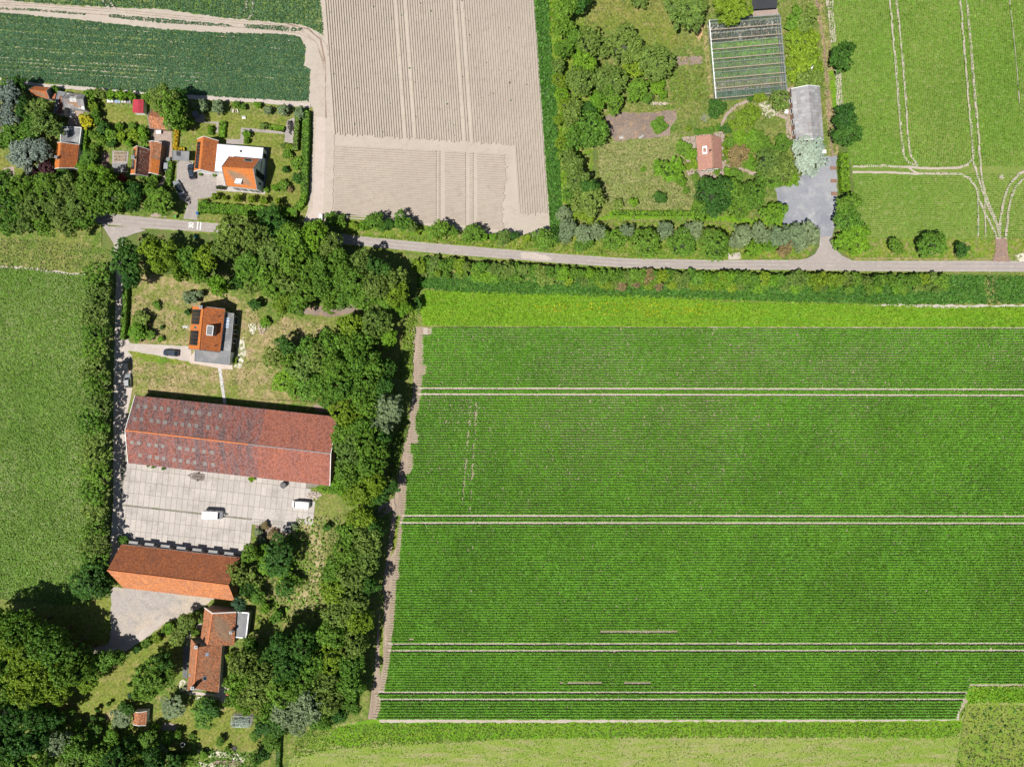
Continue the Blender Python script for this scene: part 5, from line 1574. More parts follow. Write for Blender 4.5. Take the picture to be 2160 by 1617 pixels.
# ================================================================== vehicles
def loft(sections):
    """sections: list of (x, [(y,z)...])"""
    m = MB(); n = len(sections[0][1])
    for x, prof in sections:
        for y, z in prof: m.v.append(Vector((x, y, z)))
    for k in range(len(sections) - 1):
        for i in range(n):
            j = (i + 1) % n
            m.f.append((k * n + i, k * n + j, (k + 1) * n + j, (k + 1) * n + i))
    m.f.append(tuple(range(n))[::-1]); m.f.append(tuple(range((len(sections) - 1) * n, len(sections) * n)))
    return m
def local(root, mbuild, name, mat, parent=None, smooth=False):
    """mesh given in the vehicle's own axes"""
    me = bpy.data.meshes.new(name)
    me.from_pydata([tuple(v) for v in mbuild.v], [], mbuild.f)
    me.materials.append(mat)
    bm = bmesh.new(); bm.from_mesh(me); bmesh.ops.recalc_face_normals(bm, faces=bm.faces)
    bm.to_mesh(me); bm.free()
    if smooth: me.polygons.foreach_set('use_smooth', [True] * len(me.polygons))
    o = bpy.data.objects.new(name, me); COL.objects.link(o); o.parent = parent or root
    return o
def wheel(root, x, y, r=.31, w=.2):
    s = 1 if y > 0 else -1
    t = local(root, MB().cyl((x, y - w / 2, r), (x, y + w / 2, r), r, n=16), 'wheel', M['rubber'])
    local(root, MB().cyl((x, y + s * (w / 2 - .02), r), (x, y + s * (w / 2 + .02), r), r * .62, n=12), 'rim', M['alu'], t)
def car(px, py, ang, length, width, height, paint, label, kind='hatch', group=None, roof_glass=False, name='parked_car', cat='car'):
    q = P(px, py, .7); z = gz(px, py)
    root = thing(name, (q.x, q.y, z), label, cat, group)
    root.rotation_euler[2] = ang
    Lh, W = length / 2, width / 2
    def prof(w, zb, zt, r=.12):
        return [(-w + .05, zb), (-w, zb + .15), (-w, zt - r), (-w + r, zt), (w - r, zt), (w, zt - r), (w, zb + .15), (w - .05, zb)]
    b = .72 * height * .9
    if kind == 'van':
        sec = [(-Lh, prof(W * .94, .3, height * .9)), (-Lh + .1, prof(W, .25, height * .96)), (Lh * .42, prof(W, .25, height * .97)), (Lh * .5, prof(W * .98, .25, height * .92)),
               (Lh * .74, prof(W * .95, .25, height * .56)), (Lh * .95, prof(W * .86, .28, height * .46)), (Lh, prof(W * .72, .32, height * .38))]
        body = local(root, loft(sec), 'body', paint, None)
        local(root, MB().add([(Lh * .50, -W * .86, height * .925), (Lh * .50, W * .86, height * .925), (Lh * .73, W * .84, height * .60), (Lh * .73, -W * .84, height * .60)], [(0, 1, 2, 3)]), 'windscreen', M['dark_glass'])
        for s in (-1, 1):
            local(root, MB().box((Lh * .42, s * (W + .005), height * .68), (.8, .02, .42)), 'side_window', M['dark_glass'])
            local(root, MB().box((-Lh * .92, s * .45, height * .93), (.05, .4, .3)), 'rear_door_window', M['dark_glass'])
    else:
        hb = height * .62
        sec = [(-Lh, prof(W * .78, .35, hb * .82)), (-Lh + .12, prof(W * .92, .25, hb * .95)), (-Lh * .6, prof(W, .2, hb)), (Lh * .35, prof(W, .2, hb)), (Lh * .75, prof(W * .95, .22, hb * .88)),
               (Lh * .94, prof(W * .84, .26, hb * .76)), (Lh, prof(W * .66, .32, hb * .62))]
        body = local(root, loft(sec), 'body', paint, None)
        rear = -.92 if kind == 'hatch' else -.72
        def cab(w, zb, zt): return [(-w - .06, zb), (-w + .10, zt - .05), (-w + .22, zt), (w - .22, zt), (w - .10, zt - .05), (w + .06, zb)]
        x0, x1, x2, x3 = Lh * rear, Lh * (rear + .22), Lh * .12, Lh * .46
        gl = loft([(x0, cab(W * .74, hb - .06, hb + .02)), (x1, cab(W * .84, hb - .06, height - .03)), (x2, cab(W * .85, hb - .06, height - .03)), (x3, cab(W * .80, hb - .06, hb + .02))])
        local(root, gl, 'windows', M['dark_glass'])
        wr = W * .66
        rp = MB().prism([(x1 + .02, -wr, height), (x2 - .02, -wr, height), (x2 - .02, wr, height), (x1 + .02, wr, height)], .05)
        local(root, rp, 'roof', M['dark_glass'] if roof_glass else paint)
        for s in (-1, 1):
            for (a, c) in (((x1, s * W * .70, height - .03), (x0, s * W * .76, hb)), ((x2, s * W * .70, height - .03), (x3, s * W * .8, hb))):
                local(root, MB().bar(a, c, .08), 'pillar', paint)
        local(root, MB().prism([(x3 + .05, -W * .7, hb + .012), (Lh * .88, -W * .6, hb * .84), (Lh * .88, W * .6, hb * .84), (x3 + .05, W * .7, hb + .012)], .02), 'bonnet', paint)
    for s in (-1, 1):
        wheel(root, Lh * .62, s * (W - .1)); wheel(root, -Lh * .60, s * (W - .1))
        local(root, MB().box((Lh * .32, s * (W + .1), .95 if kind != 'van' else 1.25), (.14, .2, .14)), 'mirror', paint)
        local(root, MB().box((Lh * .955, s * W * .62, .62), (.12, .36, .14)), 'headlight', M['lamp_clear'])
        local(root, MB().box((-Lh * .985, s * W * .66, .75), (.08, .28, .16)), 'tail_light', M['lamp_red'])
    return root
R_ = math.radians
car(361, 744, R_(175), 4.3, 1.75, 1.5, M['car_navy'], 'dark blue hatchback parked on the pale drive west of the farmhouse')
car(269.5, 768, R_(92), 3.7, 1.6, 1.5, M['car_black'], 'black small car parked on the lane, north of the silver car')
car(270.5, 803, R_(92), 4.0, 1.65, 1.5, M['car_silver'], 'silver car parked on the lane just north of the big barn')
car(404.5, 362, R_(100), 4.3, 1.8, 1.5, M['car_navy'], 'dark blue car parked in front of the solar panelled wing', 'hatch')
car(377.5, 396, R_(118), 4.4, 1.8, 1.45, M['car_silver'], 'silver saloon car parked at the edge of the driveway', 'saloon', roof_glass=True)
car(353, 347.5, R_(88), 4.2, 1.75, 1.55, M['car_silver'], 'light grey car squeezed between the brown cottage and a hedge')
car(635.5, 1063, R_(176), 5.0, 1.9, 2.0, M['car_white'], 'white delivery van parked at the east end of the slab yard', 'van', name='parked_van', cat='van')

def caravan(px, py, ang):
    q = P(px, py, 1.2); z = gz(px, py)
    root = thing('caravan', (q.x, q.y, z), 'white caravan with drawbar standing in the middle of the slab yard', 'caravan')
    root.rotation_euler[2] = ang
    L2, W, hh = 2.6, 1.1, 2.55
    pr = lambda w, zb, zt: [(-w, zb), (-w, zt - .15), (-w + .15, zt), (w - .15, zt), (w, zt - .15), (w, zb)]
    local(root, loft([(-L2, pr(W * .96, .45, hh * .92)), (-L2 + .15, pr(W, .4, hh)), (L2 * .68, pr(W, .4, hh)), (L2 * .86, pr(W * .98, .42, hh * .78)), (L2, pr(W * .9, .45, hh * .45))]), 'body', M['car_white'])
    local(root, MB().add([(L2 * .70, -W * .8, hh * .975), (L2 * .70, W * .8, hh * .975), (L2 * .85, W * .8, hh * .80), (L2 * .85, -W * .8, hh * .80)], [(0, 1, 2, 3)]), 'front_window', M['dark_glass'])
    for x in (-.6, .9):
        h_ = local(root, MB().box((x, .25, hh + .05), (.5, .5, .1)), 'roof_hatch', M['stepping'])
    for s in (-1, 1):
        wheel(root, -.1, s * (W - .08), .3, .18)
        for x in (-1.4, .4):
            local(root, MB().box((x, s * (W + .01), 1.55), (.9, .03, .55)), 'side_window', M['dark_glass'])
    local(root, MB().bar((L2 * .9, -.5, .45), (L2 + 1.2, 0, .45), .09).bar((L2 * .9, .5, .45), (L2 + 1.2, 0, .45), .09).cyl((L2 + .9, .0, .1), (L2 + .9, 0, .7), .05), 'drawbar', M['zinc'])
    local(root, MB().cyl((L2 + .45, .0, .5), (L2 + .45, 0, .8), .22), 'gas_bottle', M['grey_plastic'])
caravan(450, 1084.5, R_(-3))

# ------------------------------------------------------------------ yard and garden items
def harrow():
    q = P(415, 1004); z = gz(415, 1004)
    root = thing('harrow', (q.x, q.y, z + .08), 'rusty spring tooth harrow lying on the slabs below the big barn', 'farm implement')
    root.rotation_euler[2] = R_(-8)
    f = MB()
    for y in (-.75, -.25, .25, .75): f.bar((-.9, y, .3), (2.2, y, .3), .09)
    for x in (-.9, -.1, .7, 1.5, 2.2): f.bar((x, -.8, .38), (x, .8, .38), .09)
    f.bar((-.9, -.6, .35), (-2.3, 0, .4), .1).bar((-.9, .6, .35), (-2.3, 0, .4), .1)
    local(root, f, 'frame', M['rust'])
    for x in (-.7, .1, .9, 1.7):
        for y in (-.75, -.25, .25, .75):
            local(root, MB().bar((x, y, .3), (x + .15, y, 0), .06).bar((x + .15, y, 0), (x + .35, y, .02), .06), 'tine', M['rust'])
    for s in (-1, 1):
        t = local(root, MB().cyl((.6, s * 1.0, .28), (.6, s * 1.15, .28), .28, n=12), 'wheel', M['rubber'])
harrow()
def tank():
    q = P(601, 1021); z = gz(601, 1021)
    root = thing('water_tank', (q.x, q.y, z), 'dark round tank with a ribbed lid by the barn wall', 'tank')
    local(root, MB().cyl((0, 0, .05), (0, 0, 1.3), .85, n=20), 'body', M['grey_plastic'])
    local(root, MB().cyl((0, 0, 1.3), (0, 0, 1.42), .9, .8, n=20), 'lid', M['dark_wood'])
    for i in range(5): local(root, MB().box((-.6 + i * .3, 0, 1.45), (.12, 1.2, .05)), 'rib', M['zinc'])
    local(root, MB().bar((.5, .7, .1), (1.0, 1.1, .1), .1), 'outlet_pipe', M['zinc'])
tank()
def planter():
    q = P(533, 1009); z = gz(533, 1009)
    root = thing('planter', (q.x, q.y, z + .06), 'diamond shaped planter of green plants on the slab yard', 'planter')
    root.rotation_euler[2] = R_(38)
    f = MB()
    for (cx, cy, w, d) in ((0, .75, 1.6, .1), (0, -.75, 1.6, .1), (-.75, 0, .1, 1.4), (.75, 0, .1, 1.4)): f.box((cx, cy, .22), (w, d, .45))
    local(root, f, 'frame', M['hay_bar'])
    local(root, MB().box((0, 0, .15), (1.4, 1.4, .3)), 'soil', M['bed_soil'])
    V = blades(np.full(60, CX) + nr.uniform(-5, 5, 60), np.full(60, CY) + nr.uniform(-5, 5, 60), .4, .35, .7)
    link('plants', quads_mesh('plants', V, L['bright']), root, 'stuff')
planter()
def rubble(px, py, rx, ry, n, label, mat='rubble', name='stone_pile', cat='rubble', size=.3):
    q = P(px, py); z = gz(px, py)
    root = thing(name, (q.x, q.y, z), label, cat)
    m = MB()
    for i in range(n):
        a, r = rnd.uniform(0, 6.28), rnd.random() ** .6
        x, y = math.cos(a) * r * rx / S, math.sin(a) * r * ry / S
        s = rnd.uniform(.5, 1.2) * size
        m.box((x, y, s * .3 + (1 - r) * .3), (s, s * rnd.uniform(.6, 1), s * .7), rnd.uniform(0, 3))
    o = local(root, m, 'stones', M[mat]); o['kind'] = 'stuff'
rubble(663, 1044, 16, 9, 150, 'heap of broken bricks and pale stones east of the big barn')
rubble(605, 1118, 12, 6, 30, 'small heap of bluish scrap beside the little paving slabs', 'grey_plastic', size=.35)
rubble(556, 693, 12, 14, 70, 'loose pink and white rubble east of the orange farmhouse')
rubble(1388, 238 - 18, 24, 3, 60, 'strip of pale rubble at the north edge of the dug plot', size=.35)
rubble(1716, 138, 11, 12, 60, 'torn white plastic sheeting lying on the green bank', 'white_trim', 'plastic_sheet', 'sheeting', .5)
rubble(1614, 236, 10, 10, 60, 'pile of whitish stones beside the garden path', 'shells')
rubble(394, 1450, 8, 12, 60, 'white pebbles and pots along the old farmhouse', 'shells')
rubble(440, 1470, 30, 5, 70, 'row of stones edging the south side of the old farmhouse', 'shells')
rubble(398, 1336, 8, 22, 80, 'pale stone border by the west door of the old farmhouse', 'shells')
rubble(153, 239, 7, 10, 30, 'white garden clutter on the patio below the grey shed', 'white_trim', 'clutter', 'clutter', .5)
rubble(615, 270, 6, 14, 40, 'dark stacked firewood on the garden path corner', 'dark_wood', 'firewood', 'firewood', .4)

def bin_(px, py, mat, label):
    q = P(px, py); z = gz(px, py)
    root = thing('wheelie_bin', (q.x, q.y, z), label, 'bin')
    local(root, MB().add([(-.25, -.3, .05), (.25, -.3, .05), (.25, .3, .05), (-.25, .3, .05), (-.3, -.37, 1.0), (.3, -.37, 1.0), (.3, .37, 1.0), (-.3, .37, 1.0)], [(0, 1, 5, 4), (1, 2, 6, 5), (2, 3, 7, 6), (3, 0, 4, 7), (3, 2, 1, 0)]), 'body', mat)
    local(root, MB().box((0, 0, 1.03), (.64, .8, .07)), 'lid', mat)
    local(root, MB().cyl((-.3, .3, .1), (.3, .3, .1), .1), 'wheels', M['rubber'])
bin_(419.5, 451.5, M['blue_plastic'], 'blue wheelie bin at the east side of the driveway mouth')
bin_(373.5, 458.5, M['green_plastic'], 'light green wheelie bin at the road verge under the tree')
bin_(1671.5, 261, M['teal_plastic'], 'turquoise container against the grey barn wall')
bin_(1672, 271, M['rust'], 'reddish box beside the turquoise container')
def cabinet(px, py, w, d, h, mat, label, cat='cabinet', name='utility_cabinet'):
    q = P(px, py); z = gz(px, py)
    root = thing(name, (q.x, q.y, z), label, cat)
    local(root, MB().box((0, 0, h / 2), (w, d, h)), 'case', mat)
    local(root, MB().box((0, 0, h + .03), (w + .12, d + .12, .06)), 'top', mat)
    local(root, MB().box((0, -d / 2 - .01, h / 2), (w * .7, .02, h * .7)), 'door', M['stepping'])
cabinet(678.5, 461, .8, 1.9, .9, M['white_trim'], 'white roadside cabinet where the dirt lane meets the road')
cabinet(414, 501, .4, .5, .7, M['teal_plastic'], 'small turquoise post box on the verge south of the road')
cabinet(1735, 322, 1.2, .9, .8, M['white_trim'], 'white chest standing below the grey barn gable', 'chest', 'storage_chest')
cabinet(1682, 303, 1.2, 1.2, .8, M['white_trim'], 'white square box at the south west barn corner', 'box', 'storage_box')
cabinet(515, 1310, .5, .5, .6, M['teal_plastic'], 'small turquoise pot beside the flat roofed annex', 'pot', 'garden_pot')

def clothes_dryer(px, py):
    q = P(px, py); z = gz(px, py)
    root = thing('rotary_dryer', (q.x, q.y, z), 'rotary clothes dryer standing in the rough grass', 'clothes dryer')
    root.rotation_euler[2] = R_(12)
    local(root, MB().cyl((0, 0, 0), (0, 0, 1.9), .05), 'pole', M['alu'])
    for i in range(4):
        a = i * math.pi / 2
        local(root, MB().bar((0, 0, 1.5), (1.35 * math.cos(a), 1.35 * math.sin(a), 1.85), .06), 'arm', M['alu'])
    l_ = MB()
    for r in (.5, .9, 1.3):
        for i in range(4):
            a, b = i * math.pi / 2, (i + 1) * math.pi / 2
            l_.bar((r * math.cos(a), r * math.sin(a), 1.6 + r * .19), (r * math.cos(b), r * math.sin(b), 1.6 + r * .19), .02)
    local(root, l_, 'line', M['white_trim'])
clothes_dryer(1482.5, 254)

def table(px, py, r, mat, label, chairs=0, square=False, ang=0):
    q = P(px, py); z = gz(px, py)
    root = thing('garden_table', (q.x, q.y, z), label, 'garden table')
    root.rotation_euler[2] = ang
    if square: local(root, MB().box((0, 0, .74), (r * 2, r * 1.4, .05)), 'tabletop', mat)
    else: local(root, MB().cyl((0, 0, .71), (0, 0, .76), r, n=20), 'tabletop', mat)
    for sx, sy in ((-1, -1), (1, -1), (1, 1), (-1, 1)):
        local(root, MB().bar((sx * r * .5, sy * r * .45, 0), (sx * r * .5, sy * r * .45, .72), .05), 'leg', M['dark_wood'])
def bench(px, py, w, ang, mat, label, cat='bench'):
    q = P(px, py); z = gz(px, py)
    root = thing('garden_bench', (q.x, q.y, z), label, cat)
    root.rotation_euler[2] = ang
    for k in range(3): local(root, MB().box((0, -.2 + k * .18, .45), (w, .14, .05)), 'slat', mat)
    local(root, MB().box((0, .32, .75), (w, .05, .4)), 'backrest', mat)
    for s in (-1, 1):
        local(root, MB().box((s * w * .42, .05, .22), (.07, .5, .44)), 'leg', mat)
table(415, 242.5, .9, M['zinc'], 'round glassy garden table on the paved corner by the trees')
table(612, 262, .6, M['dark_wood'], 'dark garden table on the path beside the clipped hedge', square=True, ang=1.5)
table(338, 281, .7, M['white_trim'], 'white garden table on the brick patio', square=True)
table(1675, 278, .6, M['cream'], 'pale garden table against the grey barn', square=True)
table(1656, 238, .6, M['white_trim'], 'small white table under the brownish tree near the grey barn')
bench(493, 235.5, 1.0, R_(80), M['cream'], 'left one of two pale garden chairs on the north lawn', 'garden chair')
bench(502, 236, 1.0, R_(110), M['cream'], 'right one of two pale garden chairs on the north lawn', 'garden chair')
bench(516, 250.5, 1.0, R_(0), M['white_trim'], 'lone white chair in the middle of the north lawn', 'garden chair')
bench(1352, 290, 1.4, R_(35), M['stepping'], 'tilted pale bench at the south edge of the dug plot')
bench(1310, 292, 1.2, R_(5), M['stepping'], 'grey bench west of the tilted one by the dug plot')
bench(1678, 300, 1.4, R_(80), M['hay_bar'], 'wooden bench at the south west corner of the grey barn')
def pots(spots, r, mat, plant, labelfmt):
    for i, (px, py) in enumerate(spots):
        q = P(px, py); z = gz(px, py)
        root = thing('plant_pot', (q.x, q.y, z), labelfmt[i], 'plant pot', 'plant pots by the houses')
        local(root, MB().cyl((0, 0, 0), (0, 0, .5), r * .8, r, n=12), 'pot', mat)
        V = blades(np.full(24, CX) + nr.uniform(-r, r, 24) * S, np.full(24, CY) + nr.uniform(-r, r, 24) * S, r * .8, .5, .5 + r)
        link('leaves', quads_mesh('leaves', V, L[plant]), root, 'stuff')
pots([(463, 397), (469, 397.5), (475.5, 398.5)], .42, M['grey_plastic'], 'core', ['westmost of three dark pots on the front terrace of the white house', 'middle of three dark pots on the front terrace of the white house', 'eastmost of three dark pots on the front terrace of the white house'])
pots([(425.5, 369.5), (454.5, 371.5)], .35, M['dark_wood'], 'mid', ['round potted shrub left of the garage doors', 'round potted shrub right of the garage doors'])
pots([(501.5, 756), (495.5, 757.5), (498, 764)], .45, M['cream'], 'lime', ['yellowish pot east of the orange farmhouse', 'white pot between the yellowish pot and the wall', 'grey tub at the south east corner of the farmhouse'])
def bath():
    q = P(389, 1566); z = gz(389, 1566)
    root = thing('bird_bath', (q.x, q.y, z), 'small round white bird bath among the flower beds', 'bird bath')
    local(root, MB().cyl((0, 0, 0), (0, 0, .7), .3, .15, n=12), 'pedestal', M['stepping'])
    local(root, MB().cyl((0, 0, .7), (0, 0, .85), .4, .72, n=18), 'bowl', M['cream'])
    local(root, MB().cyl((0, 0, .84), (0, 0, .86), .42, n=14), 'water', M['dark_glass'])
bath()
def fire_ring():
    q = P(495, 1576); z = gz(495, 1576)
    root = thing('fire_pit', (q.x, q.y, z), 'dark round fire pit on the bottom lawn', 'fire pit')
    m = MB()
    for i in range(14):
        a = i / 14 * 6.283
        local(root, MB().box((.65 * math.cos(a), .65 * math.sin(a), .1), (.26, .2, .2), a), 'stone', M['dark_wood'])
    local(root, MB().cyl((0, 0, .02), (0, 0, .06), .55, n=16), 'ash', M['dark_wood'])
fire_ring()
# low raised wooden beds along the gravel yard
for i, (x, y) in enumerate(((1757, 355), (1758, 382), (1759, 409))):
    q = P(x, y); z = gz(x, y)
    nm = ('north', 'middle', 'south')[i]
    root = thing('sleeper_stack', (q.x, q.y, z), f'{nm} one of three reddish timber stacks beside the yellow hedge', 'timber stack', 'timber stacks along the gravel yard')
    for k in range(3):
        local(root, MB().box((0, -.35 + k * .35, .1), (1.7, .28, .2)), 'timber', M['brick'])
# posts along the meadow and the straw strip
def stepping_slabs():
    par = bpy.data.objects['stepping_path']; z = gz(469, 808)
    for i in range(12):
        t = (i + .5) / 12
        x = 464.5 + 11 * t - (1 - abs(2 * t - 1)) * 1.0; y = 777 + 73 * t
        q = P(x, y)
        o = mk('paving_slab', MB().box((q.x, q.y, z + .02), (.82, .72, .05), R_(8)).v, MB().box((0, 0, 0), (1, 1, 1)).f, M['stepping'])
        o.parent = par
stepping_slabs()

# ================================================================== trees, shrubs and hedges
def crown_mesh(name, nleaf, size, blobs, seed, clumps=220, csize=.11, zc=.62, rz=.36, brush=0.0, flat=.55):
    """unit crown: radius about 1, plant height 1; leaf clumps gathered on many small domes"""
    r = np.random.default_rng(seed)
    B = []
    for i in range(blobs):
        v = r.normal(0, 1, 3); v /= np.linalg.norm(v)
        if v[2] < -.35: v[2] *= -.6
        k = r.uniform(.50, .86)
        br = r.uniform(.17, .38)
        B.append((v[0] * k * r.uniform(.82, 1.12), v[1] * k * r.uniform(.82, 1.12), v[2] * k, br))
    B.append((0, 0, .1, .62))
    B = np.array(B)
    w = B[:, 3] ** 2; w /= w.sum()
    nc = int(clumps * 2.2)
    idx = r.choice(len(B), nc, p=w)
    d = r.normal(0, 1, (nc, 3)); d /= np.linalg.norm(d, axis=1)[:, None]
    d[:, 2] = np.where(d[:, 2] < -.3, -d[:, 2], d[:, 2])
    c = B[idx, :3] + d * (B[idx, 3] * r.uniform(.78, 1.12, nc))[:, None]
    keep = np.ones(nc, bool)
    for b in B:
        keep &= ~(((c - b[:3]) ** 2).sum(1) < (b[3] * .72) ** 2)
    c, d = c[keep][:clumps], d[keep][:clumps]
    cr = csize * r.uniform(.6, 1.35, len(c))
    m = nleaf // len(c)
    e = r.normal(0, 1, (len(c), m, 3)) ; e /= np.linalg.norm(e, axis=2)[:, :, None]
    e += d[:, None, :] * .55; e /= np.linalg.norm(e, axis=2)[:, :, None]
    p = (c[:, None, :] + e * (cr[:, None] * r.uniform(.6, 1.0, (len(c), m)))[:, :, None]).reshape(-1, 3)
    d = (e * 1.0 + d[:, None, :] * .5).reshape(-1, 3)
    d /= np.linalg.norm(d, axis=1)[:, None]
    n = d * 1.0 + r.normal(0, flat, p.shape)
    n[:, 2] += .35
    n /= np.linalg.norm(n, axis=1)[:, None]
    a = r.normal(0, 1, p.shape)
    if brush:
        a = p * 1.0 + r.normal(0, .25, p.shape)     # leaves drawn outwards like needles or willow twigs
    u = np.cross(n, a); u /= np.linalg.norm(u, axis=1)[:, None] + 1e-9
    v = np.cross(n, u)
    s = size * r.uniform(.6, 1.4, len(p))
    su, sv = s * (1 - .55 * brush), s * (1 + .9 * brush)
    u = u * (su * .5)[:, None]; v = v * (sv * .5)[:, None]
    # squash into unit height and lift: z -> zc + z*rz
    def sq(q):
        q = q.copy(); q[..., 2] = zc + q[..., 2] * rz * 1.05
        return q
    Q = np.stack([sq(p - u - v), sq(p + u - v * .6), sq(p + u * .5 + v), sq(p - u * .8 + v * .7)], 1)
    return Q, B

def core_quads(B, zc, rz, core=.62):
    """a closed heart painted dark as inner shade, so that no sky or ground shows through the middle"""
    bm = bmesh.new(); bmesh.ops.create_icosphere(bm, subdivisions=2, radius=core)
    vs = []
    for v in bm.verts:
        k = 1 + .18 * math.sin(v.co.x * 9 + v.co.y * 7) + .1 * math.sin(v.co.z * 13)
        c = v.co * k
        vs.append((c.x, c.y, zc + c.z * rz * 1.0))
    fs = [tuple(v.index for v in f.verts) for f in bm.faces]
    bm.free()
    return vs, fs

def make_crown(name, *a, **k):
    zc, rz = k.get('zc', .62), k.get('rz', .36)
    core = k.pop('core', .56)
    Q, B = crown_mesh(name, *a, **k)
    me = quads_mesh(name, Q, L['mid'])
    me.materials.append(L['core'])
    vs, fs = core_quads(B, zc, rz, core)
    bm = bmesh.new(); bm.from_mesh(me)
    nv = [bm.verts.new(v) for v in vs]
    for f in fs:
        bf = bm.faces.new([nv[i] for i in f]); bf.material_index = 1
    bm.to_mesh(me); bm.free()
    return me

CR = {
 'tree': [make_crown('crown', 3400, .085, 22, 100 + i, clumps=235, csize=.118) for i in range(6)],
 'big': [make_crown('crown', 6400, .060, 40, 200 + i, clumps=450, csize=.082) for i in range(5)],
 'shrub': [make_crown('crown', 1700, .13, 14, 300 + i, clumps=85, csize=.16, zc=.50, rz=.46) for i in range(5)],
 'brush': [make_crown('crown', 4200, .085, 34, 400 + i, clumps=240, csize=.11, brush=.8, flat=.4) for i in range(3)],
 'loose': [make_crown('crown', 2400, .085, 24, 500 + i, clumps=130, csize=.115, flat=.8, core=.34) for i in range(4)],
}
def trunk_mesh(i):
    r = random.Random(i); m = MB()
    m.cyl((0, 0, -.02), (r.uniform(-.03, .03), r.uniform(-.03, .03), .42), .07, .045, 8)
    m.cyl((0, 0, .4), (0, 0, .7), .045, .02, 6)
    for k in range(5):
        a = k * 1.257 + r.uniform(-.3, .3)
        m.cyl((0, 0, .30 + k * .03), (.5 * math.cos(a), .5 * math.sin(a), .58 + r.uniform(0, .12)), .03, .010, 5)
    me = bpy.data.meshes.new('trunk'); me.from_pydata([tuple(v) for v in m.v], [], m.f); me.materials.append(M['bark'])
    return me
TR = [trunk_mesh(i) for i in range(3)]

ADJ = {'dark': 'dark green', 'mid': 'mid green', 'bright': 'bright green', 'lime': 'yellowish green', 'olive': 'olive green', 'silver': 'silvery green', 'pale': 'pale silver',
       'blue': 'blue grey', 'yellow': 'bright yellow', 'purple': 'dark purple', 'red': 'crimson', 'brown': 'brownish', 'orange': 'orange yellow', 'teal': 'bluish green'}
ORD = ['first', 'second', 'third', 'fourth', 'fifth', 'sixth', 'seventh', 'eighth', 'ninth', 'tenth', 'eleventh', 'twelfth', 'thirteenth', 'fourteenth', 'fifteenth', 'sixteenth',
       'seventeenth', 'eighteenth', 'nineteenth', 'twentieth']
def ordn(i):
    if i < 20: return ORD[i]
    t = ('twenty', 'thirty', 'forty', 'fifty', 'sixty', 'seventy', 'eighty')[(i + 1) // 10 - 2]
    return ('%sieth' % t[:-1]) if (i + 1) % 10 == 0 else t + '-' + ORD[(i + 1) % 10 - 1]

NT = [0]
def plant(px, py, r, h, col, kind='tree', label=None, group=None, cat=None, shape='tree'):
    """r: crown radius in photo pixels; h: height in metres; px, py: where the crown shows"""
    NT[0] += 1
    k = NT[0]
    big = r > 30
    form = 'big' if (kind == 'tree' and big) else kind
    isshrub = kind == 'shrub' or h < 3.2
    name = 'shrub' if isshrub else ('conifer_tree' if col == 'blue' else 'broadleaf_tree')
    cat = cat or ('shrub' if isshrub else 'tree')
    hc = h * .62
    q = P(px, py, hc)
    z = gz(CX + q.x * S, CY - q.y * S)
    root = thing(name, (q.x, q.y, z), label, cat, group)
    R = r / S * (H - hc) / H * 1.06
    root.rotation_euler[2] = rnd.uniform(0, 6.28)
    root.scale = (R * rnd.uniform(.93, 1.07), R * rnd.uniform(.93, 1.07), h)
    fam = CR['shrub' if isshrub else form]
    me = fam[k % len(fam)]
    c = bpy.data.objects.new('crown', me); COL.objects.link(c); c.parent = root
    c.material_slots[0].link = 'OBJECT'; c.material_slots[0].material = L[col]
    t = bpy.data.objects.new('trunk', TR[k % 3]); COL.objects.link(t); t.parent = root
    return root

def grove(where, group, lst, axis='x', frm='the west', default=('mid', 11, 'tree'), noun='tree'):
    """lst: (x, y, r[, col[, h[, kind]]]) ; every plant is named by its colour and its place counted along the group"""
    items = []
    for it in lst:
        it = list(it)
        col = it[3] if len(it) > 3 and it[3] else default[0]
        h = it[4] if len(it) > 4 and it[4] else default[1]
        kd = it[5] if len(it) > 5 else default[2]
        items.append((it[0], it[1], it[2], col, h, kd))
    items.sort(key=lambda t: t[0] if axis == 'x' else t[1])
    cnt = {}
    for x, y, r, col, h, kd in items: cnt[col] = cnt.get(col, 0) + 1
    seen = {}
    for x, y, r, col, h, kd in items:
        i = seen.get(col, 0); seen[col] = i + 1
        nn = 'shrub' if (kd == 'shrub' or h < 3.2) else noun
        if cnt[col] == 1: lab = f'the only {ADJ[col]} {nn} {where}'
        else: lab = f'{ordn(i)} {ADJ[col]} {nn} from {frm} {where}'
        plant(x, y, r, h, col, kd, lab, group)

# trees along the lane
ys = [588, 622, 660, 700, 738, 778, 815, 852, 890, 925, 960, 998, 1036, 1074, 1112, 1146, 1180]
cl = ['mid', 'olive', 'olive', 'mid', 'mid', 'olive', 'mid', 'olive']
grove('in the row along the farm lane', 'trees along the farm lane',
      [(207 - (y - 590) * .008 + rnd.uniform(-5, 5), y, rnd.uniform(26, 31), cl[i % 8], rnd.uniform(7.5, 9), 'loose') for i, y in enumerate(ys)] + [(196, 1222, 40, 'dark', 10), (224, 1238, 22, 'dark', 8), (272, 545, 36, 'dark', 12, 'big' if False else 'tree'), (283, 585, 24, 'dark', 10)], 'y', 'the north', ('olive', 9, 'tree'))
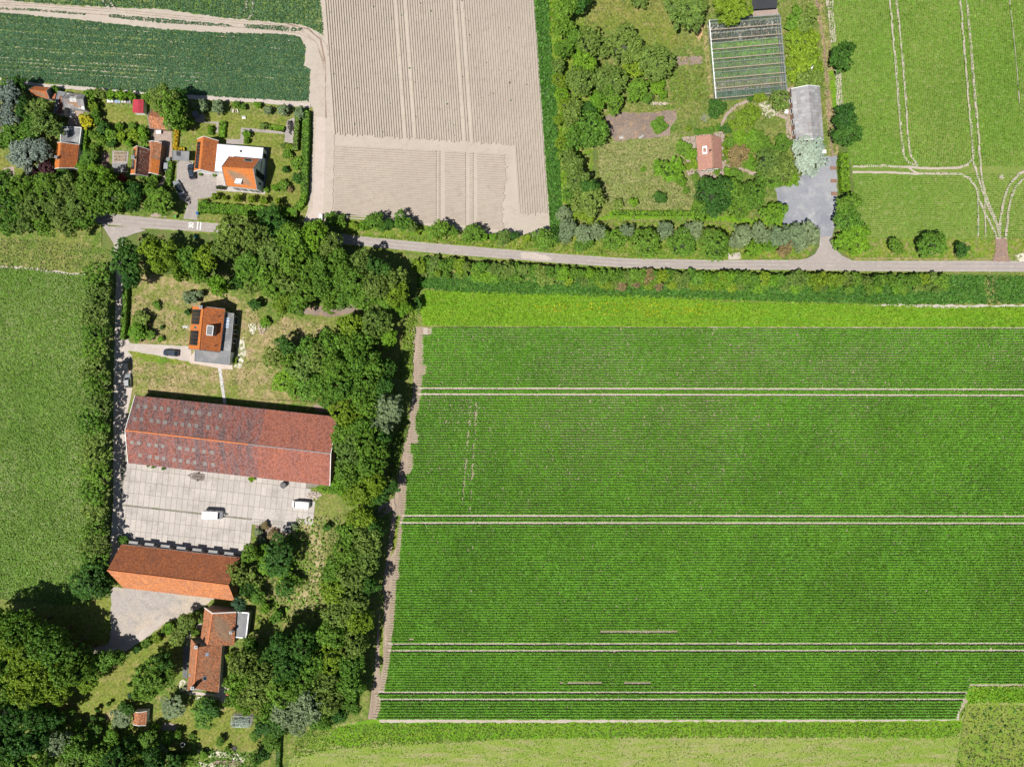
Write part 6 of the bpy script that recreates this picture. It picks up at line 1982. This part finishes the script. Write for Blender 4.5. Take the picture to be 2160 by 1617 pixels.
# grove between road and farmhouse
grove('in the grove between road and farmhouse', 'trees of the grove south of the road', [
    (325, 528, 26, 'lime'), (360, 540, 28, 'lime'), (400, 548, 28, 'mid'), (440, 545, 28, 'lime'), (425, 575, 24, 'mid'), (342, 560, 22, 'lime'), (385, 572, 22, 'lime'), (465, 602, 24, 'bright'), (500, 596, 18, 'dark', 8),
    (500, 492, 40, 'olive', 15), (478, 525, 28, 'olive', 13), (540, 505, 32, 'olive', 13), (570, 468, 30, 'dark', 8), (596, 482, 22, 'dark', 9), (528, 560, 36, 'mid', 13), (578, 545, 36, 'olive', 13), (575, 598, 36, 'mid', 13), (538, 600, 24, 'olive', 11),
    (622, 502, 38, 'mid', 14), (668, 500, 34, 'bright', 13), (700, 520, 28, 'olive', 12), (630, 555, 36, 'mid', 14), (675, 560, 36, 'mid', 13), (612, 592, 30, 'olive', 13), (650, 608, 34, 'mid', 12), (690, 598, 32, 'mid', 13), (600, 640, 26, 'lime', 9), (628, 640, 26, 'mid', 9),
    (715, 555, 30, 'mid', 12), (745, 590, 34, 'mid', 13), (730, 630, 26, 'mid', 11), (700, 640, 20, 'mid', 10), (765, 558, 28, 'olive', 12), (800, 570, 28, 'dark', 12), (795, 600, 32, 'olive', 13), (772, 632, 28, 'mid', 11), (835, 590, 28, 'olive', 12), (838, 622, 28, 'lime', 12), (815, 640, 24, 'mid', 10), (852, 650, 18, 'bright', 8),
    (538, 642, 14, 'dark', 3.5, 'shrub')], 'x', 'the west', ('mid', 12, 'tree'))
grove('around the orange farmhouse', 'shrubs around the orange farmhouse', [(402, 630, 16, 'silver', 3.4, 'shrub'), (424, 620, 9, 'silver', 2.6, 'shrub'), (397, 658, 8, 'dark', 2.2, 'shrub'), (330, 640, 8, 'mid', 1.6, 'shrub'), (335, 648, 6, 'mid', 1.2, 'shrub'),
    (298, 672, 20, 'olive', 3.4, 'shrub'), (292, 698, 22, 'bright', 4, 'shrub'), (316, 705, 12, 'mid', 2.4, 'shrub'), (310, 680, 8, 'brown', 2, 'shrub'), (340, 715, 7, 'bright', 1.4, 'shrub'), (560, 680, 12, 'bright', 2, 'shrub'), (342, 690, 5, 'dark', 1.2, 'shrub')], 'x', 'the west', noun='shrub')
# belt of trees between farm and field
grove('in the tree belt above the big barn', 'trees of the belt north east of the barn', [
    (740, 690, 28, 'lime', 10), (795, 680, 32, 'olive', 13), (768, 722, 26, 'mid', 11), (820, 712, 20, 'bright', 7), (735, 730, 28, 'mid', 12), (588, 752, 28, 'olive', 8, 'loose'), (618, 768, 26, 'mid', 9, 'loose'), (606, 732, 24, 'dark', 8), (655, 735, 26, 'mid', 10), (640, 775, 30, 'olive', 10), (700, 722, 26, 'mid', 11), (682, 762, 30, 'olive', 12),
    (600, 800, 26, 'bright', 5), (650, 815, 30, 'mid', 8), (622, 822, 18, 'mid', 5), (680, 810, 28, 'mid', 11), (715, 775, 34, 'mid', 14), (755, 765, 32, 'mid', 14), (790, 770, 30, 'mid', 13), (820, 775, 22, 'dark', 10), (730, 820, 34, 'mid', 14), (775, 815, 34, 'mid', 13), (812, 815, 26, 'dark', 12), (700, 845, 22, 'mid', 10)], 'y', 'the north', ('mid', 12, 'tree'))
grove('in the tree belt beside the big barn', 'trees of the belt east of the barn', [
    (735, 868, 34, 'lime', 13), (775, 858, 30, 'mid', 13), (815, 860, 32, 'silver', 12, 'brush'), (805, 890, 26, 'silver', 11, 'brush'), (765, 900, 32, 'mid', 13), (728, 915, 30, 'mid', 12), (740, 950, 34, 'olive', 13), (785, 935, 34, 'mid', 14), (810, 925, 22, 'dark', 12), (740, 990, 34, 'mid', 12), (782, 980, 32, 'mid', 13), (722, 1020, 22, 'bright', 9), (755, 1030, 32, 'lime', 11), (795, 1015, 26, 'lime', 12), (800, 1046, 18, 'dark', 6), (830, 1025, 16, 'dark', 6), (786, 1052, 18, 'mid', 7)], 'y', 'the north', ('mid', 12, 'tree'))
grove('in the belt along the field track', 'trees of the belt beside the field track', [
    (762, 1092, 30, 'lime', 10), (790, 1108, 24, 'dark', 9), (738, 1120, 28, 'mid', 10), (772, 1135, 32, 'olive', 11), (735, 1165, 34, 'mid', 11), (775, 1180, 30, 'olive', 11), (712, 1200, 28, 'mid', 10), (748, 1215, 34, 'olive', 12), (780, 1230, 24, 'dark', 10), (710, 1245, 30, 'lime', 11), (752, 1262, 32, 'olive', 12), (712, 1290, 34, 'olive', 12), (755, 1308, 32, 'lime', 12), (705, 1335, 34, 'mid', 12), (750, 1352, 32, 'olive', 12), (700, 1380, 34, 'lime', 12), (742, 1395, 32, 'mid', 12), (695, 1425, 34, 'olive', 12), (740, 1440, 30, 'mid', 12), (700, 1470, 34, 'olive', 12), (745, 1478, 22, 'mid', 10), (715, 1502, 22, 'dark', 9)], 'y', 'the north', ('olive', 11, 'tree'))
grove('in the wood beside the old farmhouse', 'trees east of the old farmhouse', [
    (655, 1480, 36, 'silver', 13, 'brush'), (640, 1440, 34, 'mid', 13), (665, 1400, 30, 'mid', 13), (615, 1400, 36, 'dark', 14), (640, 1355, 36, 'dark', 13), (600, 1352, 28, 'dark', 12), (575, 1378, 26, 'dark', 11), (530, 1362, 22, 'mid', 9), (520, 1392, 32, 'olive', 12), (562, 1415, 32, 'olive', 13), (510, 1430, 30, 'mid', 12), (545, 1458, 34, 'olive', 12), (598, 1452, 34, 'mid', 13), (500, 1462, 22, 'mid', 9), (610, 1492, 32, 'silver', 12, 'brush'), (570, 1490, 28, 'mid', 10), (590, 1520, 26, 'dark', 8), (680, 1510, 24, 'mid', 10), (630, 1518, 24, 'silver', 9, 'brush'), (560, 1530, 22, 'dark', 6), (572, 1560, 20, 'mid', 6)], 'x', 'the west', ('mid', 12, 'tree'))
grove('on rough ground beside the orange barn', 'trees on the rough ground by the orange barn', [
    (590, 1172, 36, 'dark', 9), (565, 1190, 24, 'bright', 5), (600, 1205, 22, 'bright', 4), (555, 1165, 18, 'bright', 4), (530, 1165, 22, 'mid', 7), (508, 1210, 24, 'olive', 9, 'loose'), (524, 1232, 20, 'dark', 8, 'loose'), (604, 1238, 22, 'dark', 6, 'loose'), (625, 1222, 14, 'mid', 3.4), (545, 1258, 18, 'mid', 5), (562, 1282, 12, 'bright', 3), (508, 1270, 16, 'teal', 6), (585, 1300, 14, 'mid', 3), (546, 1120, 10, 'silver', 2, 'shrub'), (552, 1138, 9, 'silver', 2, 'shrub'), (620, 1110, 8, 'silver', 1.6, 'shrub'), (560, 1108, 10, 'brown', 1.6, 'shrub'), (576, 1128, 12, 'brown', 1.6, 'shrub'), (690, 1110, 9, 'dark', 2.4, 'shrub'), (684, 1028, 14, 'bright', 2.6, 'shrub'), (704, 1032, 12, 'bright', 2.4, 'shrub'), (262, 1140, 13, 'mid', 2.6, 'shrub'), (324, 984, 4, 'bright', 1, 'shrub'), (313, 982, 3, 'mid', 1, 'shrub'), (345, 988, 4, 'mid', 1, 'shrub')], 'x', 'the west', ('mid', 6, 'tree'))
# bottom left woods
grove('in the tall lower left wood', 'trees of the tall lower left wood', [
    (20, 1310, 34, 'mid'), (60, 1325, 38, 'mid'), (105, 1345, 38, 'mid'), (25, 1355, 42, 'lime'), (75, 1375, 42, 'lime'), (130, 1375, 38, 'mid'), (170, 1380, 30, 'dark', 11), (15, 1405, 42, 'mid'), (60, 1420, 42, 'lime'), (112, 1415, 42, 'lime'), (160, 1415, 36, 'mid'), (30, 1450, 34, 'mid'), (85, 1455, 36, 'lime'), (130, 1450, 30, 'lime', 11), (200, 1400, 28, 'mid', 9), (228, 1388, 24, 'mid', 8), (256, 1382, 16, 'mid', 6), (190, 1432, 24, 'lime', 8), (-25, 1330, 40, 'mid'), (-30, 1410, 42, 'mid')], 'x', 'the west', ('lime', 15, 'tree'))
grove('in the dark wood at the bottom', 'trees of the dark wood at the bottom', [
    (20, 1500, 40, 'dark', 15), (75, 1500, 34, 'dark', 14), (112, 1510, 24, 'dark', 11), (-20, 1540, 40, 'dark', 15), (20, 1560, 40, 'dark', 15), (70, 1560, 36, 'dark', 13), (30, 1610, 40, 'mid', 14), (95, 1600, 34, 'mid', 11), (128, 1565, 26, 'silver', 9), (165, 1575, 28, 'mid', 9), (160, 1608, 28, 'olive', 9), (210, 1590, 28, 'mid', 8), (200, 1620, 28, 'mid', 9), (250, 1605, 34, 'dark', 12), (290, 1620, 32, 'mid', 12), (330, 1600, 28, 'dark', 10), (238, 1555, 20, 'bright', 5), (200, 1540, 16, 'mid', 4), (165, 1530, 12, 'mid', 3.4), (132, 1530, 12, 'bright', 3.4), (280, 1565, 20, 'dark', 7), (318, 1560, 22, 'mid', 6), (342, 1580, 14, 'silver', 5), (370, 1612, 22, 'dark', 8), (395, 1600, 14, 'mid', 5), (355, 1555, 13, 'mid', 3.6), (375, 1548, 10, 'mid', 3)], 'x', 'the west', ('dark', 12, 'tree'))
grove('in the old farmhouse garden', 'trees of the old farmhouse garden', [
    (330, 1425, 42, 'mid', 11), (352, 1395, 28, 'dark', 9), (310, 1455, 26, 'mid', 9), (365, 1488, 26, 'silver', 5, 'brush'), (432, 1502, 30, 'mid', 5.5), (445, 1490, 22, 'dark', 6), (258, 1512, 22, 'silver', 4.5, 'brush'), (270, 1490, 16, 'dark', 5), (398, 1310, 20, 'olive', 6), (378, 1338, 22, 'olive', 6), (355, 1325, 14, 'bright', 2.6), (330, 1345, 12, 'lime', 2.4), (310, 1358, 10, 'mid', 2.2), (290, 1368, 9, 'dark', 2), (485, 1385, 11, 'lime', 3), (278, 1464, 8, 'teal', 3.4), (424, 1302, 12, 'olive', 4), (412, 1332, 9, 'mid', 2.4),
    (275, 1442, 6, 'dark', 2), (232, 1482, 5, 'dark', 1.8), (152, 1500, 7, 'mid', 2), (206, 1494, 6, 'dark', 2), (200, 1512, 8, 'dark', 2.4), (467, 1562, 10, 'mid', 2.4), (540, 1548, 14, 'mid', 4), (520, 1500, 10, 'bright', 2.4), (505, 1490, 9, 'bright', 2.2), (480, 1578, 7, 'mid', 1.6), (540, 1600, 16, 'mid', 5), (560, 1590, 14, 'dark', 5), (430, 1590, 9, 'bright', 1.8), (330, 1530, 10, 'bright', 2), (405, 1550, 7, 'mid', 1.6), (215, 1516, 7, 'mid', 1.6), (500, 1474, 8, 'mid', 1.8)], 'x', 'the west', ('mid', 5, 'tree'))
# trees of the village, north west
grove('in the trees above the road junction', 'trees along the village road', [
    (15, 395, 34, 'mid'), (62, 405, 32, 'mid'), (108, 400, 32, 'mid'), (150, 405, 30, 'olive'), (195, 398, 30, 'mid'), (225, 382, 24, 'bright', 9), (35, 440, 32, 'mid'), (82, 438, 32, 'olive'), (128, 440, 32, 'olive'), (172, 435, 30, 'olive'), (212, 432, 32, 'mid'), (248, 415, 30, 'mid'), (-20, 440, 34, 'mid'), (58, 470, 26, 'olive', 9), (100, 475, 26, 'mid', 9), (140, 472, 26, 'olive', 9), (178, 468, 22, 'mid', 8), (282, 405, 24, 'dark', 9), (20, 478, 22, 'mid', 8), (285, 432, 18, 'dark', 8), (342, 430, 31, 'mid', 8), (322, 405, 18, 'mid', 7)], 'x', 'the west', ('mid', 11, 'tree'))
grove('in the west village gardens', 'garden trees of the west village', [
    (18, 205, 30, 'blue', 9, 'brush'), (38, 182, 20, 'dark', 7), (14, 250, 28, 'blue', 9, 'brush'), (60, 235, 22, 'dark', 8), (85, 235, 26, 'olive', 8), (100, 262, 30, 'olive', 9), (70, 270, 24, 'mid', 8), (30, 285, 28, 'mid', 8), (60, 330, 36, 'blue', 9, 'brush'), (90, 320, 22, 'blue', 8, 'brush'), (72, 362, 18, 'purple', 5), (100, 360, 18, 'purple', 5), (135, 362, 18, 'dark', 4), (182, 256, 16, 'yellow', 3.6, 'shrub'), (2, 300, 20, 'mid', 7), (350, 212, 32, 'olive', 12), (370, 238, 30, 'mid', 12), (385, 215, 22, 'dark', 9), (382, 262, 16, 'mid', 6), (20, 178, 14, 'mid', 5),
    (118, 188, 9, 'mid', 2.6), (258, 378, 10, 'red', 2.8), (190, 335, 17, 'mid', 5), (176, 355, 14, 'bright', 4), (205, 360, 18, 'bright', 5), (228, 368, 12, 'lime', 3), (185, 380, 18, 'mid', 7), (150, 378, 14, 'mid', 6)], 'x', 'the west', ('mid', 7, 'tree'))
grove('between red shed and brown cottage', 'shrubs between the red shed and the brown cottage', [
    (192, 200, 13, 'mid', 3.8), (212, 200, 13, 'olive', 3.6), (236, 200, 12, 'bright', 3.2), (256, 203, 12, 'bright', 3.2), (276, 203, 10, 'bright', 3), (312, 205, 12, 'mid', 3.4), (322, 216, 10, 'lime', 3), (196, 222, 12, 'lime', 3.2), (204, 240, 11, 'mid', 3), (208, 256, 9, 'mid', 2.8), (218, 272, 15, 'dark', 3.4), (200, 285, 13, 'mid', 3.4), (236, 285, 14, 'mid', 3.4), (218, 300, 12, 'mid', 3), (252, 268, 10, 'bright', 2.6), (258, 288, 14, 'lime', 3.4), (282, 285, 15, 'lime', 3.6), (302, 278, 14, 'bright', 3.4), (305, 296, 10, 'mid', 3), (272, 302, 10, 'bright', 2.6), (238, 304, 10, 'dark', 2.6), (200, 310, 10, 'mid', 2.8), (280, 265, 8, 'mid', 2),
    (300, 374, 9, 'mid', 2), (322, 380, 12, 'mid', 3.4), (300, 395, 14, 'olive', 4), (276, 390, 12, 'lime', 3), (335, 366, 8, 'mid', 2)], 'x', 'the west', ('mid', 3, 'shrub'), noun='shrub')
grove('in the white house garden', 'shrubs of the white house garden', [
    (398, 220, 11, 'silver', 3.4), (428, 222, 13, 'silver', 3.8), (462, 226, 15, 'silver', 4), (500, 222, 9, 'mid', 2.6), (514, 226, 7, 'mid', 2), (545, 222, 9, 'bright', 2), (565, 232, 10, 'silver', 3), (598, 233, 14, 'silver', 3.8), (633, 238, 13, 'silver', 3.6), (556, 266, 9, 'olive', 2.2), (445, 272, 7, 'bright', 2), (520, 282, 9, 'bright', 2.4), (520, 298, 7, 'bright', 2), (606, 325, 11, 'mid', 2.6), (626, 343, 15, 'mid', 3.2), (603, 359, 8, 'dark', 2), (627, 376, 12, 'dark', 2.8), (598, 390, 13, 'mid', 2.6), (582, 396, 10, 'bright', 2.2), (612, 398, 8, 'brown', 1.6), (562, 399, 7, 'bright', 1.6), (400, 258, 10, 'mid', 4), (386, 270, 8, 'bright', 3), (444, 280, 6, 'mid', 1.6), (597, 308, 7, 'olive', 1.6), (610, 312, 8, 'lime', 1.8), (455, 415, 9, 'lime', 3.2), (474, 418, 6, 'lime', 2.2), (502, 419, 9, 'lime', 3.4), (532, 421, 9, 'lime', 3.2), (556, 422, 9, 'lime', 3.2), (588, 424, 8, 'lime', 3.4), (432, 426, 8, 'mid', 2)], 'x', 'the west', ('mid', 2.6, 'shrub'), noun='shrub')
# row along the tilled field
grove('between tilled field and road', 'trees between tilled field and road', [
    (700, 464, 17, 'mid', 4.5), (718, 470, 13, 'mid', 4), (745, 478, 10, 'lime', 2), (768, 478, 12, 'bright', 3), (790, 465, 20, 'mid', 6), (806, 480, 12, 'mid', 4), (822, 474, 14, 'dark', 5.5), (848, 470, 20, 'mid', 6), (868, 478, 14, 'olive', 5), (880, 486, 10, 'lime', 2.4), (925, 487, 26, 'mid', 6.5), (955, 488, 12, 'mid', 4), (996, 492, 22, 'mid', 6), (1020, 500, 12, 'bright', 3), (1064, 502, 16, 'olive', 4.5), (1084, 498, 11, 'dark', 4), (1040, 500, 9, 'bright', 2), (1110, 502, 10, 'lime', 2), (1146, 508, 26, 'mid', 6.5), (1170, 500, 14, 'dark', 5)], 'x', 'the west', ('mid', 5, 'tree'))
grove('in the roadside row below the greenhouse plot', 'trees in the roadside row by the garden plot', [
    (1228, 514, 20, 'mid', 5), (1294, 508, 25, 'mid', 6.5), (1362, 512, 32, 'mid', 7.5), (1435, 516, 32, 'mid', 7.5), (1507, 516, 31, 'mid', 7.5), (1488, 500, 18, 'olive', 6), (1590, 526, 22, 'bright', 5.5), (1655, 524, 19, 'brown', 4),
    (1190, 452, 17, 'silver', 6, 'brush'), (1196, 482, 19, 'silver', 6, 'brush'), (1188, 500, 14, 'silver', 5, 'brush'), (1231, 492, 19, 'silver', 6, 'brush'), (1263, 490, 18, 'silver', 6, 'brush'), (1320, 488, 16, 'silver', 6, 'brush'), (1402, 488, 18, 'silver', 6, 'brush'), (1462, 490, 22, 'silver', 6, 'brush'), (1563, 496, 23, 'silver', 6, 'brush'), (1603, 494, 21, 'silver', 6, 'brush'), (1640, 498, 22, 'silver', 6, 'brush'), (1676, 494, 22, 'silver', 6, 'brush'), (1706, 496, 24, 'silver', 6, 'brush'), (1548, 512, 14, 'silver', 5, 'brush'), (1685, 516, 16, 'silver', 4, 'brush'), (1620, 520, 14, 'bright', 3.4)], 'x', 'the west', ('mid', 6, 'tree'))
# garden plot
grove('in the belt beside the tilled field', 'trees of the belt beside the tilled field', [
    (1200, -20, 30, 'mid'), (1193, 22, 27, 'mid'), (1218, 5, 24, 'dark'), (1190, 62, 24, 'mid'), (1210, 85, 20, 'mid'), (1188, 108, 19, 'mid'), (1178, 140, 16, 'olive', 6), (1180, 170, 15, 'lime', 5), (1184, 200, 14, 'bright', 5), (1192, 222, 15, 'lime', 5),
    (1244, 92, 32, 'olive'), (1314, 100, 40, 'olive'), (1386, 134, 38, 'olive'), (1230, 134, 28, 'bright', 8), (1225, 174, 32, 'olive'), (1290, 172, 32, 'olive'), (1278, 196, 20, 'mid', 8), (1296, 218, 21, 'mid', 7), (1258, 214, 20, 'bright', 7), (1342, 190, 24, 'mid', 7), (1362, 208, 14, 'mid', 4), (1370, 206, 9, 'brown', 3), (1340, 150, 20, 'lime', 6), (1385, 185, 16, 'bright', 4), (1398, 200, 12, 'bright', 3),
    (1206, 240, 26, 'olive'), (1245, 275, 38, 'mid'), (1215, 292, 26, 'mid'), (1240, 235, 16, 'dark', 7), (1205, 345, 28, 'olive'), (1215, 378, 28, 'olive'), (1202, 410, 18, 'mid', 7), (1240, 424, 36, 'olive'), (1238, 402, 24, 'dark'), (1234, 448, 22, 'lime', 7), (1178, 255, 13, 'lime', 4), (1182, 300, 13, 'lime', 4), (1186, 330, 12, 'bright', 4)], 'y', 'the north', ('olive', 9, 'tree'))
grove('in the garden around the pinkish cottage', 'garden trees around the pinkish cottage', [
    (1448, 20, 46, 'olive', 10, 'brush'), (1543, 12, 38, 'lime', 9, 'brush'), (1540, 38, 20, 'lime', 6, 'brush'), (1348, -2, 20, 'olive', 4), (1509, 230, 21, 'dark', 5), (1576, 248, 28, 'lime', 6), (1560, 262, 18, 'lime', 5), (1533, 272, 13, 'dark', 3.4), (1641, 214, 24, 'olive', 6, 'loose'), (1602, 207, 13, 'lime', 3.4), (1583, 209, 8, 'dark', 2), (1414, 362, 28, 'bright', 6), (1436, 382, 12, 'bright', 4), (1500, 415, 44, 'dark', 11), (1478, 440, 26, 'mid', 9), (1548, 405, 30, 'mid', 10), (1585, 412, 32, 'mid', 10), (1560, 440, 28, 'mid', 9), (1632, 452, 25, 'bright', 6), (1555, 328, 25, 'brown', 5), (1618, 345, 34, 'olive', 9), (1648, 362, 34, 'olive', 9), (1628, 378, 26, 'mid', 7), (1664, 375, 20, 'bright', 6), (1600, 300, 24, 'mid', 6), (1650, 305, 20, 'mid', 5), (1585, 300, 22, 'bright', 5), (1560, 292, 18, 'bright', 4), (1615, 320, 20, 'mid', 6), (1580, 345, 18, 'bright', 4), (1540, 300, 13, 'mid', 3),
    (1692, 316, 24, 'pale', 5.5, 'brush'), (1712, 340, 30, 'pale', 5.5, 'brush'), (1720, 312, 20, 'pale', 5, 'brush'), (1694, 344, 22, 'pale', 5, 'brush'),
    (1391, 418, 15, 'dark', 3.6), (1304, 430, 12, 'olive', 2.8), (1337, 427, 12, 'bright', 2.4), (1382, 262, 12, 'mid', 2), (1398, 268, 12, 'mid', 2), (1388, 275, 9, 'mid', 1.6), (1392, 252, 8, 'mid', 1.6), (1440, 315, 18, 'mid', 3.6), (1458, 325, 14, 'bright', 3), (1463, 347, 13, 'lime', 2.4), (1450, 352, 10, 'lime', 2), (1466, 372, 9, 'mid', 2), (1512, 364, 8, 'mid', 2), (1470, 278, 9, 'mid', 1.8), (1486, 277, 9, 'mid', 1.8), (1500, 274, 9, 'mid', 1.8), (1514, 270, 9, 'mid', 1.8), (1452, 272, 7, 'lime', 1.6), (1474, 390, 10, 'mid', 2), (1448, 402, 8, 'mid', 1.8), (1356, 357, 6, 'bright', 1.2), (1550, 370, 16, 'mid', 4), (1535, 362, 10, 'bright', 2.6), (1528, 305, 6, 'lime', 2), (1528, 320, 6, 'lime', 2), (1527, 335, 6, 'olive', 2)], 'x', 'the west', ('mid', 5, 'tree'))
grove('on the bank beside the greenhouse', 'bushes on the bank by the greenhouse', [
    (1672, 48, 20, 'mid', 3), (1698, 50, 22, 'olive', 3.4), (1678, 80, 22, 'lime', 3), (1708, 85, 22, 'lime', 3.4), (1682, 112, 22, 'lime', 3), (1712, 118, 20, 'lime', 3.2), (1690, 142, 20, 'lime', 3), (1700, 168, 22, 'olive', 4), (1722, 168, 20, 'olive', 4), (1672, 160, 14, 'lime', 2.6), (1680, 24, 14, 'mid', 2.4), (1712, 25, 16, 'olive', 3), (1668, 132, 13, 'lime', 2.4), (1726, 145, 14, 'lime', 3)], 'y', 'the north', ('lime', 3, 'shrub'), noun='bush')
grove('beside the light green field', 'trees along the farm track', [
    (1771, 121, 28, 'dark', 8), (1778, 250, 26, 'dark', 8), (1785, 285, 30, 'dark', 8), (1788, 430, 25, 'mid', 7), (1785, 462, 30, 'mid', 7), (1800, 490, 28, 'bright', 6), (1780, 512, 24, 'bright', 5), (1808, 515, 22, 'bright', 5), (1888, 520, 18, 'mid', 4.5), (1963, 512, 27, 'mid', 6), (1950, 528, 16, 'mid', 4), (2027, 527, 16, 'dark', 4.5)], 'y', 'the north', ('mid', 6, 'tree'))

# thicket south of the road
TH = []
x = 886
while x < 2000:
    ry = lerp_tab([(880, 556), (1180, 573), (1320, 582), (1500, 586), (2000, 590)], x)
    r = rnd.uniform(12, 18)
    c = rnd.choice(['mid', 'mid', 'olive', 'bright', 'lime', 'brown' if 1290 < x < 1480 and rnd.random() < .5 else 'mid', 'olive'])
    TH.append((x, ry + rnd.uniform(-2, 3), r, c, rnd.uniform(3.0, 4.8), 'shrub'))
    if rnd.random() < .75:
        TH.append((x + rnd.uniform(3, 9), ry + 17 + rnd.uniform(-2, 4), rnd.uniform(10, 14), rnd.choice(['olive', 'mid', 'lime', 'brown' if 1290 < x < 1480 else 'bright']), rnd.uniform(1.8, 2.6), 'shrub'))
    x += rnd.uniform(14, 20)
TH += [(1530, 588, 22, 'bright', 5, 'shrub'), (880, 640, 13, 'dark', 4, 'shrub'), (1545, 606, 14, 'lime', 2.6, 'shrub')]
grove('in the thicket below the road', 'bushes of the thicket south of the road', TH, 'x', 'the west', ('mid', 3, 'shrub'), noun='bush')

# clipped hedges
def hedge(line, width, h, col, label, dens=26, size=.26, bulge=0.0):
    """line in photo pixels, width in pixels, height in metres"""
    p = [P(x, y) for x, y in line]
    c = p[len(p) // 2]
    root = thing('hedge', (c.x, c.y, 0), label, 'hedge')
    W = width / S / 2
    m = MB(); V = []
    for a, b in zip(p, p[1:]):
        d = (b - a); L_ = d.length; d.normalize(); n = Vector((-d.y, d.x, 0))
        q = [a - n * W * .8, b - n * W * .8, b + n * W * .8, a + n * W * .8]
        m.prism([Vector((v.x, v.y, h * .92)) for v in q], h * .92, Vector((0, 0, 1)))
        area = L_ * (2 * W + 2 * h); N = int(area * dens)
        t = nr.uniform(0, 1, N); s = nr.uniform(-1, 1, N) * (W + h)
        top = np.abs(s) < W
        off = np.where(top, s, np.sign(s) * W); z = np.where(top, h, h - (np.abs(s) - W))
        off = off * (1 + nr.uniform(-.06, .06, N)) * (1 + bulge * np.sin(t * L_ * 1.9)); z = z + nr.uniform(-.08, .08, N) + bulge * .6 * np.sin(t * L_ * 2.3 + 1)
        pts = np.array([a.x, a.y, 0]) + t[:, None] * np.array([d.x, d.y, 0]) * L_ + off[:, None] * np.array([n.x, n.y, 0])
        pts[:, 2] = z
        nn = np.where(top[:, None], np.array([0, 0, 1.0]), np.sign(s)[:, None] * np.array([n.x, n.y, .3]))
        nn = nn + nr.normal(0, .45, nn.shape); nn /= np.linalg.norm(nn, axis=1)[:, None]
        a_ = nr.normal(0, 1, nn.shape); u = np.cross(nn, a_); u /= np.linalg.norm(u, axis=1)[:, None]; v = np.cross(nn, u)
        sz = (size * nr.uniform(.6, 1.4, N) * .5)[:, None]
        V.append(np.stack([pts - u * sz - v * sz, pts + u * sz - v * sz, pts + u * sz + v * sz, pts - u * sz + v * sz], 1))
    m.build('shade_core', L['core'], root)  # solid hedge heart, inner shade painted by its near black colour
    Q = np.concatenate(V) - np.array(root.location)[None, None, :]
    link('foliage', quads_mesh('foliage', Q, L[col]), root)
hedge([(650, 240), (649, 300), (647, 360), (646, 410)], 13, 2.2, 'mid', 'tall clipped hedge bordering the dirt lane beside the white house garden')
hedge([(646, 410), (642, 430), (630, 442)], 12, 2.0, 'bright', 'curving hedge end at the lane corner of the white house garden')
hedge([(631, 248), (629, 285), (626, 320)], 9, 1.8, 'olive', 'short inner hedge parallel to the tall lane hedge')
hedge([(424, 440), (470, 443), (520, 446), (575, 449), (630, 451)], 19, 1.8, 'bright', 'wide loose hedge between the white house lawn and the road', bulge=.12)
hedge([(474, 259), (472, 278), (471, 292)], 12, 1.2, 'bright', 'short thick hedge block on the lawn north of the white house')
hedge([(570, 270), (590, 273), (602, 276)], 9, 1.2, 'bright', 'low hedge along the north garden path')
hedge([(376, 276), (374, 300), (371, 316)], 8, 1.0, 'orange', 'flowering orange yellow hedge west of the white house')
hedge([(372, 316), (392, 316)], 6, 1.0, 'orange', 'short orange yellow hedge behind the carport')
hedge([(364, 344), (361, 370), (358, 396)], 10, 1.5, 'mid', 'green hedge between the brown cottage and the driveway')
hedge([(185, 276), (184, 300), (182, 322)], 11, 1.8, 'bright', 'clipped green hedge beside the stained flat roof')
hedge([(271, 594), (270, 640), (268, 680), (265, 716)], 9, 1.8, 'mid', 'straight clipped hedge along the lane west of the dry lawn')
hedge([(1290, 450), (1370, 451), (1456, 452)], 9, 1.0, 'bright', 'low bright hedge at the south side of the hay meadow')
hedge([(1774, 326), (1776, 365), (1779, 408)], 18, 1.6, 'yellowgrass', 'yellow green hedge between the gravel yard and the field')
hedge([(1666, 196), (1668, 215), (1670, 236)], 5, 1.4, 'bright', 'narrow green hedge against the grey barn wall')
hedge([(1531, 290), (1531, 315), (1530, 335)], 6, 1.6, 'lime', 'narrow hedge just east of the pinkish cottage')
hedge([(250, 1572), (300, 1580), (330, 1588), (400, 1590)], 9, 1.6, 'dark', 'dark hedge across the bottom of the farm garden')
hedge([(592, 1545), (590, 1590), (588, 1640)], 8, 1.6, 'mid', 'narrow hedge along the field at the bottom')
